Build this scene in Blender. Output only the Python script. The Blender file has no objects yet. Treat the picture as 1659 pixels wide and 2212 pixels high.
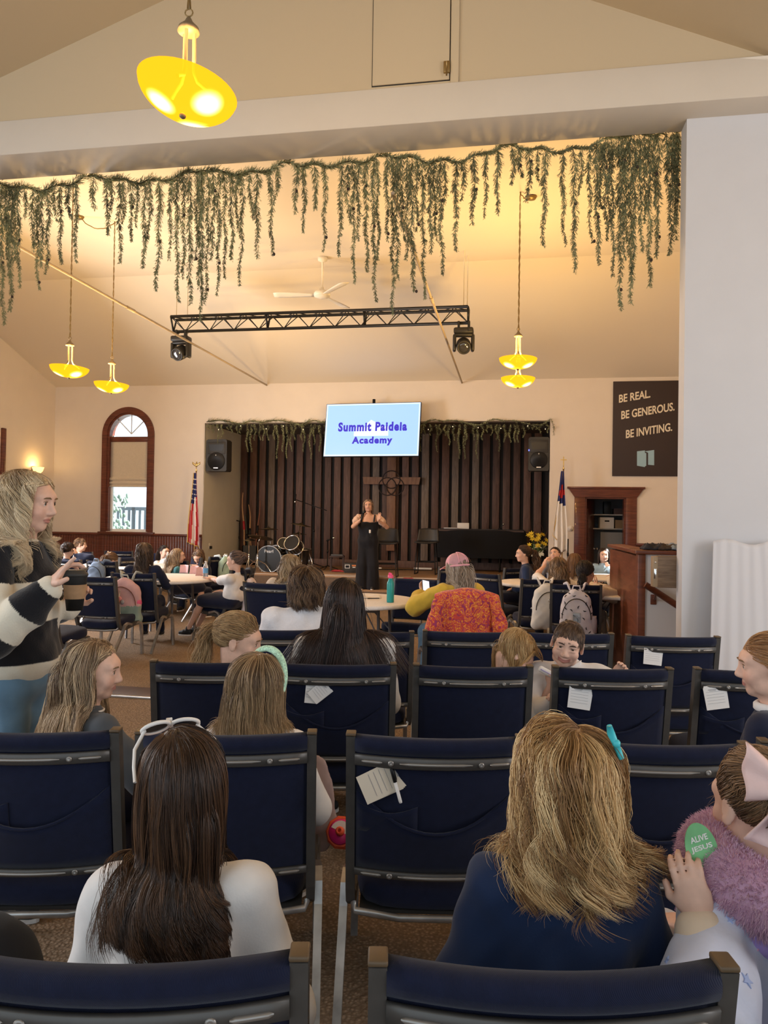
import bpy, bmesh, math, random
import numpy as np
from mathutils import Vector, Matrix
D = math.radians; PI = math.pi
sin, cos = math.sin, math.cos
random.seed(7); rng = np.random.default_rng(7)
sc = bpy.context.scene; COL = sc.collection

# ---------------------------------------------------------------- camera
FPX, CX, CY, EYE = 1600.0, 829.5, 1106.0, 1.5
PITCH, ROLL = D(.68), D(.9)
c_f = Vector((0, cos(PITCH), sin(PITCH))); _u0 = Vector((0, -sin(PITCH), cos(PITCH))); _r0 = Vector((1, 0, 0))
c_r = _r0*cos(ROLL) + _u0*sin(ROLL); c_u = _u0*cos(ROLL) - _r0*sin(ROLL)
cam = bpy.data.objects.new('camera', bpy.data.cameras.new('camera')); COL.objects.link(cam)
cam.matrix_world = Matrix(((c_r.x, c_u.x, -c_f.x, 0), (c_r.y, c_u.y, -c_f.y, 0), (c_r.z, c_u.z, -c_f.z, EYE), (0, 0, 0, 1)))
cam.data.sensor_fit = 'HORIZONTAL'; cam.data.sensor_width = 36; cam.data.lens = 36*FPX/1659
cam.data.clip_start = .05; cam.data.clip_end = 200
sc.camera = cam
# ---------------------------------------------------------------- exposure, world, big lights
vs = sc.view_settings
vs.view_transform = 'Standard'; vs.look = 'None'; vs.gamma = 1; vs.use_curve_mapping = False; vs.exposure = 0.0
sc.cycles.use_denoising = True
sc.cycles.max_bounces = 7; sc.cycles.diffuse_bounces = 4; sc.cycles.glossy_bounces = 3; sc.cycles.transmission_bounces = 6
sc.cycles.sample_clamp_indirect = 4
world = bpy.data.worlds.new('daylight'); sc.world = world; world.use_nodes = True
_bg = world.node_tree.nodes['Background']; _bg.inputs[0].default_value = (.78, .90, 1.0, 1); _bg.inputs[1].default_value = 1.45

def lamp(name, typ, loc, energy, col, look=None, **kw):
    l = bpy.data.lights.new(name, typ); l.energy = energy; l.color = col
    for k, v in kw.items(): setattr(l, k, v)
    o = bpy.data.objects.new(name, l); COL.objects.link(o); o.location = loc
    if look is not None:
        o.rotation_euler = (Vector(look) - Vector(loc)).to_track_quat('-Z', 'Y').to_euler()
    return o
TH = D(9.9)                                   # the hall is turned this far from the camera's heading
def rw(u, n, z=0.0): return Vector((u*cos(TH) + n*sin(TH), -u*sin(TH) + n*cos(TH), z))
def ray(px, py): return c_f + c_r*((px - CX)/FPX) - c_u*((py - CY)/FPX)
def P(px, py, Y):
    d = ray(px, py); return Vector((0, 0, EYE)) + d*(Y/d.y)
def PF(px, Y, z=0.0):
    p = P(px, 1125, Y); return Vector((p.x, Y, z))
def rc(px, py, n):
    d = ray(px, py); t = n/(d.x*sin(TH) + d.y*cos(TH)); p = Vector((0, 0, EYE)) + d*t
    return p.x*cos(TH) - p.y*sin(TH), p.z
# daylight from the windows of the front half of the hall (behind and beside the photographer)
SKYC = (.97, .97, 1.0)
lamp('window_daylight', 'AREA', rw(5.2, 1.5, 2.6), 120, SKYC, rw(0, 5.5, 1.0), shape='RECTANGLE', size=1.6, size_y=2.4)
lamp('window_daylight', 'AREA', rw(-6.0, 1.0, 2.6), 140, SKYC, rw(0, 4.5, .8), shape='RECTANGLE', size=1.6, size_y=2.4)
lamp('sunlight', 'SUN', rw(8, 14, 6), 26, (1, .97, .92), rw(8-.80, 14-.12, 6-.56), angle=D(.6))
lamp('window_daylight', 'AREA', rw(-7.6, 9.6, 2.3), 230, SKYC, rw(0, 10.0, 1.0), shape='RECTANGLE', size=1.2, size_y=2.2)
WARM = (1.0, .61, .20)

# ---------------------------------------------------------------- materials
MATS = {}
def mat(name, col=(.5, .5, .5), rough=.6, metal=0.0, var=0.0, vs=6.0, bump=0.0, bs=80.0, spec=.4, sheen=0.0, emit=None, es=0.0, alpha=None, trans=0.0, attr=None, coat=0.0, detail=3.0):
    if name in MATS: return MATS[name]
    m = bpy.data.materials.new(name); m.use_nodes = True; nt = m.node_tree; b = nt.nodes['Principled BSDF']; L = nt.links.new
    def N(t, **k):
        n = nt.nodes.new(t)
        for a, v in k.items(): setattr(n, a, v)
        return n
    b.inputs['Base Color'].default_value = (*col, 1); b.inputs['Roughness'].default_value = rough; b.inputs['Metallic'].default_value = metal
    b.inputs['Specular IOR Level'].default_value = spec; b.inputs['Sheen Weight'].default_value = sheen
    b.inputs['Transmission Weight'].default_value = trans; b.inputs['Coat Weight'].default_value = coat
    if emit: b.inputs['Emission Color'].default_value = (*emit, 1); b.inputs['Emission Strength'].default_value = es
    if alpha is not None: b.inputs['Alpha'].default_value = alpha
    tc = N('ShaderNodeTexCoord')
    src = None
    if attr:
        a = N('ShaderNodeAttribute', attribute_name=attr); src = a.outputs['Color']
    if var:
        n = N('ShaderNodeTexNoise'); n.inputs['Scale'].default_value = vs; n.inputs['Detail'].default_value = detail; L(tc.outputs['Object'], n.inputs['Vector'])
        mr = N('ShaderNodeMapRange'); mr.inputs['From Min'].default_value = .3; mr.inputs['From Max'].default_value = .7; mr.inputs['To Min'].default_value = 1-var; mr.inputs['To Max'].default_value = 1+var
        L(n.outputs['Fac'], mr.inputs['Value'])
        mx = N('ShaderNodeMix', data_type='RGBA', blend_type='MULTIPLY'); mx.inputs['Factor'].default_value = 1
        if src: L(src, mx.inputs['A'])
        else: mx.inputs['A'].default_value = (*col, 1)
        L(mr.outputs['Result'], mx.inputs['B']); src = mx.outputs['Result']
    if src: L(src, b.inputs['Base Color'])
    if bump:
        n = N('ShaderNodeTexNoise'); n.inputs['Scale'].default_value = bs; n.inputs['Detail'].default_value = 2; L(tc.outputs['Object'], n.inputs['Vector'])
        bp = N('ShaderNodeBump'); bp.inputs['Strength'].default_value = min(1, bump); bp.inputs['Distance'].default_value = .3/bs
        L(n.outputs['Fac'], bp.inputs['Height']); L(bp.outputs['Normal'], b.inputs['Normal'])
    m['nt'] = 1; MATS[name] = m; return m
def nodes_of(m): nt = m.node_tree; return nt, nt.nodes['Principled BSDF'], nt.links.new
def ramp(nt, stops):
    r = nt.nodes.new('ShaderNodeValToRGB'); e = r.color_ramp.elements
    while len(e) < len(stops): e.new(.5)
    for k, (p, c) in enumerate(stops): e[k].position = p; e[k].color = (*c, 1)
    return r
def wave_bump(m, scale, strength, dist, rot=(0, 0, 0), bands='X'):
    nt, b, L = nodes_of(m); tc = nt.nodes.new('ShaderNodeTexCoord'); mp = nt.nodes.new('ShaderNodeMapping'); mp.inputs['Rotation'].default_value = rot
    w = nt.nodes.new('ShaderNodeTexWave'); w.inputs['Scale'].default_value = scale; w.bands_direction = bands; w.inputs['Distortion'].default_value = .6; w.inputs['Detail Scale'].default_value = 3
    bp = nt.nodes.new('ShaderNodeBump'); bp.inputs['Strength'].default_value = strength; bp.inputs['Distance'].default_value = dist
    L(tc.outputs['Object'], mp.inputs['Vector']); L(mp.outputs['Vector'], w.inputs['Vector']); L(w.outputs['Fac'], bp.inputs['Height']); L(bp.outputs['Normal'], b.inputs['Normal'])
def wood(name, c1, c2, rough=.45, scale=(1, 1, 12), ws=2.0, coat=0.0):
    if name in MATS: return MATS[name]
    m = mat(name, c1, rough, coat=coat); nt, b, L = nodes_of(m)
    tc = nt.nodes.new('ShaderNodeTexCoord'); mp = nt.nodes.new('ShaderNodeMapping'); mp.inputs['Scale'].default_value = scale
    n = nt.nodes.new('ShaderNodeTexNoise'); n.inputs['Scale'].default_value = ws; n.inputs['Detail'].default_value = 6; n.inputs['Distortion'].default_value = .8
    r = ramp(nt, [(.32, c1), (.68, c2)])
    L(tc.outputs['Object'], mp.inputs['Vector']); L(mp.outputs['Vector'], n.inputs['Vector']); L(n.outputs['Fac'], r.inputs['Fac']); L(r.outputs['Color'], b.inputs['Base Color'])
    bp = nt.nodes.new('ShaderNodeBump'); bp.inputs['Strength'].default_value = .15; bp.inputs['Distance'].default_value = .01
    L(n.outputs['Fac'], bp.inputs['Height']); L(bp.outputs['Normal'], b.inputs['Normal']); return m

# ---------------------------------------------------------------- mesh builder
def rotm(rx=0, ry=0, rz=0): return (Matrix.Rotation(rz, 4, 'Z') @ Matrix.Rotation(ry, 4, 'Y') @ Matrix.Rotation(rx, 4, 'X'))
def along(d, up=(0, 0, 1)):
    """rotation whose Z axis is d"""
    d = Vector(d).normalized(); u = Vector(up)
    if abs(d.dot(u)) > .98: u = Vector((0, 1, 0))
    x = u.cross(d).normalized(); y = d.cross(x)
    return Matrix(((x.x, y.x, d.x), (x.y, y.y, d.y), (x.z, y.z, d.z))).to_4x4()
def T(x, y=None, z=None): return Matrix.Translation(x if y is None else (x, y, z))
class MB:
    def __init__(s): s.v = []; s.f = []; s.mi = []; s.sm = []; s.M = None
    def add(s, vs, fs, mi=0, smooth=True):
        b = len(s.v)
        s.v += [tuple(s.M @ Vector(v)) for v in vs] if s.M is not None else [tuple(v) for v in vs]
        s.f += [tuple(i + b for i in f) for f in fs]; s.mi += [mi]*len(fs); s.sm += [smooth]*len(fs); return s
    def box(s, c, size, M=None, bev=0.0, mi=0, seg=2):
        bm = bmesh.new(); bmesh.ops.create_cube(bm, size=1)
        bmesh.ops.scale(bm, vec=size, verts=bm.verts)
        if bev: bmesh.ops.bevel(bm, geom=bm.edges[:], offset=min(bev, min(size)*.49), segments=seg, affect='EDGES', profile=.5)
        X = T(Vector(c)) @ (M if M is not None else Matrix.Identity(4))
        bm.verts.ensure_lookup_table()
        s.add([X @ v.co for v in bm.verts], [[v.index for v in f.verts] for f in bm.faces], mi, bev > 0); bm.free(); return s
    def bx(s, x0, x1, y0, y1, z0, z1, bev=0.0, mi=0): return s.box(((x0+x1)/2, (y0+y1)/2, (z0+z1)/2), (abs(x1-x0), abs(y1-y0), abs(z1-z0)), None, bev, mi)
    def tube(s, pts, r, n=8, mi=0, closed=False, flat=1.0, up=None, smooth=True, square=False):
        pts = [Vector(p) for p in pts]; m = len(pts); rs = r if hasattr(r, '__len__') else [r]*m
        vs = []; N = None
        for i, p in enumerate(pts):
            a = pts[(i-1) % m] if (i or closed) else p; b = pts[(i+1) % m] if (i < m-1 or closed) else p
            t = (b - a).normalized() if (b - a).length > 1e-9 else Vector((0, 0, 1))
            if N is None:
                ref = Vector(up) if up else (Vector((0, 0, 1)) if abs(t.z) < .9 else Vector((1, 0, 0)))
                N = (ref - t*ref.dot(t)).normalized()
            else:
                N = N - t*N.dot(t); N = N.normalized() if N.length > 1e-6 else t.orthogonal().normalized()
            B = t.cross(N)
            for k in range(n):
                a_ = 2*PI*k/n + (PI/4 if square else 0); q = 1.4142 if square else 1.0
                vs.append(p + (N*cos(a_)*flat + B*sin(a_))*rs[i]*q)
        fs = []
        for i in range(m if closed else m-1):
            j = (i+1) % m
            for k in range(n): k2 = (k+1) % n; fs.append((i*n+k, j*n+k, j*n+k2, i*n+k2))
        if not closed: fs += [tuple(range(n))[::-1], tuple((m-1)*n + k for k in range(n))]
        return s.add(vs, fs, mi, smooth and not square)
    def lathe(s, prof, c=(0, 0, 0), M=None, n=24, mi=0, smooth=True, caps=True):
        X = T(Vector(c)) @ (M if M is not None else Matrix.Identity(4)); vs = []; m = len(prof)
        for r, z in prof:
            for k in range(n): vs.append(X @ Vector((r*cos(2*PI*k/n), r*sin(2*PI*k/n), z)))
        fs = [(i*n+k, i*n+(k+1) % n, (i+1)*n+(k+1) % n, (i+1)*n+k) for i in range(m-1) for k in range(n)]
        if caps: fs += [tuple(range(n))[::-1], tuple((m-1)*n+k for k in range(n))]
        return s.add(vs, fs, mi, smooth)
    def ball(s, c, r, M=None, n=16, mi=0):
        r = r if hasattr(r, '__len__') else (r, r, r)
        X = T(Vector(c)) @ (M if M is not None else Matrix.Identity(4)); h = n//2; vs = []
        for i in range(1, h):
            a = PI*i/h
            for k in range(n): vs.append(X @ Vector((r[0]*sin(a)*cos(2*PI*k/n), r[1]*sin(a)*sin(2*PI*k/n), r[2]*cos(a))))
        t = len(vs); vs += [X @ Vector((0, 0, r[2])), X @ Vector((0, 0, -r[2]))]
        fs = [(i*n+k, (i+1)*n+k, (i+1)*n+(k+1) % n, i*n+(k+1) % n) for i in range(h-2) for k in range(n)]
        fs += [(t, k, (k+1) % n) for k in range(n)] + [(t+1, (h-2)*n+(k+1) % n, (h-2)*n+k) for k in range(n)]
        return s.add(vs, fs, mi)
    def prism(s, poly, d0, d1, M=None, mi=0, smooth=False):
        """poly in local XY, thickness d0..d1 along Z, moved by M"""
        M = M if M is not None else Matrix.Identity(4); n = len(poly)
        vs = [M @ Vector((x, y, d0)) for x, y in poly] + [M @ Vector((x, y, d1)) for x, y in poly]
        s.add(vs, [tuple(range(n))[::-1], tuple(range(n, 2*n))], mi, False)
        return s.add(vs, [(k, (k+1) % n, n+(k+1) % n, n+k) for k in range(n)], mi, smooth)
    def sheet(s, fn, nu, nv, th=0.0, mi=0, smooth=True):
        """surface fn(a,b) a,b in 0..1; th > 0 gives it thickness along its normals"""
        g = [[Vector(fn(i/nu, j/nv)) for j in range(nv+1)] for i in range(nu+1)]; W = nv+1
        q = [(i*W+j, (i+1)*W+j, (i+1)*W+j+1, i*W+j+1) for i in range(nu) for j in range(nv)]
        a = [p for r in g for p in r]
        if not th: return s.add(a, q, mi, smooth)
        b = []
        for i in range(nu+1):
            for j in range(nv+1):
                du = g[min(i+1, nu)][j] - g[max(i-1, 0)][j]; dv = g[i][min(j+1, nv)] - g[i][max(j-1, 0)]
                nn = du.cross(dv); nn = nn.normalized() if nn.length > 1e-12 else Vector((0, 0, 1)); b.append(g[i][j] - nn*th)
        n = len(a); rim = [(i*W, (i+1)*W) for i in range(nu)] + [(nu*W+j, nu*W+j+1) for j in range(nv)] + [((i+1)*W+nv, i*W+nv) for i in range(nu)] + [(j+1, j) for j in range(nv)]
        return s.add(a + b, q + [tuple(k+n for k in f)[::-1] for f in q] + [(y, x, x+n, y+n) for x, y in rim], mi, smooth)
    def build(s, name, mats, parent=None, **props):
        return mk(name, s.v, s.f, mats, parent, s.mi, s.sm, **props)
def mk(name, v, f, mats, parent=None, mi=None, smooth=True, attrs=None, **props):
    me = bpy.data.meshes.new(name)
    if isinstance(v, np.ndarray):
        nv, nf, k = len(v), len(f), f.shape[1]
        me.vertices.add(nv); me.vertices.foreach_set('co', v.astype(np.float32).ravel())
        me.loops.add(nf*k); me.loops.foreach_set('vertex_index', f.astype(np.int32).ravel())
        me.polygons.add(nf); me.polygons.foreach_set('loop_start', np.arange(0, nf*k, k, dtype=np.int32))
        me.update(calc_edges=True)
    else: me.from_pydata(v, [], f); me.update()
    for m in (mats if isinstance(mats, (list, tuple)) else [mats]): me.materials.append(m)
    if mi is not None and any(mi): me.polygons.foreach_set('material_index', mi)
    n = len(me.polygons)
    me.polygons.foreach_set('use_smooth', ([bool(smooth)]*n if isinstance(smooth, (bool, int)) else smooth))
    for an, av in (attrs or {}).items():
        a = me.attributes.new(an, 'FLOAT_COLOR', 'POINT'); av = np.asarray(av, np.float32)
        a.data.foreach_set('color', np.concatenate([av, np.ones((len(av), 1), np.float32)], 1).ravel())
    o = bpy.data.objects.new(name, me); COL.objects.link(o)
    if parent is not None: o.parent = parent
    for k_, v_ in props.items(): o[k_] = v_
    return o
def thing(name, label, cat, loc=(0, 0, 0), rz=0.0, group=None):
    o = bpy.data.objects.new(name, None); o.empty_display_size = .1; COL.objects.link(o); o.location = loc; o.rotation_euler = (0, 0, rz)
    o['label'] = label; o['category'] = cat
    if group: o['group'] = group
    return o
def tag(o, label, cat, group=None):
    o['label'] = label; o['category'] = cat
    if group: o['group'] = group
    return o
def struct(mb, name, mats, room=True, **kw):
    o = mb.build(name, mats, kind='structure', **kw)
    if room: o.rotation_euler = (0, 0, -TH)
    return o
def dup(o, parent=None):
    c = o.copy(); COL.objects.link(c)
    if parent is not None: c.parent = parent
    for ch in [x for x in bpy.data.objects if x.parent == o]: dup(ch, c)
    return c
def lettering(txt, size, m, parent=None, M=None, off=0.0, ext=.002, align='CENTER', space=1.0, name='lettering', sx=1.0):
    cu = bpy.data.curves.new('t', 'FONT'); cu.body = txt; cu.size = size; cu.offset = off; cu.extrude = ext; cu.align_x = align; cu.align_y = 'CENTER'; cu.space_character = space
    cu.resolution_u = 4
    o = bpy.data.objects.new('t', cu); me = bpy.data.meshes.new_from_object(o)
    bpy.data.objects.remove(o); bpy.data.curves.remove(cu)
    me.transform(Matrix.Diagonal((sx, 1, 1, 1)))
    if M is not None: me.transform(M)
    me.name = name; me.materials.clear(); me.materials.append(m)
    o = bpy.data.objects.new(name, me); COL.objects.link(o); o.parent = parent; return o
FACE = Matrix(((1, 0, 0, 0), (0, 0, -1, 0), (0, 1, 0, 0), (0, 0, 0, 1)))   # text XY -> stands in XZ, faces -Y
# ================================================================ structure (hall coordinates u = along the stage wall, n = depth)
m_wall = mat('wall_paint', (.74, .66, .58), .85, var=.02, vs=3, bump=.15, bs=220)
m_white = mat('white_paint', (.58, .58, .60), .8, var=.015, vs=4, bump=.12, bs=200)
m_ceil = mat('ceiling_paint', (.80, .71, .58), .9, bump=.1, bs=200)
m_drywall = mat('grey_drywall', (.70, .68, .62), .85, var=.03, vs=3)
m_casing = wood('reddish_stained_wood', (.075, .018, .010), (.16, .042, .022), .35, (1, 1, 10), 3, coat=.2)
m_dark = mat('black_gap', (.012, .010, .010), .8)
N0, N1, NW, NB = 5.70, 6.13, 14.68, 16.8          # beam front, beam back, stage wall, back of the stage recess
UL = rc(117, 1000, NW)[0]; UR = rc(1465, 900, NW)[0] + .9
EAVE, FLATZ, NCR = 4.27, 5.5, 11.36
uA0, zA = rc(443, 914, NW); uA1 = rc(1189, 914, NW)[0]
STG = .434
# carpet
m_carpet = mat('looped_carpet', (.36, .22, .125), .95, spec=.1); nt, b, L = nodes_of(m_carpet)
tc = nt.nodes.new('ShaderNodeTexCoord'); vo = nt.nodes.new('ShaderNodeTexVoronoi'); vo.inputs['Scale'].default_value = 75
n1 = nt.nodes.new('ShaderNodeTexNoise'); n1.inputs['Scale'].default_value = 1.3; n1.inputs['Detail'].default_value = 8
rp = ramp(nt, [(.0, (.60, .44, .31)), (.5, (.47, .335, .225)), (1, (.30, .20, .13))]); L(tc.outputs['Object'], vo.inputs['Vector']); L(tc.outputs['Object'], n1.inputs['Vector'])
n2 = nt.nodes.new('ShaderNodeTexNoise'); n2.inputs['Scale'].default_value = 90; n2.inputs['Detail'].default_value = 1; L(tc.outputs['Object'], n2.inputs['Vector'])
L(n2.outputs['Fac'], rp.inputs['Fac']); mx = nt.nodes.new('ShaderNodeMix'); mx.data_type = 'RGBA'; mx.blend_type = 'MULTIPLY'; mx.inputs['Factor'].default_value = .4
L(rp.outputs['Color'], mx.inputs['A']); L(n1.outputs['Fac'], mx.inputs['B'])
mm = nt.nodes.new('ShaderNodeMix'); mm.data_type = 'RGBA'; mm.blend_type = 'MULTIPLY'; mm.inputs['Factor'].default_value = .75
r2 = ramp(nt, [(.0, (1, 1, 1)), (.55, (.35, .33, .3))]); L(vo.outputs['Distance'], r2.inputs['Fac']); L(mx.outputs['Result'], mm.inputs['A']); L(r2.outputs['Color'], mm.inputs['B']); L(mm.outputs['Result'], b.inputs['Base Color'])
bp = nt.nodes.new('ShaderNodeBump'); bp.inputs['Strength'].default_value = .8; bp.inputs['Distance'].default_value = .006; bp.invert = True; L(vo.outputs['Distance'], bp.inputs['Height']); L(bp.outputs['Normal'], b.inputs['Normal'])
struct(MB().bx(-10, 9, -4, NW + .1, -.1, 0), 'floor', m_carpet)
# stage wall with the recess, the arched window and the doorway left open
wu0, _ = rc(229, 1000, NW); wu1, _ = rc(325, 1000, NW); wz0 = rc(276, 1148, NW)[1]; wz1 = rc(276, 888, NW)[1]
du0, dz = rc(1264, 1074, NW); du1 = rc(1352, 1074, NW)[0]
w = MB(); t = .2
w.bx(UL - .3, wu0, NW, NW+t, 0, EAVE + .1).bx(wu1, uA0, NW, NW+t, 0, EAVE + .1).bx(wu0, wu1, NW, NW+t, 0, wz0).bx(wu0, wu1, NW, NW+t, wz1, EAVE + .1)
w.bx(uA0, uA1, NW, NW+t, zA, EAVE + .1).bx(uA1, du0, NW, NW+t, 0, EAVE + .1).bx(du0, du1, NW, NW+t, dz, EAVE + .1).bx(du1, UR, NW, NW+t, 0, EAVE + .1)
wr = (wu1-wu0)/2; wc = (wu0+wu1)/2; wzc = wz1 - wr
XZ = Matrix(((1, 0, 0, 0), (0, 0, 1, 0), (0, 1, 0, 0), (0, 0, 0, 1)))      # poly XY -> XZ, thickness along +n
for s_ in (-1, 1):
    arc = [(wc + s_*wr*cos(a*PI/20), wzc + wr*sin(a*PI/20)) for a in range(11)]
    w.prism(arc + [(wc + s_*wr, wz1)], NW, NW+t, XZ)
struct(w, 'wall_back', m_wall)
struct(MB().bx(UL - .2, UL, -4, NW + .2, 0, 6.2), 'wall_left', m_wall)
# side wall of the back half: a low window lets one patch of sun in
_g = P(1305, 1212, 11.6); _gu, _gn = _g.x*cos(TH) - _g.y*sin(TH), _g.x*sin(TH) + _g.y*cos(TH); _k = (UR-_gu)/.80
sn0, sn1, sz0, sz1 = _gn+.12*_k-.42, _gn+.12*_k+.36, _g.z+.56*_k-.36, _g.z+.56*_k+.30
struct(MB().bx(UR, UR+.2, N1, sn0, 0, 6).bx(UR, UR+.2, sn1, NW+.2, 0, 6).bx(UR, UR+.2, sn0, sn1, 0, sz0).bx(UR, UR+.2, sn0, sn1, sz1, 6), 'wall_right', m_wall)
cb = MB(); cb.bx(UL-.2, UR+.2, N1-.3, NCR, FLATZ, FLATZ+.15)
cb.add([(UL-.2, NCR, FLATZ), (UR+.2, NCR, FLATZ), (UR+.2, NW+.1, EAVE), (UL-.2, NW+.1, EAVE), (UL-.2, NCR, FLATZ+.15), (UR+.2, NCR, FLATZ+.15), (UR+.2, NW+.1, EAVE+.15), (UL-.2, NW+.1, EAVE+.15)],
       [(0, 3, 2, 1), (4, 5, 6, 7), (0, 1, 5, 4), (2, 3, 7, 6), (1, 2, 6, 5), (0, 4, 7, 3)], 0, False)
struct(cb, 'ceiling', m_ceil)
# beam, gable above it, front ceiling slopes, right-hand wall beside the opening
zb = rc(829, 271, N0)[1]; zt = rc(829, 190, N0)[1]; uP = rc(1479, 700, N0+.24)[0]
struct(MB().bx(UL-.2, 8, N0, N1, zb, zt, .006), 'ceiling_beam', mat('warm_white_paint', (.60, .54, .46), .8, var=.015, vs=4, bump=.12, bs=200))
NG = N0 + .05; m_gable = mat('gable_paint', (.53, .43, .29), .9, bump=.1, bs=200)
ga, gb = rc(0, 168, NG), rc(330, 12, NG); ha, hb = rc(1275, 0, NG), rc(1630, 113, NG)
sl = (gb[1]-ga[1])/(gb[0]-ga[0]); sr = (hb[1]-ha[1])/(hb[0]-ha[0])
ur = (ha[1] - sr*ha[0] - ga[1] + sl*ga[0])/(sl - sr); zr = ga[1] + sl*(ur - ga[0])
XZg = XZ
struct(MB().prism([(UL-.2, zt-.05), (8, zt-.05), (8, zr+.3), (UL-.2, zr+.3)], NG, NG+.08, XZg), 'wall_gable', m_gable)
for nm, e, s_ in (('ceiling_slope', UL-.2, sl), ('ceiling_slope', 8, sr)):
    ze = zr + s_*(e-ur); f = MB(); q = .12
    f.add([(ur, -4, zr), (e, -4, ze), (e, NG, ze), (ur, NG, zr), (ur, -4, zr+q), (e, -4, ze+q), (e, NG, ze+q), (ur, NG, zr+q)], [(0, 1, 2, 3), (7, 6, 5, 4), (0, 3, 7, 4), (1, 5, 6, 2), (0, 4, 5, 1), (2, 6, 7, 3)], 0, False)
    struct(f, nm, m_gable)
struct(MB().bx(uP, 8, N0+.24, N1, 0, zb), 'wall_pier', m_white)
# attic hatch above the beam
ha0, hz0 = rc(803, 189, NG); ha1 = rc(972, 189, NG)[0]; ht = rc(992, 100, NG)[0]
hz1 = hz0 + 1.55
hb_ = MB().bx(ha0+.006, ha1-.006, NG-.012, NG+.02, hz0+.008, hz1, .003).bx(ha0, ha1, NG-.002, NG+.01, hz0, hz1+.01, 0, 1).bx(ha1+.004, ht, NG-.02, NG+.01, hz0-.03, hz1+.1, .004)
hd = struct(hb_, 'door_1', [m_gable, m_dark])
MB().bx(ha1-.05, ha1+.0, NG-.035, NG-.012, hz0+.05, hz0+.14, .004).tube([(ha1-.025, NG-.04, hz0+.02), (ha1-.025, NG-.04, hz0+.13)], .006).build('latch', mat('dull_brass', (.35, .24, .1), .4, .8), hd)
# worn wooden threshold where the carpet of the two halves meets
m_thr = wood('dark_threshold_wood', (.035, .014, .010), (.06, .024, .016), .5, (8, 1, 1), 2)
tn0, tn1 = 5.72, 6.02
struct(MB().bx(-5.2, uP, tn0, tn1, 0, .018, .004).bx(-5.2, uP, tn0-.03, tn0, 0, .02, .004, 1), 'trim_1', [m_thr, mat('worn_metal', (.62, .62, .62), .3, .9, var=.15)])
# stage recess
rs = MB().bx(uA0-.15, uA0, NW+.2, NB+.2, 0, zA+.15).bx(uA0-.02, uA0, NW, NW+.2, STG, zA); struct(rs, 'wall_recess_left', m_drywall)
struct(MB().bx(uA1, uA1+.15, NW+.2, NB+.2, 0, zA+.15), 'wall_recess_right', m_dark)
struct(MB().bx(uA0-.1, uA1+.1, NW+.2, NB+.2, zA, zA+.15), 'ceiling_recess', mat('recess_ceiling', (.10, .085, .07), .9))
m_stage = mat('stage_carpet', (.33, .205, .125), .95, spec=.1, var=.12, vs=90, bump=.5, bs=180)
st = MB().bx(uA0, uA1, NW-.9, NB+.1, 0, STG, .015).bx(uA0, uA1, NW-1.25, NW-.9, 0, .215, .015)
m_riser = mat('stage_riser', (.16, .115, .085), .95, spec=.1, var=.1, vs=60)
st.bx(uA0+.01, uA1-.01, NW-.905, NW-.89, .215, STG-.03, 0, 1).bx(uA0+.01, uA1-.01, NW-1.256, NW-1.24, 0, .185, 0, 1)
st.bx(uA0+.3, uA1-.2, NW-.895, NW-.87, STG-.002, STG+.004, 0, 2).bx(uA0+1.9, uA1-2.6, NW-.62, NW-.6, STG-.002, STG+.004, 0, 2)
struct(st, 'stage_platform', [m_stage, m_riser, mat('white_tape', (.8, .78, .72), .6)])
# dark vertical boards at the back of the stage, every board its own tone
bw = MB(); bw.bx(uA0, uA1, NB, NB+.1, STG, zA)
rb = random.Random(3); u = uA0 + .02; tones = []
while u < uA1 - .06:
    wd = .15 + rb.random()*.015; pr = .045 + rb.random()*.02; k = rb.choice([1, 1, 1, 2, 2, 3])
    bw.bx(u, min(u+wd, uA1), NB-pr, NB+.01, STG+.12, zA, .006, k); u += .228
bw.bx(uA0, uA1, NB-.07, NB, STG, STG+.16, .006, 2)
mb = [m_dark, wood('dark_board', (.065, .032, .024), (.12, .062, .045), .6, (6, 6, .7), 5), wood('brown_board', (.10, .05, .036), (.165, .088, .064), .6, (6, 6, .7), 5), wood('grey_weathered_board', (.12, .085, .065), (.22, .165, .13), .7, (8, 8, .7), 5)]
struct(bw, 'wall_boards', mb)
# beadboard wainscot with a cap rail
wz = rc(200, 1150, NW)[1]
def wains(u0, u1, nm):
    m_ = MB().bx(u0, u1, NW-.012, NW, .1, wz-.05).bx(u0, u1, NW-.05, NW, wz-.05, wz, .008).bx(u0, u1, NW-.03, NW, 0, .14, .006)
    u = u0 + .02
    while u < u1-.05: m_.bx(u, u+.052, NW-.02, NW-.01, .14, wz-.05, .004); u += .06
    struct(m_, nm, m_casing)
wains(UL, wu0-.08, 'trim_2'); wains(wu0-.08, wu1+.08, 'trim_3'); wains(wu1+.08, uA0-.02, 'trim_4'); wains(rc(1374, 1100, NW)[0], UR, 'trim_5')
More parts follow.
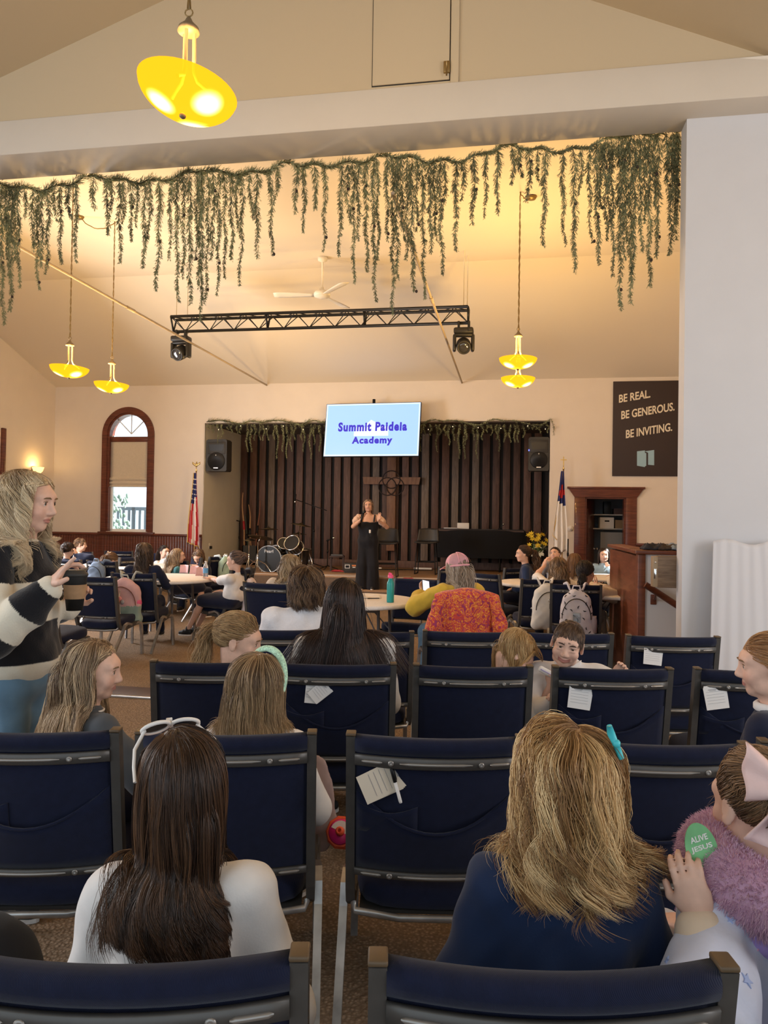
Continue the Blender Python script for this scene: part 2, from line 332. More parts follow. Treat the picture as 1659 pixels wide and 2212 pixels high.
# arched window: casing, sash, fan light, folded roman shade, pane, and the yard outside
win = MB()
def arch(r0, r1, n0, n1, zlo, mi=0):
    o_ = [(wc + r1*cos(a*PI/24), wzc + r1*sin(a*PI/24)) for a in range(25)]; i_ = [(wc + r0*cos(a*PI/24), wzc + r0*sin(a*PI/24)) for a in range(25)]
    for k in range(24): win.prism([o_[k], o_[k+1], i_[k+1], i_[k]], n0, n1, XZ, mi)
    for s_ in (-1, 1): win.bx(wc+s_*r0, wc+s_*r1, n0, n1, zlo, wzc, 0, mi)
arch(wr-.03, wr+.085, NW-.035, NW+.0, wz0-.02)
arch(wr-.075, wr-.02, NW-.005, NW+.2, wz0)
win.bx(wu0-.13, wu1+.13, NW-.07, NW+.03, wz0-.06, wz0-.01, .006).bx(wu0, wu1, NW+.03, NW+.11, rc(276, 948, NW)[1]-.06, rc(276, 948, NW)[1]+.05, .004)
wo = struct(win, 'window_1', m_casing)
sash = MB(); ztr = rc(276, 940, NW)[1]
for a in (PI/4, PI/2, 3*PI/4): sash.tube([(wc, NW+.12, ztr+.04), (wc+(wr-.07)*cos(a), NW+.12, ztr+.04+(wr-.03)*sin(a)*.9)], .012, 4)
sash.bx(wu0+.07, wu0+.12, NW+.08, NW+.13, wz0, ztr).bx(wu1-.12, wu1-.07, NW+.08, NW+.13, wz0, ztr).bx(wu0+.07, wu1-.07, NW+.08, NW+.13, wz0, wz0+.05)
sash.build('window_frame', mat('white_sash', (.8, .82, .84), .5), wo)
MB().bx(wu0+.05, wu1-.05, NW+.118, NW+.122, wz0, wz1-.02).build('window_pane', mat('clear_glass', (1, 1, 1), .02, spec=.5, alpha=.06), wo)
zs = rc(276, 1052, NW)[1]
def shade(a, b):
    z = ztr-.03 - (ztr-.03-zs)*b; k = max(0, (b-.8)/.2); y = .06 - .035*abs(sin(k*PI*2.5)) if k else .06
    return (wu0+.075 + (wu1-wu0-.15)*a, NW + y - .004*sin(a*9), z)
tag(MB().sheet(shade, 10, 60, .006).build('roman_shade', mat('linen_shade', (.62, .55, .45), .9, var=.04, vs=40)), 'beige folded roman shade half lowered in the arched window', 'shade').rotation_euler = (0, 0, -TH)
yd = MB().bx(-24, 14, NW+.4, 40, -.9, -.8); struct(yd, 'ground_outside', mat('pale_yard', (.34, .36, .35), .9, var=.15, vs=1))
# closed window frame in the side wall, only its edge shows
MB_ = MB().bx(UL, UL+.05, 12.2, 13.05, 1.0, 1.12, .01).bx(UL, UL+.05, 12.95, 13.06, 1.0, 3.2, .01).bx(UL, UL+.05, 12.0, 12.1, 1.0, 3.2, .01)
struct(MB_, 'window_2', m_casing)
# doorway with wide casing, open leaf, closet behind
dr = MB(); cw = .2
dr.bx(du0-cw, du0, NW-.03, NW+.02, 0, dz+.02, .006).bx(du1, du1+cw, NW-.03, NW+.02, 0, dz+.02, .006)
uh0, uh1 = du0-cw, du1+cw
dr.prism([(uh0, dz), (uh1, dz), (uh1+.12, dz+.17), (uh0-.12, dz+.17)], NW-.045, NW, XZ)
dr.bx(uh0-.14, uh1+.14, NW-.07, NW, dz+.16, dz+.2, .005)
dr.bx(du0, du0+.03, NW, NW+.2, 0, dz).bx(du1-.03, du1, NW, NW+.2, 0, dz).bx(du0, du1, NW, NW+.2, dz-.03, dz)
dd = struct(dr, 'door_2', m_casing)
ang = D(72); M_ = T(du0+.035, NW+.18, 0) @ Matrix.Rotation(ang, 4, 'Z')
lf = MB(); lf.M = M_; lf.box((.39, .02, 1.0), (.76, .04, 1.98), None, .004)
for zz in (.5, 1.45): lf.box((.39, -.004, zz), (.52, .012, .7), None, .006)
lo = lf.build('door_leaf', m_casing, dd)
hh = MB(); hh.M = M_; hh.lathe([(.03, 0), (.03, .01), (.012, .02), (.012, .05), (.028, .06), (.03, .08), (.015, .09)], (.70, -.005, 1.0), rotm(PI/2, 0, 0), 14); hh.build('door_handle', mat('chrome', (.75, .75, .75), .15, 1), lo)
m_closet = mat('closet_paint', (.42, .43, .44), .9)
struct(MB().bx(du0-.5, du0-.3, NW+.2, 16.5, 0, 2.6).bx(du1+.3, du1+.5, NW+.2, 16.5, 0, 2.6).bx(du0-.5, du1+.5, 16.4, 16.5, 0, 2.6).bx(du0-.5, du1+.5, NW+.2, 16.5, 2.5, 2.6).bx(du0-.5, du1+.5, NW+.1, 16.5, -.1, .0), 'wall_closet', m_closet)
# half wall of the stairs: post, white panel, wooden cap, handrail
NH = 6.95; pu0, pz = rc(1380, 1197, NH); pu1 = rc(1395, 1197, NH)[0]
hw = MB().bx(pu1, uP+1.5, NH+.02, NH+.1, 0, pz).bx(pu0, pu1, NH+.1, NH+2.0, 0, pz-.02, 0, 1); 
hw.bx(pu0-.005, pu1, NH, NH+.12, 0, pz, .006, 1).bx(pu0-.03, uP+1.5, NH-.03, NH+.36, pz, pz+.035, .006, 1).bx(pu0-.03, pu1+.1, NH+.3, NH+2.0, pz, pz+.035, .006, 1)
struct(hw, 'trim_6', [m_white, wood('brown_stair_wood', (.11, .030, .014), (.20, .06, .028), .4, (1, 1, 8), 3)])
# ================================================================ fixtures of the hall
m_blk = mat('black_metal', (.012, .012, .013), .45, .3); m_plastic = mat('black_plastic', (.040, .038, .036), .55, bump=.2, bs=300)
m_chrome = MATS['chrome']; m_brass = MATS['dull_brass']; m_bronze = mat('aged_brass_chain', (.30, .21, .09), .45, .7)
m_lampmetal = mat('brushed_nickel', (.20, .15, .09), .5, .3)
m_bowl = mat('lit_amber_glass', (1, .62, .08), .3); nt, b, L = nodes_of(m_bowl)
tc = nt.nodes.new('ShaderNodeTexCoord'); acc = None
for a in (3.5, 5.75, 1.6):
    vd = nt.nodes.new('ShaderNodeVectorMath'); vd.operation = 'DISTANCE'; vd.inputs[1].default_value = (.125*cos(a), .125*sin(a), -.09); L(tc.outputs['Object'], vd.inputs[0])
    mr = nt.nodes.new('ShaderNodeMapRange'); mr.interpolation_type = 'SMOOTHERSTEP'; mr.inputs['From Min'].default_value = .085; mr.inputs['From Max'].default_value = .02; mr.inputs['To Max'].default_value = 12; L(vd.outputs['Value'], mr.inputs['Value'])
    if acc is None: acc = mr.outputs['Result']
    else: ad = nt.nodes.new('ShaderNodeMath'); L(acc, ad.inputs[0]); L(mr.outputs['Result'], ad.inputs[1]); acc = ad.outputs[0]
em = nt.nodes.new('ShaderNodeEmission'); em.inputs['Color'].default_value = (1, .43, .009, 1); em.inputs['Strength'].default_value = 1.9
e2 = nt.nodes.new('ShaderNodeEmission'); e2.inputs['Color'].default_value = (1, .72, .16, 1); L(acc, e2.inputs['Strength'])
tr = nt.nodes.new('ShaderNodeBsdfTransparent'); tr.inputs[0].default_value = (1, .75, .35, 1)
a1 = nt.nodes.new('ShaderNodeAddShader'); mxs = nt.nodes.new('ShaderNodeMixShader'); mxs.inputs[0].default_value = .3
L(em.outputs[0], a1.inputs[0]); L(e2.outputs[0], a1.inputs[1]); L(a1.outputs[0], mxs.inputs[1]); L(tr.outputs[0], mxs.inputs[2]); L(mxs.outputs[0], nt.nodes['Material Output'].inputs['Surface'])

def pendant(p, label, energy, tilt=(0, 0), top=None, canopy=None, cordn=40):
    r = thing('pendant_lamp', label, 'lamp', p, 0, 'amber bowl pendant lamps')
    X = rotm(tilt[0], tilt[1], 0)
    def part(mb, name, m):
        if name in ('glass_bowl', 'finial'): mb.v = [tuple(X @ Vector(v)) for v in mb.v]
        return mb.build(name, m, r)
    o_ = [(.006 + .219*sin(t*PI/2)**.9, -.115*cos(t*PI/2)**1.25) for t in [k/12 for k in range(13)]]
    part(MB().lathe(o_ + [(.228, .006)] + [(x-.006, z+.008) for x, z in o_[::-1]], n=40, caps=False), 'glass_bowl', m_bowl)
    part(MB().ball((0, 0, -.122), (.016, .016, .013), n=12), 'finial', m_lampmetal)
    for k in range(3):
        a = k*2*PI/3 + .4; c_, s_ = cos(a), sin(a)
        part(MB().tube([(.115*c_, .115*s_, .0), (.09*c_, .09*s_, .022), (.045*c_, .045*s_, .05), (.028*c_, .028*s_, .09), (.026*c_, .026*s_, .27)], .009, 8), 'rod', m_lampmetal)
    part(MB().lathe([(.004, .345), (.012, .335), (.02, .318), (.046, .292), (.05, .272), (.0, .268)], n=20), 'cap', m_lampmetal)
    z1 = (top if top is not None else FLATZ) - p[2]
    ch = MB().tube([Vector((.018*cos(k), 0, .363+.018*sin(k))) for k in [q*2*PI/10 for q in range(10)]], .0035, 5, closed=True)
    n = int((z1-.38)/.035)
    for s_ in (0, PI): ch.tube([(.006*cos(k*1.05+s_), .006*sin(k*1.05+s_), .38 + (z1-.38)*k/n) for k in range(n+1)], .0045, 5)
    ch.build('chain', m_bronze, r)
    if canopy is not None:
        q = Vector(canopy) - Vector(p); a_ = Vector((0, 0, z1-.01)); dl = (q-a_).length
        sw = [a_.lerp(q, k/16) - Vector((0, 0, .55*dl*4*(k/16)*(1-k/16)*.5)) + Vector((.008*cos(k*1.7), .008*sin(k*1.7), 0)) for k in range(17)]
        MB().tube(sw, .007, 5).build('swag_chain', m_bronze, r)
        MB().lathe([(.0, -.03), (.05, -.026), (.065, 0), (.0, .0)], q, n=20).build('canopy', m_bronze, r)
    l = lamp('pendant_and_fill_bulb', 'POINT', (0, 0, .0), energy, WARM, shadow_soft_size=.14); l.parent = r
    return r
FE = 165
pendant(P(405, 196, 3.4), 'large amber glass bowl pendant lamp hanging in front of the beam', FE*.62, (D(-2), D(9)), top=zr-.3)
q = P(150, 795, 9.0); cz = lambda px, py: Vector((0, 0, EYE)) + ray(px, py)*((FLATZ-EYE)/ray(px, py).z)
pendant(q, 'lit amber bowl pendant at left on a straight chain, nearer the side wall', FE, (0, D(3)))
q = P(241, 830, 10.0); pendant(q, 'lit amber bowl pendant at left with a swagged chain, above the arched window', FE, (0, D(3)), canopy=Vector((q.x-.42, q.y-.15, FLATZ)))
q = P(1119, 776, 8.9); pendant(q, 'lit amber bowl pendant at right, upper of the stacked-looking pair', FE, (0, D(1)), canopy=Vector((q.x+.16, q.y+.12, FLATZ-.01)))
q = P(1119, 818, 9.9); pendant(q, 'lit amber bowl pendant at right, lower of the pair as seen', FE, (0, D(1)))
# fill bulbs added without fixtures: one outside the picture, one in the back half
lamp('pendant_and_fill_bulb', 'POINT', rw(2.6, 3.1, 3.5), 28, WARM, shadow_soft_size=.1)
lamp('pendant_and_fill_bulb', 'POINT', rw(-4.3, 12.0, 3.3), 60, WARM, shadow_soft_size=.1)
# wall sconce behind the standing woman
su = UL + .02
sp = Vector((0, 0, EYE)) + ray(72, 1003)*(su/(ray(72, 1003).x*cos(TH) - ray(72, 1003).y*sin(TH)))
r = thing('wall_sconce', 'lit wall sconce on the left wall behind the woman in stripes', 'lamp', sp + Vector((0, 0, -.12)), -TH)
MB().lathe([(.02, -.1), (.09, -.02), (.12, .06), (.114, .06), (.085, -.015), (.015, -.095)], (.11, 0, 0), n=20).build('shade', mat('sconce_glass', (.9, .8, .6), .4, emit=(1, .6, .2), es=2.0), r)
MB().box((.01, 0, 0), (.03, .09, .16), None, .008).tube([(.02, 0, -.03), (.09, 0, -.09), (.11, 0, -.1)], .008, 6).build('bracket', m_lampmetal, r)
l = lamp('sconce_bulb', 'POINT', (.13, 0, .08), 7, WARM, shadow_soft_size=.04); l.parent = r
# ceiling fan
m_fan = mat('fan_white', (.82, .78, .70), .5)
p = cz(697, 556); r = thing('ceiling_fan', 'white three-blade ceiling fan on a down rod', 'fan', p)
MB().lathe([(.0, 0), (.075, 0), (.07, -.05), (.02, -.075), (0, -.075)], n=20).build('canopy', m_fan, r)
MB().tube([(0, 0, -.06), (0, 0, -.5)], .014, 10).build('down_rod', m_fan, r)
MB().lathe([(0, -.46), (.03, -.46), (.035, -.52), (.11, -.53), (.13, -.56), (.12, -.60), (.05, -.625), (0, -.63)], n=24).build('motor_housing', m_fan, r)
for a in (178, 62, -58):
    m_ = MB(); m_.M = Matrix.Rotation(D(a), 4, 'Z') @ T(0, 0, -.575) @ rotm(D(11), 0, 0)
    m_.sheet(lambda x, y: (.12 + .62*x, (y-.5)*(.09 + .07*min(1, x*1.5)) if x < .97 else (y-.5)*.12, 0), 10, 3, .008); m_.build('blade', m_fan, r)
# lighting truss
NT = 10.9
t0, tz0 = rc(369, 686, NT); t1, tz1 = rc(1011, 660, NT); tz = (tz0+tz1)/2
r = thing('lighting_truss', 'black triangular lighting truss hung below the ceiling', 'truss', rw((t0+t1)/2, NT, tz), -TH)
Lh = (t1-t0)/2; hgt = .215; wd = .2
ch = [(0, 0), (wd, 0), (wd/2, -hgt)]
for y, z in ch: MB().tube([(-Lh, y, z), (Lh, y, z)], .024, 10).build('chord', m_blk, r)
wb = MB(); n = 23
for k in range(n):
    x0 = -Lh + 2*Lh*k/n; x1 = -Lh + 2*Lh*(k+1)/n; up = k % 2 == 0
    for (a, c_) in ((0, 2), (1, 2), (0, 1)):
        A, B = (ch[a], ch[c_]) if up else (ch[c_], ch[a]); wb.tube([(x0, *A), (x1, *B)], .0075, 5)
wb.build('web', m_blk, r)
for x in (-Lh, -Lh*.33, Lh*.33, Lh):
    MB().tube([(x, 0, 0), (x, wd, 0), (x, wd/2, -hgt)], .016, 6, closed=True).build('end_frame', m_blk, r)
m_slb = mat('stage_light_black', (.012, .011, .011), .5)
def beam_light(px, n_, label, yaw):
    u, _ = rc(px, 700, NT); r = thing('stage_light', label, 'stage light', rw(u, NT+wd/2, tz-hgt-.024), -TH, 'moving stage lights')
    for s_ in (-.075, .075): MB().box((s_, 0, 0), (.035, .07, .1), None, .006).tube([(s_, .045, .02), (s_, .075, .02)], .012, 6).build('clamp', m_blk, r)
    MB().box((0, 0, -.10), (.29, .19, .09), None, .025).box((.1, -.1, -.1), (.06, .03, .05), None, .008).build('base', m_slb, r)
    yk = MB(); yk.M = T(0, 0, -.145) @ Matrix.Rotation(yaw, 4, 'Z')
    yk.box((0, 0, -.015), (.27, .12, .04), None, .015)
    for s_ in (-1, 1): yk.box((s_*.135, 0, -.13), (.05, .13, .25), None, .022)
    yk.build('yoke', m_slb, r)
    hd = MB(); hd.M = T(0, 0, -.31) @ Matrix.Rotation(yaw, 4, 'Z') @ rotm(D(118), 0, 0)
    hd.lathe([(0, -.13), (.07, -.125), (.105, -.07), (.11, 0), (.105, .09), (.10, .13), (.085, .135), (.08, .115), (0, .11)], n=28); ho = hd.build('lamp_head', m_slb, r)
    ln = MB(); ln.M = hd.M; ln.ball((0, 0, .108), (.078, .078, .022), n=20); ln.build('lens', mat('dark_lens', (.03, .03, .035), .08, spec=.8), ho)
    return u
ua = beam_light(386, 0, 'black moving-head stage light at the left end of the truss', D(-8)); ub = beam_light(1001, 0, 'black moving-head stage light at the right end of the truss', D(6))
m_wire = mat('steel_wire', (.55, .5, .4), .4, .6)
for (u, dy, k) in ((ua-.04, 0, 'left front'), (ua+.05, wd, 'left rear'), (ub+.0, 0, 'right front'), (ub+.04, wd, 'right rear')):
    ob = MB().tube([(0, 0, 0), (0, 0, FLATZ-tz)], .006, 6).build('hanging_cable', m_wire); ob.location = rw(u, NT+dy, tz); tag(ob, 'thin steel cable holding the %s corner of the lighting truss' % k, 'cable', 'truss cables')
# tie rods from the beam to the stage wall
m_rod = mat('painted_tie_rod', (.34, .27, .19), .45)
for (px, py, lb) in ((576, 832, 'long thin tie rod crossing the ceiling at left, behind the pendants'), (998, 827, 'long thin tie rod crossing in front of the truss')):
    u, z = rc(px, py, NW); o = MB().tube([(u, N1-.02, z), (u, NW+.02, z)], .017, 10).tube([(u, N1+2.9, z), (u, N1+3.1, z)], .023, 10).build('tie_rod', m_rod); o.rotation_euler = (0, 0, -TH); tag(o, lb, 'rod', 'ceiling tie rods')

# ---------------------------------------------------------------- garlands
m_leaf = mat('cedar_leaf', (.26, .275, .155), .7, var=.45, vs=5); m_stem = mat('garland_stem', (.05, .04, .022), .8); m_cone = mat('seed_cone', (.045, .028, .02), .8)
def sprig(path, rad, rg, dens, cone=True, thick=.0022):
    """a hanging or running stem with short scale-leaf twigs; path world points"""
    mb = MB(); mb.tube(path, [thick*(1-.6*k/len(path)) for k in range(len(path))], 4, 1)
    V, Fc = [], []
    Lp = sum((path[k+1]-path[k]).length for k in range(len(path)-1)); nl = int(Lp*dens)
    for k in range(nl):
        t = rg.random()*(len(path)-1.001); i = int(t); p = path[i].lerp(path[i+1], t-i); ax = (path[i+1]-path[i]).normalized()
        a = rg.random()*2*PI; side = Vector((cos(a), sin(a), 0)); side = (side - ax*side.dot(ax)).normalized()
        fade = 1 - .55*(t/(len(path)-1))
        d = (side*(.7+.5*rg.random()) + ax*(.7+.8*rg.random())).normalized(); l = rad*(.55+.6*rg.random())*fade
        s2 = d.cross(side).normalized(); w_ = .0032 + .002*rg.random(); e = p + d*l; mp = p + d*l*.5
        b0 = len(V); V += [p, mp + s2*w_ + side*w_*.3, e, mp - s2*w_ + side*w_*.3]; Fc.append((b0, b0+1, b0+2, b0+3))
        if l > .018:
            for sg in (-1, 1):
                tw = (d + s2*sg*.9).normalized(); q0 = p + d*l*(.35+.3*rg.random()); b0 = len(V); V += [q0, q0 + tw*l*.22 + side*w_*.6, q0 + tw*l*.5, q0 + tw*l*.22 - side*w_*.6]; Fc.append((b0, b0+1, b0+2, b0+3))
    mb.add(V, Fc, 0, False)
    if cone and rg.random() < .45:
        i = rg.randrange(2, len(path)); mb.ball(path[i] + Vector((.012, -.01, 0)), (.012, .012, .015), n=8, mi=2)
    return mb
GM = [m_leaf, m_stem, m_cone]
rg = random.Random(11); NGL = N1 + .06
top = [(-12, 392), (0, 395), (40, 405), (90, 410), (140, 400), (180, 385), (215, 380), (250, 388), (300, 392), (350, 390), (400, 375), (440, 365), (480, 372), (530, 376), (580, 366), (625, 350), (660, 357), (700, 357), (760, 352), (800, 345), (840, 335), (870, 338), (920, 347), (960, 348), (1000, 345), (1040, 335), (1075, 318), (1110, 315), (1150, 322), (1200, 327), (1250, 322), (1300, 305), (1340, 292), (1380, 292), (1420, 288), (1466, 284)]
def gy(x):
    for (a, b_), (c_, d_) in zip(top, top[1:]):
        if a <= x <= c_: return b_ + (d_-b_)*(x-a)/(c_-a)
    return top[-1][1]
def at_n(px, py, n): u, z = rc(px, py, n); return rw(u, n, z)
gar = thing('cedar_garland', 'long cedar garland with hanging sprays strung under the beam', 'garland', at_n(840, 340, NGL), 0)
g0 = gar.location.copy()
vine = [at_n(x, gy(x) + 4*sin(x*.09), NGL) - g0 for x in range(-12, 1467, 6)]
sprig(vine, .095, rg, 620, False, .006).build('vine', GM, gar)
ends = [(3, 698), (25, 670), (40, 620), (80, 625), (90, 575), (104, 590), (130, 570), (165, 565), (200, 450), (232, 505), (258, 567), (283, 520), (312, 577), (345, 625), (382, 650), (410, 655), (437, 690), (450, 655), (473, 640), (485, 600), (500, 560), (523, 615), (555, 555), (585, 550), (657, 500), (702, 542), (737, 550), (763, 610), (790, 585), (806, 650), (848, 677), (857, 600), (888, 630), (913, 645), (928, 545), (950, 592), (985, 540), (1025, 482), (1050, 472), (1075, 460), (1107, 397), (1145, 435), (1177, 530), (1215, 530), (1240, 588), (1272, 522), (1288, 572), (1307, 482), (1322, 595), (1338, 670), (1362, 655), (1382, 540), (1403, 620), (1422, 555), (1452, 550), (1464, 515)]
ex = [(12, 560), (18, 600), (33, 560), (55, 470), (70, 540), (117, 480), (145, 470), (240, 470), (268, 480), (296, 490), (325, 520), (368, 560), (396, 600), (425, 560), (432, 620), (462, 560), (512, 500), (540, 470), (600, 440), (640, 460), (680, 450), (750, 480), (774, 520), (815, 560), (835, 520), (866, 520), (880, 560), (900, 500), (938, 520), (962, 450), (1000, 430), (1120, 380), (1160, 390), (1255, 420), (1298, 450), (1315, 520), (1345, 560), (1352, 520), (1372, 600), (1393, 480), (1412, 450), (1440, 430), (1459, 480)]
for (x, y1) in ends + ex:
    y0 = gy(x); n = max(6, int((y1-y0)/14)); dn = rg.uniform(-.05, .05); ph = rg.random()*6; sw = rg.uniform(-6, 6)
    pts = [at_n(x + 2.2*sin(k*.9+ph) + sw*(k/n)**2 + (3*sin(ph)*(k/n)**4), y0 + (y1-y0)*k/n, NGL + dn*k/n) - g0 for k in range(n+1)]
    sprig(pts, rg.uniform(.055, .08), rg, 470, True).build('hanging_spray', GM, gar)
# shorter garland along the top of the stage opening
NS = NW - .06; gar2 = thing('pine_garland', 'shorter pine garland draped along the top of the stage opening', 'garland', at_n(820, 912, NS)); g1 = gar2.location.copy()
sp_ = [at_n(x, 913 + 5*sin(x*.05) - (8 if x % 130 < 45 else 0)*sin((x % 130)/45*PI if x % 130 < 45 else 0), NS) - g1 for x in range(446, 1196, 5)] + [at_n(1196, 920, NS) - g1, at_n(1196, 940, NS) - g1]
sprig(sp_, .13, rg, 240, False, .008).build('vine', GM, gar2)
for k in range(74):
    x = 450 + k*10.0 + rg.uniform(-4, 4); l = rg.choice([18, 25, 35, 45, 60, 75]) if (530 < x < 700 or 905 < x < 1090) else rg.choice([12, 20, 30, 40])
    n = 8; ph = rg.random()*6
    sprig([at_n(x + 2*sin(i+ph), 915 + l*i/n, NS - .02) - g1 for i in range(n+1)], .06, rg, 330, False, .004).build('hanging_spray', GM, gar2)
lt = thing('string_lights', 'string of tiny clear bulbs along the stage opening', 'string lights', at_n(820, 922, NS-.05)); g2 = lt.location.copy()
m_tiny = mat('tiny_bulb', (1, .9, .7), .2, emit=(1, .85, .6), es=.7)
MB().tube([at_n(x, 921 + 4*sin(x*.07), NS-.06) - g2 for x in range(470, 1186, 8)], .004, 4).build('wire', m_blk, lt)
for x in (472, 520, 575, 612, 655, 925, 978, 1033, 1082, 1140, 1178): MB().ball(at_n(x, 924 + 4*sin(x*.07), NS-.065) - g2, (.009, .009, .013), n=8).build('bulb', m_tiny, lt)

# ---------------------------------------------------------------- screen, speakers, cross, sign
m_bez = mat('tv_bezel', (.02, .02, .025), .3)
m_scr = mat('lit_screen', (.1, .2, .4), .3, emit=(.36, .57, 1.0), es=1.05); m_scr2 = mat('lit_screen_edge', (.2, .3, .5), .3, emit=(.62, .80, 1.0), es=1.1)
m_scrw = mat('lit_screen_white', (.3, .3, .3), .3, emit=(.62, .78, 1.0), es=1.15); m_scrt = mat('lit_screen_text', (.02, .02, .2), .3, emit=(.035, .02, .62), es=.8)
ctr = at_n(803, 928, NW-.38); r = thing('tv_screen', 'large lit flat screen with blue lettering hung over the stage', 'television', ctr, -TH - D(4))
W, H = 1.94, 1.09; X = rotm(D(-9), 0, 0)
def tv(mb, nm, m, par=None): mb.v = [tuple(X @ Vector(v)) for v in mb.v]; return mb.build(nm, m, par or r)
tv(MB().box((0, .03, 0), (W, .06, H), None, .006), 'bezel', m_bez)
so = tv(MB().bx(-W/2+.012, W/2-.012, -.004, .001, -H/2+.012, H/2-.012).bx(-W/2+.04, W/2-.04, -.0055, -.004, -H/2+.04, H/2-.04, 0, 1), 'screen', [m_scr2, m_scr])
tv(MB().prism([(-.36, -.13), (.34, -.13), (.34, .06), (.16, .06), (.10, .14), (.03, .17), (-.02, .2), (-.06, .16), (-.11, .13), (-.13, .05), (-.36, .05)], .0056, .0066, FACE), 'screen_emblem', m_scrw, so)
def fit_text(txt, w, h, m, par, M, name='lettering', off=.0, ext=.002, space=1.0, align=0):
    o = lettering(txt, 1.0, m, par, None, off, ext, 'CENTER', space, name); c_ = np.array([v.co[:] for v in o.data.vertices]); lo, hi = c_.min(0), c_.max(0)
    o.data.transform(Matrix.Diagonal((w/(hi[0]-lo[0]), h/(hi[1]-lo[1]), 1, 1)) @ T(-(lo[0]+hi[0])/2, -(lo[1]+hi[1])/2, 0)); o.data.transform(M); return o
fit_text('Summit Paideia', 1.40, .19, m_scrt, so, X @ T(.01, -.008, .06) @ FACE, off=.046, space=1.16)
fit_text('Academy', .82, .185, m_scrt, so, X @ T(.02, -.008, -.235) @ FACE, off=.046, space=1.16)
MB().tube([(0, .1, .0), (0, .14, .62)], .03, 8).box((0, .1, 0), (.5, .06, .4), None, .01).build('mount', m_blk, r)
def pa(px0, px1, py0, py1, n, label):
    (u0, z1), (u1, z0) = rc(px0, py0, n), rc(px1, py1, n); w, h = u1-u0, z1-z0
    r = thing('loudspeaker', label, 'speaker', rw((u0+u1)/2, n, z0), -TH, 'wall loudspeakers')
    sh = MB(); sh.prism([(-w/2+.02, 0), (w/2-.02, 0), (w/2, .03), (w/2, h-.03), (w/2-.03, h), (-w/2+.03, h), (-w/2, h-.03), (-w/2, .03)], 0, .28, T(0, .28, 0) @ FACE)
    sh.box((0, .0, h*.73), (w*.86, .02, h*.38), None, .012); sh.build('cabinet', m_plastic, r)
    hn = MB().sheet(lambda a, b_: ((a-.5)*w*(.76 - .45*sin(b_*PI/2)), -.012 + .06*sin(b_*PI/2), h*.74 + (h*.15 if b_ < .02 else h*.15*(1-b_))), 8, 6)
    hn.prism([(-w*.3, h*.64), (w*.3, h*.64), (w*.38, h*.84), (-w*.38, h*.84)], .008, .013, FACE); hn.build('horn', mat('horn_black', (.012, .012, .014), .35), r)
    gr = MB().lathe([(0, .02), (w*.39, .018), (w*.42, .0), (w*.43, -.01)], (0, -.004, h*.32), rotm(PI/2, 0, 0), 32); go = gr.build('woofer_grille', mat('speaker_grille', (.018, .018, .02), .5, .3, bump=1, bs=500), r)
    MB().box((0, -.027, h*.1), (w*.22, .006, .02)).ball((0, -.028, h*.5), (.012, .005, .016), n=8).build('badge', mat('silver_badge', (.6, .6, .6), .3, .5), r)
    MB().box((0, .3, h*.5), (.16, .08, .3), None, .01).build('bracket', m_blk, r); return r
pa(446, 489, 949, 1018, NW+.05, 'black loudspeaker on the wall at the left edge of the stage opening')
r = pa(1142, 1186, 944, 1017, NW+.05, 'black loudspeaker with a blue light at the right edge of the stage opening')
MB().ball((-.19, -.01, .4), (.012, .012, .018), n=8).build('indicator_light', mat('blue_led', (.1, .1, 1), .3, emit=(.12, .16, 1), es=3), r)
# wooden cross with interlocked rings
m_cross = wood('cross_wood', (.16, .075, .042), (.25, .125, .07), .6, (5, 5, .8), 4)
NC = NB - .17; c0 = rc(846, 1038, NC); r = thing('wall_cross', 'brown wooden cross with three dark rings on the stage boards', 'cross', rw(c0[0], NC, c0[1]), -TH)
aw = (rc(906, 1038, NC)[0] - rc(782, 1038, NC)[0])/2; zb_ = rc(846, 1190, NC)[1] - c0[1]
MB().box((0, 0, (.75+zb_)/2), (.2, .06, .75-zb_), None, .008).build('upright', m_cross, r)
MB().prism([(-aw, .075), (aw, .075), (aw-.03, -.09), (-aw+.03, -.09)], -.02, .05, FACE).build('crossbar', m_cross, r)
for (x, z) in ((-.09, -.14), (.09, -.14), (0, .02)): MB().tube([(x + .2*cos(k*2*PI/36), -.06, z + .2*sin(k*2*PI/36)) for k in range(36)], .011, 6, closed=True).build('ring', mat('ring_iron', (.035, .02, .016), .6, .2), r)
# slogan board on the stage wall
NB_ = NW - .03; (s0, sz1_), (s1, sz0_) = rc(1325, 824, NB_), rc(1466, 1029, NB_); w, h = s1-s0, sz1_-sz0_
r = thing('slogan_board', 'dark board with white slogans and a doorway icon on the stage wall', 'sign', rw(s0, NB_, sz0_), -TH)
m_board = mat('charcoal_board', (.045, .032, .032), .7); m_let = mat('cream_letter', (.80, .72, .58), .7)
MB().bx(0, w, 0, .03, 0, h, .004).build('panel', m_board, r)
SK = Matrix(((1, 0, 0, 0), (.165, 1, 0, 0), (0, 0, 1, 0), (0, 0, 0, 1)))
def sg(txt, x0, y0, x1, y1, hp):
    (a, za), (b_, zb2) = rc(x0, y0, NB_), rc(x1, y1, NB_); fit_text(txt, b_-a, hp*14.1/1600, m_let, r, T((a+b_)/2-s0, -.003, (za+zb2)/2-sz0_) @ FACE @ SK, off=.022)
sg('BE REAL.', 1337, 862, 1405, 850, 17.5); sg('BE GENEROUS.', 1342, 895, 1457, 880, 18); sg('BE INVITING.', 1352, 938, 1452, 922, 18)
m_ic = mat('icon_blue', (.32, .50, .62), .6)
def pxp(pts): return [(rc(x, y, NB_)[0]-s0, rc(x, y, NB_)[1]-sz0_) for x, y in pts]
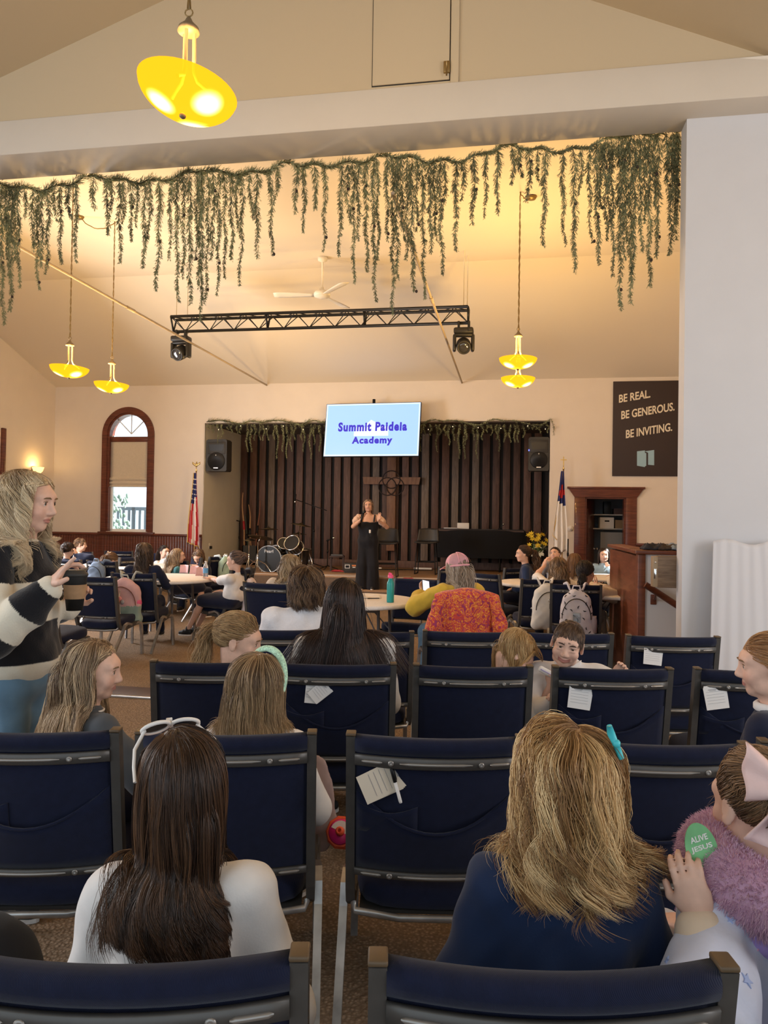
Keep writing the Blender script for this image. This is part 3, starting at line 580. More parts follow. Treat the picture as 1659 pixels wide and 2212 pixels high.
MB().prism(pxp([(1376, 975), (1393, 973), (1393, 1009), (1376, 1006)][::-1]), .001, .004, FACE).prism(pxp([(1400, 978), (1413, 972), (1413, 1005), (1400, 1004)][::-1]), .001, .004, FACE).prism(pxp([(1393, 975), (1413, 972), (1400, 978)][::-1]), .001, .0035, FACE).prism(pxp([(1392, 978), (1396, 979), (1396, 1006), (1392, 1008)][::-1]), .001, .003, FACE).build('doorway_icon', m_ic, r)

# ---------------------------------------------------------------- flags
m_pole = wood('oak_pole', (.35, .2, .07), (.5, .3, .12), .4); m_gold = mat('gold_finial', (.65, .48, .2), .3, .8)
m_red = mat('flag_red', (.48, .03, .035), .8); m_fw = mat('flag_white', (.80, .76, .72), .8); m_fb = mat('flag_blue', (.03, .04, .16), .8); m_fringe = mat('gold_fringe', (.65, .42, .12), .7)
def flag(px, pytop, n, label, kind):
    u, zt_ = rc(px, pytop, n); r = thing('standing_flag', label, 'flag', rw(u, n, 0), -TH)
    MB().lathe([(0, 0), (.16, 0), (.16, .02), (.08, .05), (.03, .06), (.025, .12), (0, .12)], n=20).build('stand', m_brass, r)
    MB().tube([(0, 0, .1), (.012, 0, zt_-.08)], .013, 8).build('pole', m_pole, r)
    f = MB().lathe([(.014, 0), (.02, .02), (.008, .05), (.012, .07)], (.012, 0, zt_-.1), n=10)
    if kind == 'us': f.ball((.012, 0, zt_+.03), (.025, .025, .05), n=10).sheet(lambda a, b_: (.012 + (a-.5)*.17, -.005, zt_ + .04 + .06*abs(a-.5)*2 - .05*b_), 8, 2, .008).ball((.02, -.01, zt_+.085), .018, n=8)
    else: f.box((.012, 0, zt_+.06), (.022, .014, .17)).box((.012, 0, zt_+.085), (.11, .014, .022))
    f.build('finial', m_gold, r)
    zt1 = zt_ - .13; Lf = 1.42 if kind == 'us' else 1.5
    NU, NV = 36, 30
    def fn(a, b_):
        w_ = .05 + .20*b_**.8; fold = sin(a*PI*5.5)*(.012 + .035*b_)
        x = (.0 - .55*w_ + w_*a*1.15) if kind == 'us' else (-.75*w_ + w_*a*1.15)
        return (x + .01*sin(b_*7+a*3), -.03 + fold - .02*b_, zt1 - Lf*b_ - (.10*a*b_ if kind == 'us' else .06*(1-a)*b_))
    mb = MB(); mb.sheet(fn, NU, NV, .003)
    mi = []
    q = NU*NV
    for k, fc in enumerate(mb.f):
        kk = k if k < q else (k-q if k < 2*q else None)
        if kk is None: mi.append(1 if kind != 'us' else 0); continue
        a, b_ = (kk//NV + .5)/NU, (kk % NV + .5)/NV
        if kind == 'us': mi.append(2 if b_ < .44 - .10*(a > .55) and a < .9 else (0 if int(a*9 + b_*1.2) % 2 else 1))
        else: mi.append((0 if abs(a-.5) < .2 and .17 < b_ < .34 or abs(b_-.27) < .03 and .15 < a else 2) if b_ < .36+.08*a else 1)
    mb.mi = mi
    if kind == 'us':
        for i in range(5):
            for j in range(5):
                p = Vector(fn(.1 + .16*i, .09 + .07*j)); st_ = [(.016*(1 if t % 2 == 0 else .42)*sin(t*PI/5), .016*(1 if t % 2 == 0 else .42)*cos(t*PI/5)) for t in range(10)]
                mb.prism(st_, .002, .006, T(p + Vector((0, -.006, 0))) @ FACE, 1)
        mb.tube([fn(.0, b_/20) for b_ in range(21)], .009, 5, 3); mb.tube([fn(a/16, 1) for a in range(17)], .012, 5, 3)
    else: mb.tube([fn(a/16, 1) for a in range(10)], .010, 5, 3).tube([fn(.5, .0), Vector(fn(.4, .5)) + Vector((-.03, -.02, 0)), Vector(fn(.1, .78)) + Vector((-.03, -.02, 0)), Vector(fn(.25, .84)) + Vector((0, -.03, 0))], .007, 5, 3)
    mb.build('cloth', [m_red, m_fw, m_fb, m_fringe], r)
    return r
flag(423, 1008, NW-.4, 'American flag furled on a pole with an eagle finial, left of the stage', 'us')
flag(1216, 1003, NW-.35, 'white Christian flag with blue canton on a pole with a cross finial', 'chr')

# ---------------------------------------------------------------- things on the stage
def onstage(px, py, z=STG):
    d = ray(px, py); t = (z-EYE)/d.z; return Vector((0, 0, EYE)) + d*t
m_shell = mat('black_lacquer', (.012, .012, .013), .15, coat=.6); m_head = mat('black_drumhead', (.015, .015, .016), .4); m_cym = mat('dark_bronze_cymbal', (.12, .09, .05), .35, .8)
KS = 'drum kit'
yb = 15.1
def drum(px, py, Y, r_, dp, rotx, rz, label, legs=True, shell=m_shell, text=None, nm='tom_drum', cat='drum', floor=STG):
    p = P(px, py, Y); r = thing(nm, label, cat, (p.x, p.y, floor), rz, KS); h = p.z - floor; X = T(0, 0, h) @ rotm(rotx, 0, 0)
    MB().lathe([(r_, -dp/2), (r_, dp/2)], M=X, n=36, caps=False).lathe([(0, -dp/2), (r_, -dp/2)], M=X, n=36, caps=False).build('shell', shell, r)
    ho = MB()
    for z in (-dp/2, dp/2): ho.tube([X @ Vector(((r_+.008)*cos(k*2*PI/40), (r_+.008)*sin(k*2*PI/40), z)) for k in range(40)], .013, 6, closed=True)
    ho.build('hoop', mat('silver_hoop', (.4, .4, .4), .3, .7) if nm == 'bass_drum' else m_chrome, r)
    hd = MB().lathe([(0, dp/2+.004), (r_, dp/2+.002)], M=X, n=36, caps=False).build('drumhead', m_head, r)
    lg = MB()
    for k in range(8):
        a = k*PI/4 + .2; lg.tube([X @ Vector(((r_+.018)*cos(a), (r_+.018)*sin(a), z)) for z in (-dp/2, dp/2)], .005, 5)
    lg.build('tension_rods', m_chrome, r)
    if text: fit_text(text, r_*.72, r_*.24, mat('white_script', (.8, .8, .8), .5), hd, X @ T(0, r_*.62, dp/2+.006), off=.008, name='lettering')
    if legs:
        for s_ in (-1, 1): MB().tube([X @ Vector((s_*r_*.9, -r_*.35, .1)), (s_*(r_+.12), -dp/2-.08, .01)], .009, 6).build('leg', m_chrome, r)
    return r
drum(589, 1207, yb, .26, .40, D(90), D(-14), 'black bass drum with white script lettering', True, text='Pearl', nm='bass_drum')
def stand_pole(r, h, spread=.28, m=m_chrome):
    for k in range(3):
        a = k*2*PI/3 + .5; MB().tube([(0, 0, .26), (spread*.6*cos(a), spread*.6*sin(a), .16), (spread*cos(a), spread*sin(a), .01)], .011, 6).build('tripod_leg', m, r)
    MB().tube([(0, 0, .1), (0, 0, h)], .012, 8).lathe([(.02, -.02), (.02, .02)], (0, 0, h*.55), n=10).build('pole', m, r)
def cymbal(px, py, Y, r_, tilt, rz, label, pxb=None):
    p = P(px, py, Y); b_ = PF(pxb, Y) if pxb else p; r = thing('cymbal_stand', label, 'cymbal', (b_.x, Y, STG), 0, KS); h = p.z - STG; dx = p.x - b_.x
    stand_pole(r, h-.03 if abs(dx) < .05 else h-.1)
    if abs(dx) >= .05: MB().tube([(0, 0, h-.12), (dx, 0, h)], .009, 6).build('boom_arm', m_chrome, r)
    X = T(dx, 0, h) @ Matrix.Rotation(rz, 4, 'Z') @ rotm(tilt, 0, 0)
    MB().lathe([(0, .03), (.03, .028), (.05, .012), (r_, -.012), (r_, -.015), (.05, .008), (0, .02)], M=X, n=36).tube([X @ Vector((0, 0, -.05)), X @ Vector((0, 0, .06))], .006, 6).build('cymbal', m_cym, r)
cymbal(563, 1160, 14.75, .25, D(-14), D(-30), 'bronze ride cymbal tilted on a chrome stand, front left of the kit', 558)
cymbal(580, 1142, 15.3, .2, D(-4), 0, 'dark crash cymbal nearly level above the bass drum', 585)
cymbal(650, 1133, 15.2, .21, D(10), D(75), 'dark crash cymbal tilted up at the right of the kit', 648)
cymbal(645, 1153, 15.5, .17, 0, 0, 'small dark hi-hat cymbal behind the toms', 646)
cymbal(539, 1166, 14.9, .12, D(4), 0, 'small splash cymbal on a chrome stand beside the wooden bows', 539)
drum(635, 1178, 15.05, .155, .24, D(62), D(-20), 'black tom drum mounted right of the bass drum', False, floor=STG)
drum(613, 1178, 15.25, .12, .18, D(60), D(10), 'small chrome-shelled tom drum behind the bass drum', False, shell=m_chrome)
drum(650, 1205, 15.4, .2, .36, D(4), 0, 'black floor tom at the right of the kit', True)
# stand holding bows
p = onstage(541, 1219); r = thing('bow_rack', 'black box rack holding wooden archery bows', 'rack', p)
MB().box((0, 0, .02), (.34, .3, .04)).box((-.16, 0, .22), (.02, .3, .44)).box((.16, 0, .22), (.02, .3, .44)).box((0, -.14, .22), (.34, .02, .44)).box((0, .14, .22), (.34, .02, .44)).build('box', m_plastic, r)
m_bow = wood('pale_bow_wood', (.42, .22, .10), (.60, .36, .19), .45, (4, 4, 1), 4)
def bow(x0, y0, x1, y1, bend, label, band, m=m_bow):
    a, b_ = P(x0, y0, p.y+.02), P(x1, y1, p.y+.02); b_.z = max(b_.z, STG+.06); o = MB(); n = 24; dd_ = (a-b_)
    pts = [b_ + dd_*k/n + Vector((bend*sin(k/n*PI) + bend*.5*sin(k/n*3*PI), 0, 0)) - b_ for k in range(n+1)]
    r = thing('archery_bow', label, 'bow', b_, 0, 'wooden bows in the rack')
    o.tube(pts, [.013+.011*sin(k/n*PI) for k in range(n+1)], 8, flat=.7).build('limbs', m, r)
    MB().tube(pts[11:15], .027, 8).build('grip', band, r)
m_rg = mat('red_grip', (.45, .03, .04), .6)
bow(525, 1064, 532, 1212, -.03, 'pale wooden bow with a red grip, leftmost in the rack', m_rg)
bow(537, 1090, 540, 1212, .03, 'pale wooden bow with a black grip, middle of the rack', m_blk)
bow(562, 1080, 547, 1212, .02, 'reddish brown bow leaning right in the rack', m_blk, wood('reddish_bow_wood', (.22, .08, .045), (.32, .13, .07), .45))
bow(530, 1112, 536, 1212, .01, 'dark green bow between the two pale ones', m_blk, mat('green_bow', (.04, .055, .04), .5))
def mic_stand(px, pyb, pytop, label, boom=None, z=STG):
    p = onstage(px, pyb, z); h = P(px, pytop, p.y).z - z; r = thing('microphone_stand', label, 'microphone stand', p)
    for k in range(3): a = k*2.09+.3; MB().tube([(0, 0, .09), (.24*cos(a), .24*sin(a), .012)], .009, 6).build('tripod_leg', m_blk, r)
    MB().tube([(0, 0, .08), (0, 0, h)], .012, 8).lathe([(.02, -.03), (.02, .03)], (0, 0, h*.62), n=10).build('pole', m_blk, r)
    if boom:
        a, b_ = P(*boom[0], p.y) - p, P(*boom[1], p.y) - p; MB().tube([a, b_], .009, 6).ball((0, 0, h), .022, n=8).build('boom', m_blk, r)
        d = (a-b_).normalized(); X = T(a) @ along(boom[2] if len(boom) > 2 else d)
        MB().lathe([(0, -.12), (.012, -.12), (.014, .02), (.0, .02)], M=X, n=12).build('microphone', m_blk, r); MB().lathe([(.013, .02), (.024, .04), (.024, .07), (0, .09)], M=X, n=12).build('microphone_head', m_chrome, r)
mic_stand(677, 1226, 1097, 'tall boom microphone stand leaning its boom over the drums', ((638, 1079), (706, 1103), (-.1, 0, -1)))
mic_stand(516, 1218, 1126, 'microphone stand with a short microphone beside the grey wall', ((507, 1123), (520, 1127)))
mic_stand(707, 1231, 1167, 'short black stand with an angled top beside the small table', ((716, 1164), (706, 1168)))
p = onstage(728, 1233); r = thing('small_table', 'small dark wooden table on the stage beside the black stand', 'table', p)
m_dkw = wood('dark_table_wood', (.045, .025, .02), (.075, .04, .03), .5)
MB().box((0, 0, .3), (.31, .28, .03), None, .006).build('table_top', m_dkw, r)
for sx in (-1, 1):
    for sy in (-1, 1): MB().box((sx*.13, sy*.11, .143), (.03, .03, .285)).build('leg', m_dkw, r)
o = MB().box((0, 0, .015), (.26, .14, .03), None, .008).box((0, -.03, .033), (.2, .03, .01), None, 0, 1).build('effects_box', [mat('grey_box', (.12, .11, .11), .5), m_blk]); o.location = p + Vector((0, -.02, .316)); tag(o, 'grey flat device lying on the small dark table', 'device')
p = onstage(758, 1237); r = thing('guitar_amplifier', 'small black amplifier with orange and white labels on the stage', 'amplifier', p)
MB().box((0, 0, .1), (.27, .2, .2), None, .012).build('cabinet', m_plastic, r)
MB().box((-.07, -.102, .13), (.10, .006, .075)).box((-.07, -.106, .13), (.075, .006, .05), None, 0, 1).build('panel_window', [m_fw, m_blk], r)
MB().box((.065, -.102, .15), (.085, .006, .028)).build('orange_label', mat('orange_label', (.75, .25, .08), .6), r); MB().box((.065, -.102, .115), (.06, .006, .018)).build('white_label', m_fw, r)
o = MB().tube([(-.12, 0, .0), (-.05, .02, .01), (.05, -.01, .01), (.13, 0, 0)], [.02, .045, .04, .02], 8, flat=.5).build('red_pouch', mat('red_cloth', (.5, .04, .05), .8)); o.location = onstage(728, 1234) + Vector((.02, -.28, .02)); tag(o, 'small red pouch on the stage floor in front of the little table', 'pouch')
for (px, py, w_, lb) in ((800, 1231, .5, 'pale power strip on the stage behind the speaker'), (915, 1232, .4, 'white power strip under the bar stool by the black table')):
    o = MB().box((0, 0, .02), (w_, .05, .04), None, .008).build('power_strip', m_fw); o.location = onstage(px, py) + Vector((0, .3, 0)); o.rotation_euler = (0, 0, -TH); tag(o, lb, 'power strip')
o = MB().tube([(.9*sin(k*.35)*.5 + k*.02 - .5, .07*cos(k*.9), .008) for k in range(40)], .007, 5).build('stage_cable', m_blk); o.location = onstage(868, 1233) + Vector((0, .25, 0)); tag(o, 'black cable lying in loops at the foot of the board wall', 'cable')
o = MB().prism([(-.09, 0), (.1, -.01), (.06, .05), (0, .03), (-.06, .06)], 0, .03).build('red_scrap', m_rg); o.location = onstage(881, 1252) ; tag(o, 'small red object at the stage edge', 'scrap')
# bar stools
m_leather = mat('dark_leatherette', (.03, .026, .024), .45, bump=.2, bs=120)
def stool(px, py, label, rz):
    p = onstage(px, py); r = thing('bar_stool', label, 'bar stool', p, rz, 'bar stools on the stage')
    MB().sheet(lambda a, b_: ((a-.5)*.44, -.2 + .42*b_, .645 + .02*(2*a-1)**2 + .03*(b_ > .9)), 10, 8, .03).build('seat', m_leather, r)
    MB().sheet(lambda a, b_: ((a-.5)*(.44 - .06*b_), .2 - .07*(2*a-1)**2 + .07*b_, .66 + .27*b_ - .02*b_*(2*a-1)**2), 12, 8, .03).build('backrest', m_leather, r)
    for sx in (-1, 1):
        for sy in (-1, 1): MB().tube([(sx*.17, sy*.15, .63), (sx*.21, sy*.2, .012)], .011, 6).build('leg', m_blk, r)
        MB().tube([(sx*.21, -.21, .012), (sx*.21, .21, .012)], .011, 6).build('sled_rail', m_blk, r)
    MB().tube([(-.19, -.175, .25), (.19, -.175, .25)], .01, 6).tube([(-.19, .175, .25), (.19, .175, .25)], .01, 6).build('footrest', m_blk, r)
stool(921, 1240, 'dark leather bar stool standing left of the black draped table', D(-12)); stool(834, 1246, 'dark leather bar stool half hidden behind the speaking woman', D(-6))
# black draped table
pa_ = onstage(1038, 1234); r = thing('draped_table', 'tall table under a black cloth on the stage', 'table', pa_, -TH)
ht_ = .915; wl = 187*pa_.y/1600*1.02; m_bc = mat('black_cloth', (.006, .006, .008), .95, sheen=.1)
MB().box((0, 0, ht_-.03), (wl-.1, .6, .04)).build('table_top', m_dkw, r)
for sx in (-1, 1):
    for sy in (-1, 1): MB().tube([(sx*(wl/2-.55), sy*.22, ht_-.05), (sx*(wl/2-.55), sy*.22, 0)], .018, 8).build('leg', m_blk, r)
def drape(a, b_):
    t = a*2*PI; c_ = cos(t); s_ = sin(t); k = 6; dn = abs(c_)**k + abs(s_)**k; q = dn**(-1/k)
    f = 1 + (.02*sin(t*13) if b_ > .4 else 0)*b_ + .05*max(0, b_-.35)
    if b_ < .3: return (c_*q*wl/2*(b_/.3), s_*q*.31*(b_/.3), ht_ + .002)
    return (c_*q*wl/2*f, s_*q*.31*f, ht_ - .62*(b_-.3)/.7)
tag_ = MB().sheet(drape, 90, 14, 0).build('tablecloth', m_bc); tag_.location = pa_; tag_.rotation_euler = (0, 0, -TH); tag(tag_, 'black cloth hanging over the tall table on the stage', 'tablecloth')
o = MB().box((0, 0, .065), (.25, .10, .13), None, .006).build('white_box', m_fw); o.location = pa_ + Vector((-.40, -.05, ht_+.003)); tag(o, 'white box standing on the black draped table', 'box')
o = MB().box((0, 0, .012), (.3, .2, .024), None, .004).build('paper_stack', mat('grey_paper', (.5, .5, .52), .7)); o.location = pa_ + Vector((-.67, -.1, ht_+.003)); tag(o, 'flat stack of grey papers left of the white box', 'papers')
r = thing('desk_microphone', 'gooseneck microphone on the black draped table', 'microphone', pa_ + Vector((.40, -.1, ht_+.002)))
MB().lathe([(0, 0), (.05, 0), (.05, .015), (.01, .03), (0, .03)], n=16).tube([(0, 0, .02), (.02, 0, .06), (.06, 0, .10)], .006, 6).build('stem', m_blk, r); MB().ball((.07, 0, .115), .024, n=12).build('microphone_head', m_chrome, r)
# flowers
pv = onstage(1163, 1247) + Vector((0, .2, 0)); r = thing('flower_arrangement', 'vase of yellow and white lilies with bare twigs by the stage', 'flowers', pv)
MB().lathe([(0, 0), (.06, 0), (.05, .03), (.05, .2), (.09, .42), (.08, .42), (.045, .2), (.0, .1)], n=20).build('vase', mat('glass_vase', (.6, .7, .68), .1, trans=.6), r)
rf = random.Random(4); m_yel = mat('yellow_petal', (.75, .52, .04), .6); m_wp = mat('white_petal', (.8, .8, .68), .6); m_gl = mat('flower_leaf', (.08, .13, .04), .6, var=.3)
for k in range(26):
    white = k % 3 == 1; zc = .44 + (rf.random()*.18 if white else .12 + rf.random()*.3); xc, yc = rf.uniform(-.2, .2)*(1 if zc > .5 else .7), rf.uniform(-.18, .12); fl = MB(); d = Vector((xc*1.6, yc*1.6-.5, .5)).normalized(); X = T(xc, yc, zc) @ along(d); L_ = .10 if white else .06
    for j in range(6):
        Xp = X @ Matrix.Rotation(j*PI/3, 4, 'Z'); fl.M = Xp; fl.sheet(lambda a, b_: ((b_-.5)*L_*.42*sin(PI*min(.98, a*.9+.08)), L_*a, L_*.55*a - L_*.35*a*a), 4, 2)
    fl.M = None; fl.tube([(xc*.15, yc*.15, .36), (xc*.6, yc*.6, zc-.1), (xc, yc, zc)], .004, 4, 1); fl.build('blossom', [m_wp if white else m_yel, m_gl], r)
lv = MB()
for k in range(50):
    a = rf.random()*6.28; l = .14+.2*rf.random(); z0 = .38; d = Vector((cos(a)*.8, sin(a)*.8, .5+rf.random())).normalized(); lv.M = T(0, 0, z0) @ along(d); lv.sheet(lambda a_, b_: ((b_-.5)*.05*sin(PI*a_), .02*a_*a_*3, l*a_), 5, 2)
lv.M = None; lv.build('leaves', m_gl, r)
for k in range(6):
    a = rf.uniform(-1, 1); MB().tube([(0, 0, .4), (a*.15+.05*sin(k), .02, .7), (a*.3, .03, .9+.1*rf.random()), (a*.32+.1*cos(k*2), 0, 1.08+.12*rf.random())], [.006, .005, .004, .002], 4).build('twig', mat('bare_twig', (.10, .045, .03), .8), r)
mic_stand(1226, 1252, 1164, 'thin black microphone stand right of the flowers', z=STG)
# wall bits
o = MB().lathe([(0, .03), (.05, .025), (.055, 0), (0, 0)], M=rotm(PI/2, 0, 0), n=24).lathe([(0, .04), (.02, .036), (.022, .03), (0, .03)], M=rotm(PI/2, 0, 0), n=16).build('round_thermostat', m_fw); uu, zz = rc(1232, 1142, NW); o.location = rw(uu, NW, zz); o.rotation_euler = (0, 0, -TH); tag(o, 'small round white thermostat on the wall beside the white flag', 'thermostat')
r = thing('wall_outlet', 'white wall outlet with a black plug on the grey stage side wall', 'outlet', rw(uA0, NW+.35, .9), -TH); MB().box((.004, 0, 0), (.008, .08, .12), None, .003).build('plate', m_fw, r); MB().box((.03, 0, -.03), (.05, .05, .06), None, .008).build('plug', m_blk, r)
# closet shelf and boxes
def closet(u0, u1, n0, n1, z0, z1, name, m, label, cat): o = MB().bx(u0, u1, n0, n1, z0, z1, .004).build(name, m); o.rotation_euler = (0, 0, -TH); return tag(o, label, cat)
zs1, zs2 = rc(1310, 1141, 15.6)[1], rc(1310, 1111, 15.6)[1]; m_shelf = mat('shelf_white', (.5, .5, .5), .7)
for z, lb in ((zs1, 'lower white shelf in the closet behind the doorway'), (zs2, 'upper white shelf in the closet behind the doorway')): closet(du0-.3, du1+.3, 15.45, 16.4, z-.025, z, 'closet_shelf', m_shelf, lb, 'shelf')
def cu(px): return rc(px, 1120, 15.6)[0]
o = closet(cu(1295), cu(1325), 15.5, 15.8, zs1, zs1+.22, 'storage_box', m_fw, 'white storage box with a hand hole on the lower closet shelf', 'box'); MB().bx(cu(1305), cu(1315), 15.495, 15.505, zs1+.13, zs1+.16, .004).build('hand_hole', m_dark, o)
closet(cu(1328), cu(1350), 15.5, 15.8, zs1, zs1+.17, 'cardboard_box', mat('cardboard', (.28, .19, .11), .8), 'brown cardboard box beside the white storage box', 'box')
closet(cu(1303), cu(1318), 15.5, 15.7, zs2, zs2+.26, 'black_container', m_blk, 'tall black container on the upper closet shelf', 'container'); closet(cu(1325), cu(1350), 15.55, 15.8, zs2, zs2+.12, 'brown_bin', mat('brown_bin', (.10, .05, .04), .7), 'dark brown bin on the upper closet shelf', 'bin')
closet(cu(1297), cu(1350), 15.55, 15.6, .75, zs1-.08, 'grey_panel', mat('grey_panel', (.30, .31, .33), .7), 'grey panel leaning under the lower closet shelf', 'panel')
# stair hall: handrail, wooden box on the pier, clothes on the ledge
m_rail = MATS['brown_stair_wood']; r0 = rc(1394, 1263, NH-.1); r1 = rc(1475, 1316, NH-.1)
r = thing('handrail', 'sloping brown wooden handrail on the white stair wall', 'handrail', rw(r0[0], NH-.1, r0[1]), -TH); MB().tube([(0, 0, 0), (r1[0]-r0[0]+.4, 0, (r1[1]-r0[1])*(1+.4/(r1[0]-r0[0])))], .026, 10, flat=1.1).build('rail', m_rail, r)
MB().tube([(.09, 0, -.07), (.09, .06, -.13), (.09, .12, -.14)], .012, 6).box((.09, .115, -.14), (.05, .012, .09), None, .004).build('bracket', m_rail, r)
NX = N1 + .004; b0 = rc(1411, 1201, NX); b1 = rc(1474, 1271, NX)
r = thing('wooden_box', 'square wooden wall box with a metal latch strip by the stairs', 'box', rw(b0[0], NX, b1[1]), -TH); bw_, bh_ = b1[0]-b0[0], b0[1]-b1[1]
MB().bx(.035, bw_, 0, .1, 0, bh_, .004).build('body', wood('walnut_grain', (.14, .085, .05), (.25, .165, .10), .5, (1.2, 1, 9), 6), r)
MB().bx(0, .037, .0, .1, .004, bh_-.004, .003).build('latch_strip', mat('tan_strip', (.33, .24, .15), .5, .2), r); MB().bx(.008, .026, -.008, .0, .07, .15, .003).ball((.017, -.006, .2), .008, n=8).build('latch', m_chrome, r)
for k, (px, w_, m_, lb) in enumerate(((1412, .16, mat('dark_garment', (.03, .03, .04), .9), 'crumpled dark garment on the ledge of the stair wall, at left'), (1435, .15, mat('brown_garment', (.07, .05, .04), .9), 'crumpled brown-black garment in the middle of the ledge'), (1456, .13, mat('blue_garment', (.25, .32, .42), .9), 'pale blue garment on the ledge beside the pier'))):
    u, _ = rc(px, 1180, NH+.15); ph = k*2.1
    o = MB().sheet(lambda a, b_: ((a-.5)*w_*1.3, (b_-.5)*.24, max(.0, (.03 + .018*sin(a*11+ph)*sin(b_*9+ph) + .012*sin(a*23+b_*17))*min(1, 6*min(a, 1-a, b_, 1-b_)+.1))), 18, 14, .012).build('folded_garment', m_); o.location = rw(u, NH+.15, pz+.048); o.rotation_euler = (0, 0, -TH+.2*k); tag(o, lb, 'garment', 'garments on the ledge')
# white sheet draped against the pier
NDR = N0 + .14; d0 = rc(1520, 1450, NDR); d1 = rc(1539, 1169, NDR); uw = rc(1700, 1169, NDR)[0]
def dfn(a, b_):
    ul = d1[0] + (d0[0]-d1[0])*b_; u = ul + (uw + .1*b_ - ul)*a
    f = .004*sin(a*21 + b_*1.5)*b_**.5 + .004*sin(a*43 + 2*b_) + .02*sin(a*7+b_*3)*b_
    return (u, NDR - .02 - .14*b_ + f, d1[1] + .02*sin(a*9)*(1-b_) - (d1[1]-.012)*b_)
o = MB().sheet(dfn, 70, 40, .004).build('white_sheet', mat('thin_white_cloth', (.62, .61, .63), .8, sheen=.2)); o.rotation_euler = (0, 0, -TH); tag(o, 'thin white sheet draped to the floor against the white pier', 'sheet')
# outside the window
m_out = mat('pale_fence', (.12, .17, .21), .8); r = thing('porch_railing', 'pale porch railing seen through the lower window', 'railing', rw(wc*21/NW, 21, -.8), -TH)
MB().bx(-1.6, 2, 0, .06, 2.5, 2.6).bx(-1.6, 2, 0, .06, 1.75, 1.83).build('rails', m_out, r)
bl = MB()
for k in range(20): bl.bx(-1.6+k*.18, -1.54+k*.18, 0, .05, 1.8, 2.5)
bl.build('balusters', m_out, r)
for x in (-1.6, .2, 2): MB().bx(x-.05, x+.05, 0, .1, 0, 2.6).build('post', m_out, r)
rs_ = random.Random(2); sh_ = MB()
for k in range(420): t_ = rs_.random()*6.28; q_ = rs_.random()**.5; sh_.ball((.62*q_*cos(t_)*(1-.2*k/420), rs_.uniform(-.3, .3), .2 + 2.7*k/420 + .2*q_*sin(t_)), (rs_.uniform(.03, .07), .03, rs_.uniform(.04, .09)), n=6)
o = sh_.build('garden_shrub', mat('pale_foliage', (.20, .30, .25), .9, var=.4, vs=6)); o.location = rw(wc*19.5/NW-.55, 19.5, -.8); tag(o, 'pale green shrub outside the arched window', 'shrub')
# ================================================================ chairs and tables
m_navy = mat('navy_upholstery', (.0070, .0100, .030), .85, var=.12, vs=40, spec=.15, sheen=.10); wave_bump(m_navy, 190, .35, .001, (0, D(38), D(38)))
m_post = mat('charcoal_painted_steel', (.085, .080, .075), .42, .35, var=.08, vs=30); m_cap = mat('brown_end_cap', (.10, .065, .035), .5)
m_rib = mat('worn_rail_rib', (.30, .28, .26), .35, .6); m_leg = mat('worn_silver_leg', (.38, .37, .36), .32, .75, var=.25, vs=14)
m_bot = mat('under_seat', (.03, .028, .026), .9)
BULGE = .036
def by(x): return -BULGE*(1 - (x/.235)**2)
def lean(z): return (.865 - z)*.17
def strip(mb, prof, w=.236, n=14, mi=0):
    """closed profile [(y,z)] swept across the curved back"""
    m = len(prof); vs = []
    for i in range(n+1):
        x = -w + 2*w*i/n
        for y, z in prof: vs.append((x, y + by(x) + lean(z), z))
    fs = [(i*m+k, i*m+(k+1) % m, (i+1)*m+(k+1) % m, (i+1)*m+k) for i in range(n) for k in range(m)] + [tuple(range(m))[::-1], tuple(n*m+k for k in range(m))]
    return mb.add(vs, fs, mi)
def rr(y0, y1, z0, z1, r, n=4):
    o = []
    for cy_, cz_, a0 in ((y1-r, z1-r, 0), (y0+r, z1-r, PI/2), (y0+r, z0+r, PI), (y1-r, z0+r, 1.5*PI)):
        o += [(cy_ + r*cos(a0+PI/2*k/n), cz_ + r*sin(a0+PI/2*k/n)) for k in range(n+1)]
    return o
PROTO = {}
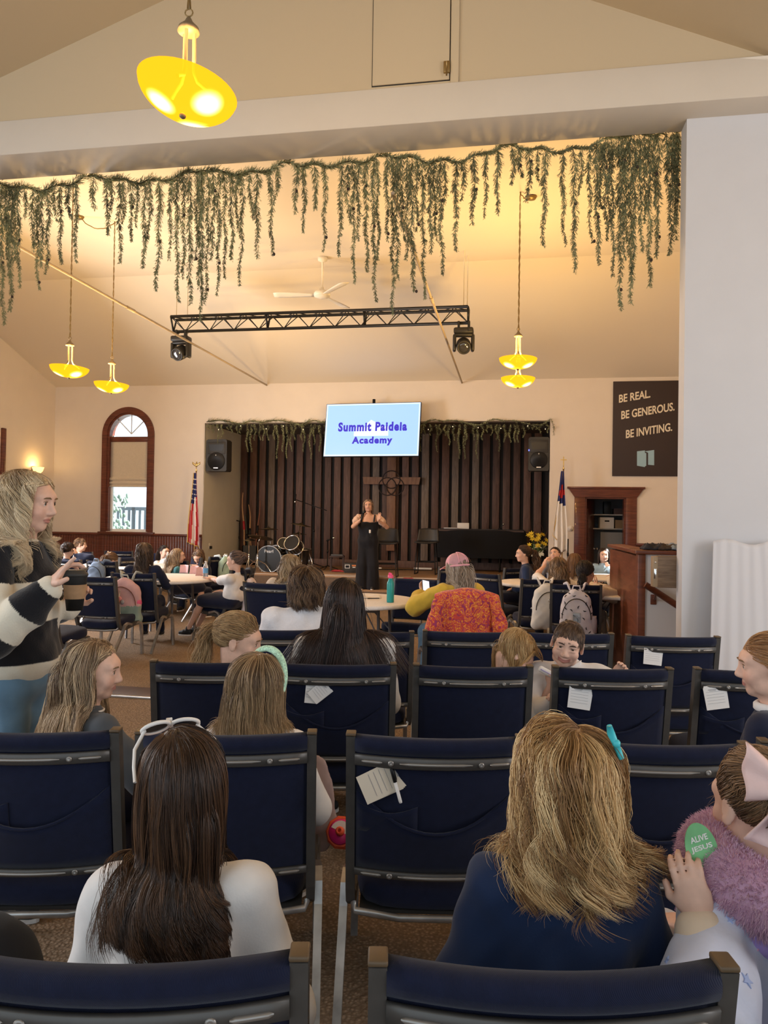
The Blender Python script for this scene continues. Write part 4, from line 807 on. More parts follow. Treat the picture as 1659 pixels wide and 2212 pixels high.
def chair_parts(kind):
    """part meshes of the stacking chair; kind: plain / pocket / card"""
    L_ = []
    def put(mb, name, m, par=None): L_.append((mb, name, m, par))
    bk = MB(); strip(bk, rr(-.026, .034, .818, .872, .026)); strip(bk, rr(-.012, .030, .452, .835, .012)); put(bk, 'backrest', m_navy)
    for s in (-1, 1):
        pth = [(s*.2485, .0, .872), (s*.2485, lean(.66), .66), (s*.2485, lean(.46), .46), (s*.2485, .085, .39), (s*.248, .10, .352), (s*.246, .14, .325), (s*.245, .20, .322), (s*.245, .46, .362)]
        p = MB(); p.tube(pth, [.0185]*8, 4, square=True, flat=.72, up=(1, 0, 0)); put(p, 'back_post', m_post)
        c_ = MB(); c_.box((s*.2485, .0, .875), (.029, .041, .009), None, .003); put(c_, 'post_cap', m_cap)
    for q, (z, pr) in enumerate(((.802, [(-.028, .787), (-.02, .783), (-.02, .821), (-.028, .817)]), (.448, [(-.022, .438), (-.014, .434), (-.014, .462), (-.022, .458)]))):
        rl = MB(); strip(rl, pr); put(rl, 'back_rail', m_post); dy = -.029 if q == 0 else -.023
        for x0, x1 in ((-.215, -.155), (-.105, .105), (.155, .215)): rb_ = MB(); rb_.tube([(x0+(x1-x0)*k/8, by(x0+(x1-x0)*k/8)+lean(z)+dy, z) for k in range(9)], [.002]+[.0052]*7+[.002], 6); put(rb_, 'rail_rib', m_rib, 'back_rail')
        for x in (-.13, .13): rb_ = MB(); rb_.lathe([(.0085, 0), (.0085, .004), (.004, .005), (0, .003)], (x, by(x)+lean(z)+dy+.002, z), rotm(PI/2, 0, 0), 10); put(rb_, 'rail_screw', m_rib, 'back_rail')
    st = MB()
    def seat(a, b_):
        t = a*2*PI; c_, s_ = cos(t), sin(t); q = (abs(c_)**5 + abs(s_)**5)**-.2; rad = [0, .55, .88, .97, 1, 1, .985, .93, .0][int(b_*8+.5)]; z = [.468, .466, .460, .448, .428, .405, .385, .375, .375][int(b_*8+.5)]
        return (c_*q*.232*rad, .29 + s_*q*.225*rad, z - .055*(.5 - .5*s_*rad) + (.008*s_*rad if z > .44 else 0))
    st.sheet(seat, 40, 8); put(st, 'seat', m_navy)
    sf = MB(); sf.tube([(-.238, .088, .335), (-.232, .068, .322), (-.1, .054, .309), (.1, .054, .309), (.232, .068, .322), (.238, .088, .335)], .010, 8, flat=1.2); sf.box((0, .28, .335), (.44, .40, .012), rotm(D(6), 0, 0), 0, 1); put(sf, 'seat_frame', [m_leg, m_bot])
    for s in (-1, 1):
        a = MB(); a.tube([(s*.245, .36, .352), (s*.247, .45, .358), (s*.25, .49, .345), (s*.252, .505, .30), (s*.256, .52, .02), (s*.256, .521, .0)], .0125, 4, square=True); put(a, 'leg', m_leg)
        b_ = MB(); b_.tube([(s*.258, .30, .35), (s*.268, .21, .372), (s*.27, .16, .355), (s*.271, .13, .30), (s*.274, -.08, .02), (s*.274, -.092, .0)], .0125, 4, square=True); put(b_, 'leg', m_leg)
    br = MB(); br.tube([(-.25, .49, .335), (.25, .49, .335)], .008, 6); put(br, 'stretcher', m_leg)
    if kind != 'plain':
        pk = MB()
        pk.sheet(lambda a, b_: ((a-.5)*.462, by((a-.5)*.462) + lean(.46 + (.134+.55*((a-.5)*.9)**2)*b_) - .016 - .024*sin(PI*a)*b_, .462 + (.134 + .55*((a-.5)*.9)**2)*b_), 16, 6, .006)
        pk.tube([((a-.5)*.462, by((a-.5)*.462) + lean(.6) - .018 - .024*sin(PI*a), .462 + .134 + .55*((a-.5)*.9)**2) for a in [k/16 for k in range(17)]], .0045, 6)
        put(pk, 'back_pocket', m_navy)
    if kind == 'card':
        pk = MB(); pk.sheet(lambda a, b_: (-.228 + .178*a, by(-.228+.178*a) + lean(.58+.09*b_) - .0185 - .010*sin(PI*a)*b_, .58 + (.088 - .02*sin(PI*a))*b_), 8, 4, .004); put(pk, 'card_pocket', m_navy)
    return L_
CHAIRS = []
def chair(x, y, rz, label, group, kind='plain'):
    if kind not in PROTO:
        r = thing('stacking_chair', label, 'chair', (x, y, 0), rz, group); done = {}
        for mb, nm, m, par in chair_parts(kind): done[nm] = mb.build(nm, m, done[par] if par else r)
        PROTO[kind] = r
    else:
        src = PROTO[kind]; r = src.copy(); COL.objects.link(r); r.location = (x, y, 0); r.rotation_euler = (0, 0, rz); r['label'] = label; r['group'] = group
        for ch in src.children:
            c = ch.copy(); COL.objects.link(c); c.parent = r
            for g_ in ch.children: d = g_.copy(); COL.objects.link(d); d.parent = c
    CHAIRS.append(r); return r
ROWG = 'navy chairs in the rows facing the stage'
Y1, Y2, Y3, Y4 = 1.07, 2.18, 3.25, 4.2
R1L = chair(-.36, Y1, D(2), 'navy chair at the very front left, below the girl with the long dark hair', ROWG, 'pocket')
R1R = chair(.25, Y1, D(0), 'navy chair at the very front right, below the girl in the navy top', ROWG, 'pocket')
R1X = chair(.865, Y1+.02, D(-3), 'navy chair under the child in the white starry coat', ROWG)
R2A = chair(-1.025, Y2-.01, D(3), 'navy chair at the left edge, behind the girl in the grey tee', ROWG, 'card')
R2B = chair(-.45, Y2, D(3), 'navy chair without a pocket, behind the girl with the mint headband', ROWG)
R2C = chair(.162, Y2, D(-1), 'navy chair holding a cream card and a pen in its pocket', ROWG, 'card')
R2D = chair(.80, Y2-.03, D(-2), 'navy chair between the blonde wavy-haired girl and the girl with the pink bow', ROWG, 'pocket')
R2E = chair(1.37, Y2-.02, D(-4), 'navy chair under the red-haired girl at the right edge', ROWG)
R3A = chair(-.745, Y3, D(3), 'navy chair under the girl with the blonde ponytail', ROWG)
R3B = chair(-.197, Y3, D(2), 'navy chair with two white cards, behind the woman with very long dark hair', ROWG, 'card')
R3C = chair(.40, Y3, 0, 'navy chair with a bare back hiding the blond child who leans over', ROWG)
R3D = chair(1.01, Y3, D(-1), 'navy chair in front of the smiling boy, one white card in its pocket', ROWG, 'card')
R3E = chair(1.635, Y3, D(-3), 'navy chair beside the red-haired girl, white card at its left edge', ROWG, 'card')
R4A = chair(-.60, Y4+.02, D(3), 'navy chair under the woman in the fluffy white sweater', ROWG)
R4B = chair(-.08, Y4, D(2), 'navy chair in the farthest row, right of the long dark hair', ROWG)
R4C = chair(.495, Y4+.06, 0, 'navy chair in front of the orange paisley jacket', ROWG)
R4D = chair(1.065, Y4+.06, D(-1), 'navy chair directly behind the smiling boy', ROWG, 'pocket')
R4E = chair(1.645, Y4, D(-2), 'navy chair with a crumpled card, nearest the white sheet', ROWG, 'card')
TG = 'navy chairs around the round tables'
def tchair(px, Y, rz, label, kind='plain'): p = PF(px, Y); return chair(p.x, Y, D(rz), label, TG, kind)
K = {}
K['lone'] = tchair(205, 7.7, -14, 'empty navy chair with chrome legs right behind the coffee cup')
K['wom'] = tchair(70, 6.6, -20, 'navy chair hidden behind the woman in the striped sweater')
K['pinkbag'] = tchair(290, 8.26, -8, 'navy chair with the pink and green backpack hanging on it')
K['bun'] = tchair(526, 9.15, 68, 'navy chair seen from the side under the girl with the hair bun')
K['beige'] = tchair(577, 7.25, -24, 'navy chair behind the blonde woman in the beige sweater')
K['tabc'] = tchair(902, 8.05, 158, 'empty navy chair turned to the viewer beyond the middle table')
K['jacket'] = tchair(1008, 6.3, 14, 'navy chair covered by the orange paisley jacket')
K['sideR'] = tchair(1046, 9.1, -48, 'navy chair turned right, beside the woman with the pink cap')
K['cap2'] = tchair(985, 10.4, 25, 'navy chair half hidden beyond the pink cap')
K['pony'] = tchair(1118, 10.35, 40, 'navy chair under the girl with the brown ponytail in navy')
K['wavy'] = tchair(1176, 8.3, 6, 'navy chair with the plain white backpack on it')
K['cream'] = tchair(1246, 7.66, -12, 'navy chair with the patterned white backpack on it')
K['bcream'] = tchair(1366, 9.5, 14, 'navy chair with a pink floral bag strap, by the stair wall')
K['blue'] = tchair(284, 11.5, 70, 'navy chair leaning sideways beyond the girl in the navy sweater')
K['far1'] = tchair(258, 13.5, 0, 'empty navy chair against the wainscot under the arched window')
K['bent'] = tchair(222, 10.4, -20, 'navy chair with the blue-grey backpack on it')
K['far2'] = tchair(118, 12.8, -10, 'navy chair at the far left by the wainscot')
K['mint'] = tchair(478, 12.2, 60, 'navy chair with the mint backpack near the drum kit')
K['face'] = tchair(1212, 11.6, 150, 'navy chair under the girl resting her chin on her hands')
K['sun'] = tchair(1310, 12.0, 175, 'navy chair under the sunlit girl')
K['brown'] = tchair(1236, 9.9, -15, 'navy chair under the brown-haired girl between two others')
K['boy'] = tchair(168, 12.9, 200, 'navy chair under the boy in the white shirt')
K['dark'] = tchair(146, 10.6, -20, 'navy chair under the dark-haired child holding its head')
K['teal'] = tchair(385, 10.9, -40, 'navy chair under the girl in the teal shirt')
K['pap'] = tchair(428, 11.9, 120, 'navy chair under the child behind the pink papers')
K['drink'] = tchair(350, 12.9, 170, 'navy chair under the dark-haired girl in white who is drinking')
m_top = mat('speckled_white_tabletop', (.80, .75, .70), .5, var=.05, vs=60); m_tleg = mat('grey_table_leg', (.16, .16, .17), .4, .5)
def table(px, Y, label, r_=.62, rz=0):
    p = PF(px, Y); r = thing('round_table', label, 'table', p, rz, 'white round folding tables')
    MB().lathe([(0, .70), (r_-.02, .70), (r_, .706), (r_+.004, .722), (r_, .738), (r_-.015, .742), (0, .742)], n=56).build('tabletop', m_top, r)
    for a in range(4):
        t = a*PI/2 + .6; MB().tube([(.40*cos(t), .40*sin(t), .70), (.43*cos(t), .43*sin(t), .0)], .0145, 8).build('leg', m_tleg, r)
        MB().tube([(.41*cos(t), .41*sin(t), .42), (.13*cos(t), .13*sin(t), .70)], .007, 6).build('brace', m_tleg, r)
    for q in (0, 1): t = .6+q*PI; MB().tube([(.40*cos(t), .40*sin(t), .66), (.40*cos(t+PI/2), .40*sin(t+PI/2), .66)], .010, 6).build('crossbar', m_tleg, r)
    return r
TL1 = table(352, 9.4, 'round white table at left with the water bottle, beside the girl with the bun', .68)
TC_ = table(770, 7.15, 'round white table in the middle with the teal bottle on it', .61)
TR1 = table(1190, 9.55, 'round white table at right of the woman in yellow, by the navy ponytail girl', .66)
TR2 = table(1345, 8.35, 'round white table in front of the girl in the cream sweater', .62)
TR3 = table(1322, 10.75, 'sunlit round white table farther back at right', .6)
TL2 = table(330, 11.6, 'round white table farther back at left, by the girl in teal', .62)
TL3 = table(172, 11.6, 'round white table at far left, in front of the boy in white', .55)

# ---------------------------------------------------------------- small things on chairs and tables
m_card = mat('white_card', (.72, .71, .70), .7); m_ink = mat('grey_ink', (.28, .28, .30), .8); m_cream = mat('cream_card', (.70, .62, .50), .7)
def card(px, py, ch, w, h, roll, label, m=m_card, n=3, tilt=-9, dy=0):
    p = P(px, py, ch.location.y); p = P(px, py, ch.location.y + by(p.x-ch.location.x) + lean(p.z) - .030 + dy); r = thing('response_card', label, 'card', p, 0, 'printed cards in the chair pockets'); X = rotm(D(tilt), D(roll), 0)
    c = MB()
    for k in range(n): c.box((.002*k, .0022*k, .003*k), (w, .0016, h), rotm(0, D(1.2*k), 0))
    c.v = [tuple(X @ Vector(v)) for v in c.v]; c.build('sheets', m, r)
    t = MB()
    for k in range(5): t.box((-w*.02, -.0012, h*(.3 - .13*k)), (w*.78, .0006, h*.010))
    t.box((-w*.1, -.0012, h*.40), (w*.4, .0006, h*.03)).box((-w*.1, -.0012, h*.35), (w*.3, .0006, h*.02)); t.v = [tuple(X @ Vector(v)) for v in t.v]; t.build('printed_lines', m_ink, r)
card(824, 1688, R2C, .085, .125, 66, 'cream card tilted in the pocket of the chair with the pen', m_cream)
card(690, 1495, R3B, .062, .085, 50, 'front white card of two, tilted in the pocket under the long dark hair'); card(672, 1496, R3B, .05, .09, 4, 'rear white card of two, upright under the long dark hair', n=2)
card(1252, 1508, R3D, .098, .092, 8, 'white card in the pocket in front of the smiling boy', n=4)
card(1547, 1508, R3E, .098, .094, -8, 'white card with a folded top edge, right of the smiling boy')
card(1410, 1419, R4E, .102, .088, 6, 'crumpled white card in the pocket nearest the white sheet', n=4)
p = P(856, 1698, 2.15); r = thing('marker_pen', 'black and white pen beside the cream card', 'pen', p); X = rotm(0, D(-16), 0)
MB().lathe([(.0045, -.05), (.005, -.045), (.005, .012)], M=X, n=12).build('barrel', m_fw, r); MB().lathe([(.0058, .012), (.0058, .05), (.003, .054)], M=X, n=12).box(X @ Vector((.006, 0, .035)), (.002, .003, .035), X).build('cap', m_blk, r)
# coffee-shop style bottle on the middle table, water bottles
def on(px, py, z):
    d = ray(px, py); t = (z-EYE)/d.z; return Vector((0, 0, EYE)) + d*t
r = thing('drink_bottle', 'teal metal bottle with a pink lid on the middle table', 'bottle', on(843, 1301, .743))
MB().lathe([(0, 0), (.032, 0), (.034, .008), (.034, .17), (.03, .19), (.021, .205), (.02, .222)], n=28).build('body', mat('teal_enamel', (.02, .30, .29), .35, var=.08, vs=90), r)
MB().lathe([(.021, .222), (.021, .228)], n=24).build('neck_ring', m_chrome, r)
MB().lathe([(.025, .226), (.026, .232), (.026, .255), (.0, .257)], n=20).box((-.004, 0, .264), (.034, .022, .022), rotm(0, D(20), 0), .008).build('lid', mat('pink_lid', (.85, .10, .25), .4), r)
m_clear = mat('clear_plastic', (.75, .85, .92), .08, trans=.85, spec=.5); m_lab = mat('blue_label', (.12, .35, .62), .5)
def water(p, label):
    r = thing('water_bottle', label, 'bottle', p, 0, 'plastic water bottles')
    MB().lathe([(0, 0), (.03, 0), (.032, .01), (.030, .05), (.032, .06), (.032, .13), (.026, .165), (.013, .19), (.012, .20)], n=22).build('body', m_clear, r); MB().lathe([(.0325, .065), (.0325, .125)], n=22, caps=False).build('label_band', m_lab, r); MB().lathe([(.014, .198), (.014, .215), (0, .216)], n=14).build('cap', m_fw, r)
water(on(444, 1249, .743), 'plastic water bottle by the hand of the girl with the bun'); water(on(362, 1222, .743), 'plastic water bottle in front of the drinking girl')
o = MB().tube([(-.05, 0, .006), (.06, .02, .006)], .005, 8).tube([(-.055, 0, .005), (-.03, .03, .004)], .003, 5).build('pen', m_blk); o.location = on(806, 1294, .743); tag(o, 'black pen lying on the middle table beside the long dark hair', 'pen')
o = MB().sheet(lambda a, b_: (a*.26-.13, b_*.2-.1, .004 + .02*sin(a*6)*sin(b_*5)), 12, 10, .002).build('tissue', m_fw); o.location = on(795, 1290, .745); tag(o, 'white tissue on the middle table', 'tissue')
m_pp = mat('pink_paper', (.75, .50, .55), .7)
for px, py, lb in ((397, 1226, 'pink paper held up at the table farther left'), (419, 1228, 'pink paper in front of the child at the far left table'), (432, 1232, 'pink paper leaning near the water bottle')):
    o = MB().sheet(lambda a, b_: (a*.12-.06, .03*sin(a*4)+.04*b_, b_*.11), 8, 6, .002).build('paper_sheet', m_pp); o.location = on(px, py+12, .745); tag(o, lb, 'paper', 'pink papers')
# ================================================================ soft-body modelling: signed distance shapes meshed by surface nets
class Shape:
    def __init__(s): s.p = []
    def cap(s, a, b, ra, rb=None, k=.02, sub=False): s.p.append(('c', np.array(a, float), np.array(b, float), ra, ra if rb is None else rb, k, sub)); return s
    def ell(s, c, r, M=None, k=.02, sub=False): s.p.append(('e', np.array(c, float), np.array(r, float), None if M is None else np.array(M.to_3x3()), 0, k, sub)); return s
    def chain(s, pts, rs, k=.02):
        for i in range(len(pts)-1): s.cap(pts[i], pts[i+1], rs[i], rs[i+1], k)
        return s
    def bounds(s):
        lo, hi = np.full(3, 1e9), np.full(3, -1e9)
        for t, a, b, c, d, k, sub in s.p:
            if sub: continue
            if t == 'c':
                for q, r in ((a, c), (b, d)): lo = np.minimum(lo, q-r); hi = np.maximum(hi, q+r)
            else: lo = np.minimum(lo, a-b.max()); hi = np.maximum(hi, a+b.max())
        return lo, hi
def _prim(pr, X, Y, Z):
    t, a, b, c, d, k, sub = pr
    if t == 'c':
        ba = b-a; L2 = max(1e-12, float(ba@ba)); px, py, pz = X-a[0], Y-a[1], Z-a[2]
        h = np.clip((px*ba[0] + py*ba[1] + pz*ba[2])/L2, 0, 1)
        return np.sqrt((px-h*ba[0])**2 + (py-h*ba[1])**2 + (pz-h*ba[2])**2) - (c + (d-c)*h)
    px, py, pz = X-a[0], Y-a[1], Z-a[2]
    if c is not None: px, py, pz = [c[0][i]*px + c[1][i]*py + c[2][i]*pz for i in range(3)]
    q = [px/b[0], py/b[1], pz/b[2]]; k0 = np.sqrt(q[0]**2+q[1]**2+q[2]**2); k1 = np.sqrt((q[0]/b[0])**2+(q[1]/b[1])**2+(q[2]/b[2])**2)
    return k0*(k0-1)/np.maximum(k1, 1e-9)
def mesh_shape(sh, h, disp=None):
    lo, hi = sh.bounds(); lo = lo - 3*h; n = np.ceil((hi + 3*h - lo)/h).astype(int) + 1
    ax = [lo[i] + h*np.arange(n[i]) for i in range(3)]; F = np.full(n, 1.0, np.float32)
    for pr in sh.p:
        t, a, b, c, d, k, sub = pr
        if t == 'c': l_ = np.minimum(a-c, b-d); h_ = np.maximum(a+c, b+d)
        else: l_ = a-b.max(); h_ = a+b.max()
        m = k + 3*h; i0 = np.clip(np.floor((l_-m-lo)/h).astype(int), 0, n); i1 = np.clip(np.ceil((h_+m-lo)/h).astype(int)+1, 0, n)
        if (i1 <= i0).any(): continue
        sl_ = tuple(slice(i0[i], i1[i]) for i in range(3))
        v = _prim(pr, ax[0][sl_[0], None, None], ax[1][None, sl_[1], None], ax[2][None, None, sl_[2]]); G = F[sl_]
        if sub: v = -v; w = np.maximum(k - np.abs(G-v), 0)/max(k, 1e-9); F[sl_] = np.maximum(G, v) + w*w*k*.25
        else: w = np.maximum(k - np.abs(G-v), 0)/max(k, 1e-9); F[sl_] = np.minimum(G, v) - w*w*k*.25
    if disp is not None: F += disp(ax[0][:, None, None], ax[1][None, :, None], ax[2][None, None, :])
    return nets(F, lo, h)
def nets(F, lo, h):
    S = F < 0; n = F.shape; acc = np.zeros((n[0]-1, n[1]-1, n[2]-1), np.uint8)
    for dx in (0, 1):
        for dy in (0, 1):
            for dz in (0, 1): acc += S[dx:n[0]-1+dx, dy:n[1]-1+dy, dz:n[2]-1+dz]
    act = (acc > 0) & (acc < 8); idx = np.argwhere(act); ID = np.full(act.shape, -1, np.int64); ID[act] = np.arange(len(idx))
    i, j, k = idx.T; pos = np.zeros((len(idx), 3)); cnt = np.zeros(len(idx)); cn = [(a, b, c) for a in (0, 1) for b in (0, 1) for c in (0, 1)]
    for p in cn:
        for ax_ in range(3):
            if p[ax_]: continue
            q = list(p); q[ax_] = 1; f0 = F[i+p[0], j+p[1], k+p[2]]; f1 = F[i+q[0], j+q[1], k+q[2]]; m = (f0 < 0) != (f1 < 0)
            if not m.any(): continue
            t = f0[m]/(f0[m]-f1[m]); pp = np.tile(np.array(p, float), (m.sum(), 1)); pp[:, ax_] += t; pos[m] += pp; cnt[m] += 1
    V = (idx + pos/np.maximum(cnt, 1)[:, None])*h + lo; Q = []
    for ax_ in range(3):
        a = [slice(None)]*3; b = [slice(None)]*3; a[ax_] = slice(0, -1); b[ax_] = slice(1, None); s0, s1 = S[tuple(a)], S[tuple(b)]
        e = np.argwhere(s0 != s1); u, v = (ax_+1) % 3, (ax_+2) % 3
        e = e[(e[:, u] > 0) & (e[:, v] > 0) & (e[:, u] < n[u]-1) & (e[:, v] < n[v]-1)]
        if not len(e): continue
        ins = s0[e[:, 0], e[:, 1], e[:, 2]]
        def g(du, dv): t = e.copy(); t[:, u] += du; t[:, v] += dv; return ID[t[:, 0], t[:, 1], t[:, 2]]
        q = np.stack([g(-1, -1), g(0, -1), g(0, 0), g(-1, 0)], 1); q[~ins] = q[~ins][:, ::-1]; Q.append(q)
    return V, np.concatenate(Q)
def relax(V, Q, it=1, f=.5):
    for _ in range(it):
        s = np.zeros_like(V); c = np.zeros(len(V))
        for a, b in ((0, 1), (1, 2), (2, 3), (3, 0)):
            np.add.at(s, Q[:, a], V[Q[:, b]]); np.add.at(s, Q[:, b], V[Q[:, a]]); np.add.at(c, Q[:, a], 1); np.add.at(c, Q[:, b], 1)
        V = V*(1-f) + f*s/np.maximum(c, 1)[:, None]
    return V
def fold_noise(seed, amp, fx=14., fz=22., lo=(0, 0, 0)):
    r = np.random.default_rng(seed); ph = r.random(8)*6.28
    def f(X, Y, Z): return (amp*(np.sin(X*fx + Z*fz*.6 + ph[0] + 1.3*np.sin(Y*9+ph[1])) * np.sin(Z*fz - Y*fx*.7 + ph[2] + 1.2*np.sin(X*11+ph[3])) + .5*np.sin(X*fx*2.3 - Z*fz*1.6 + ph[4])*np.sin(Y*fx*2.1+Z*fz+ph[5]))).astype(np.float32)
    return f
def skin_mat(name, col, red=.16): return mat(name, col, .48, spec=.35, attr='tone')
SKIN = {'fair': (.72, .45, .34), 'warm': (.60, .34, .235), 'tan': (.42, .22, .14)}
m_eye = mat('eye_white', (.75, .72, .70), .15, spec=.6); m_iris = mat('eye_iris', (.05, .035, .02), .1, spec=.7); m_skin = mat('skin', (.6, .36, .26), .5, spec=.3, attr='tone', var=.05, vs=60)

# ---------------------------------------------------------------- the figure
class Fig:
    """a person; x to its right, y the way it faces, z up; lengths in metres"""
    def __init__(s, name_label, pos, heading, group=None, head=1.0, hip=.45, torso=.42, sw=.15, arm=.25, fore=.22, thigh=.36, shin=.36, girth=1.0, lean=0.0, side=0.0, twist=0.0, yaw=0.0, pitch=0.0, tilt=0.0, skin='fair', child=True, at=None, z0=0.0, neck=.07):
        if at is not None:
            tw_ = P(*at); pos = (tw_.x, tw_.y, z0)
        s.root = thing('person', name_label, 'person', pos, D(heading), group); s.hd = head; s.g = girth; s.sw = sw; s.skin = SKIN[skin]; s.child = child
        s.hip = Vector((0, 0, hip)); s.up = (rotm(-D(lean), D(side), 0) @ Vector((0, 0, 1))).normalized()
        s.TR = rotm(-D(lean), D(side), D(twist)); X = s.TR @ Vector((1, 0, 0)); Yv = s.TR @ Vector((0, 1, 0)); s.X, s.Yv = X, Yv
        if at is not None:
            up_ = s.up; nk_ = (up_*.5 + Vector((0, 0, .5)))*(neck + .095*head) + rotm(0, 0, D(twist+yaw)) @ rotm(-D(pitch), D(tilt), 0) @ Vector((0, .022*head, 0))
            torso = max(.24, (tw_.z - z0 - hip - nk_.z)/up_.z - .005); rel = s.hip + up_*(torso+.005) + nk_; w_ = Matrix.Rotation(D(heading), 4, 'Z') @ rel
            s.root.location = (tw_.x - w_.x, tw_.y - w_.y, z0)
        s.ch = s.hip + s.up*torso; s.torso = torso; s.hdg = D(heading)
        s.sh = {1: s.ch + X*sw - s.up*.035, -1: s.ch - X*sw - s.up*.035}
        s.nk = s.ch + s.up*.005; s.HR = rotm(0, 0, D(twist+yaw)) @ rotm(-D(pitch), D(tilt), 0)
        s.hc = s.nk + (s.up*.5 + Vector((0, 0, .5)))*(neck + .095*head) + s.HR @ Vector((0, .022*head, 0))
        s.arm, s.fore, s.thigh, s.shin = arm, fore, thigh, shin
        s.el, s.wr, s.hands, s.kn, s.an, s.legset = {}, {}, {}, {}, {}, False
    def L(s, w): return Matrix.Rotation(-s.hdg, 4, 'Z') @ (Vector(w) - s.root.location)
    def Ld(s, *d): return Matrix.Rotation(-s.hdg, 4, 'Z') @ Vector(d)
    def H(s, *p): return s.hc + s.HR @ (Vector(p)*s.hd)
    def arm_to(s, sd, wrist, pole=(0, -.3, -1), hand_dir=(0, 1, 0), palm=(0, 0, -1), curl=.35, spread=.0, fingers=None, thumb=.5):
        sd = -sd                                   # arm +1 is the left arm, -1 the right
        a = s.sh[sd]; w = Vector(wrist); d = w-a; L = d.length; l1, l2 = s.arm, s.fore
        if L > (l1+l2)*.995: d = d*((l1+l2)*.995/L); w = a+d; L = d.length
        x = (l1*l1 - l2*l2 + L*L)/(2*L); hh = math.sqrt(max(0, l1*l1-x*x)); u = d/L; pl = Vector((pole[0]*sd, pole[1], pole[2])); pl = (pl - u*pl.dot(u)).normalized()
        s.el[sd] = a + u*x + pl*hh; s.wr[sd] = w; s.hands[sd] = (Vector(hand_dir).normalized(), Vector(palm).normalized(), curl, spread, fingers, thumb)
    def lap(s, sd, dx=.07, dy=None, dz=.10): s.arm_to(sd, s.hip + Vector((-sd*dx, (dy if dy is not None else s.thigh*.62), dz)), (.55, -.5, -.6), (.35*sd, .9, -.1), (0, 0, -1), .45)
    def sit(s, spread=.07, kz=None, fwd=0.0, foot=None):
        for sd in (1, -1):
            h = s.hip + Vector((sd*.065*s.g, 0, 0)); k = h + Vector((sd*spread*.5, s.thigh, (kz if kz is not None else -.01))); s.kn[sd] = k
            s.an[sd] = k + Vector((0, .04+fwd, -min(s.shin, k.z-.065)))
    def stand(s, gap=.075):
        for sd in (1, -1):
            s.kn[sd] = s.hip + Vector((sd*gap, .02, -s.thigh)); s.an[sd] = Vector((sd*gap*1.1, -.01, .075))
    def hand_shape(s, S, sd, q=1.0, bulk=1.0):
        d, pn, curl, spread, fing, thumb = s.hands[sd]; w = s.wr[sd]; sz = (.80 if s.child else 1.0)*q; pn = (pn - d*pn.dot(d)).normalized(); sx = d.cross(pn)*1.0   # across the palm
        toward_thumb = sx if (sd == -1) else -sx
        pc = w + d*.048*sz; S.ell(pc, (.041*sz, .051*sz, .0145*sz*bulk), Matrix((toward_thumb, d, pn)).transposed(), .012)
        S.cap(w - d*.005, w + d*.03*sz, .019*sz, .018*sz, .02)
        ls = [.068, .076, .071, .056]; of = [.027, .009, -.010, -.027]
        for k in range(4):
            c_ = fing[k] if fing else curl; b = w + d*(.085 - .004*abs(k-1.3))*sz + toward_thumb*of[k]*sz; dv = (d + toward_thumb*(spread*(1.5-k)*.35)).normalized(); ax = dv.cross(pn); l = ls[k]*sz; r = .0088*sz*bulk; p = b; a = 0
            for j, f in enumerate((.46, .30, .24)):
                a += c_*(1.0 if j else .75); v = dv*cos(a) + pn*sin(a); q2 = p + v*l*f; S.cap(p, q2, r*(1-.1*j), r*(.93-.1*j), .004); p = q2
        tb = w + d*.025*sz + toward_thumb*.03*sz; v = (d*.62 + toward_thumb*(.75 - .5*thumb*.5) + pn*.35*thumb).normalized(); t1 = tb + v*.034*sz; v2 = (v*.7 + d*.55 + pn*.35*thumb - toward_thumb*.25*thumb).normalized(); t2 = t1 + v2*.028*sz; S.cap(tb - toward_thumb*.012*sz, t1, .0115*sz, .0105*sz, .01).cap(t1, t2, .0098*sz, .0088*sz, .004)
    def head_shape(s, S, mouth=0.0, smile=0.0):
        q = s.hd; R3 = s.HR; H = s.H
        def E(c, r, k=.02, sub=False, M=None): S.ell(H(*c), [x*q for x in r], (R3 @ M) if M is not None else R3, k*q, sub)
        ck = 1.12 if s.child else 1.0
        E((0, -.012, .030), (.074, .094, .084)); E((0, .030, -.028), (.058, .060, .072), .03); E((0, .058, -.092), (.022, .018, .016), .03)
        E((0, .074, .025), (.052, .018, .022), .03)                                     # brow
        for sd in (1, -1):
            E((sd*.036, .062, -.034), (.024*ck, .022, .024*ck), .02); E((sd*.031, .098, .003), (.0185, .017, .0115), .014, True); E((sd*.046, .02, -.075), (.012, .03, .018), .03)
            E((sd*.031, .0775, .002), (.0155, .0105, .0105), .006)                         # lids
            M = rotm(D(8), 0, -sd*D(22)); E((sd*.077, -.008, -.006), (.0075, .019, .031), .006, False, M); E((sd*.0855, -.002, -.003), (.0045, .009, .016), .005, True, M); E((sd*.078, -.003, -.030), (.006, .009, .010), .006, False, M)
            E((sd*.0105, .094, -.036), (.0085, .009, .0075), .008)                          # nostril wings
            if smile: E((sd*.026, .075, -.058), (.010, .008, .008), .012)
        S.cap(H(0, .082, .012), H(0, .1065*(.985 if s.child else 1), -.029), .0085*q, .0105*q, .014*q)
        w = .0215
        if not smile: E((0, .0840, -.0580), (w, .0085, .0040), .006); E((0, .0832, -.0680), (w*.82, .0088, .0050), .006)
        if mouth: E((0, .094, -.0635), (w*.8, .014, .0035+.009*mouth), .004, True)
        else: E((0, .098, -.0630), (w*.95, .010, .0012), .003, True)
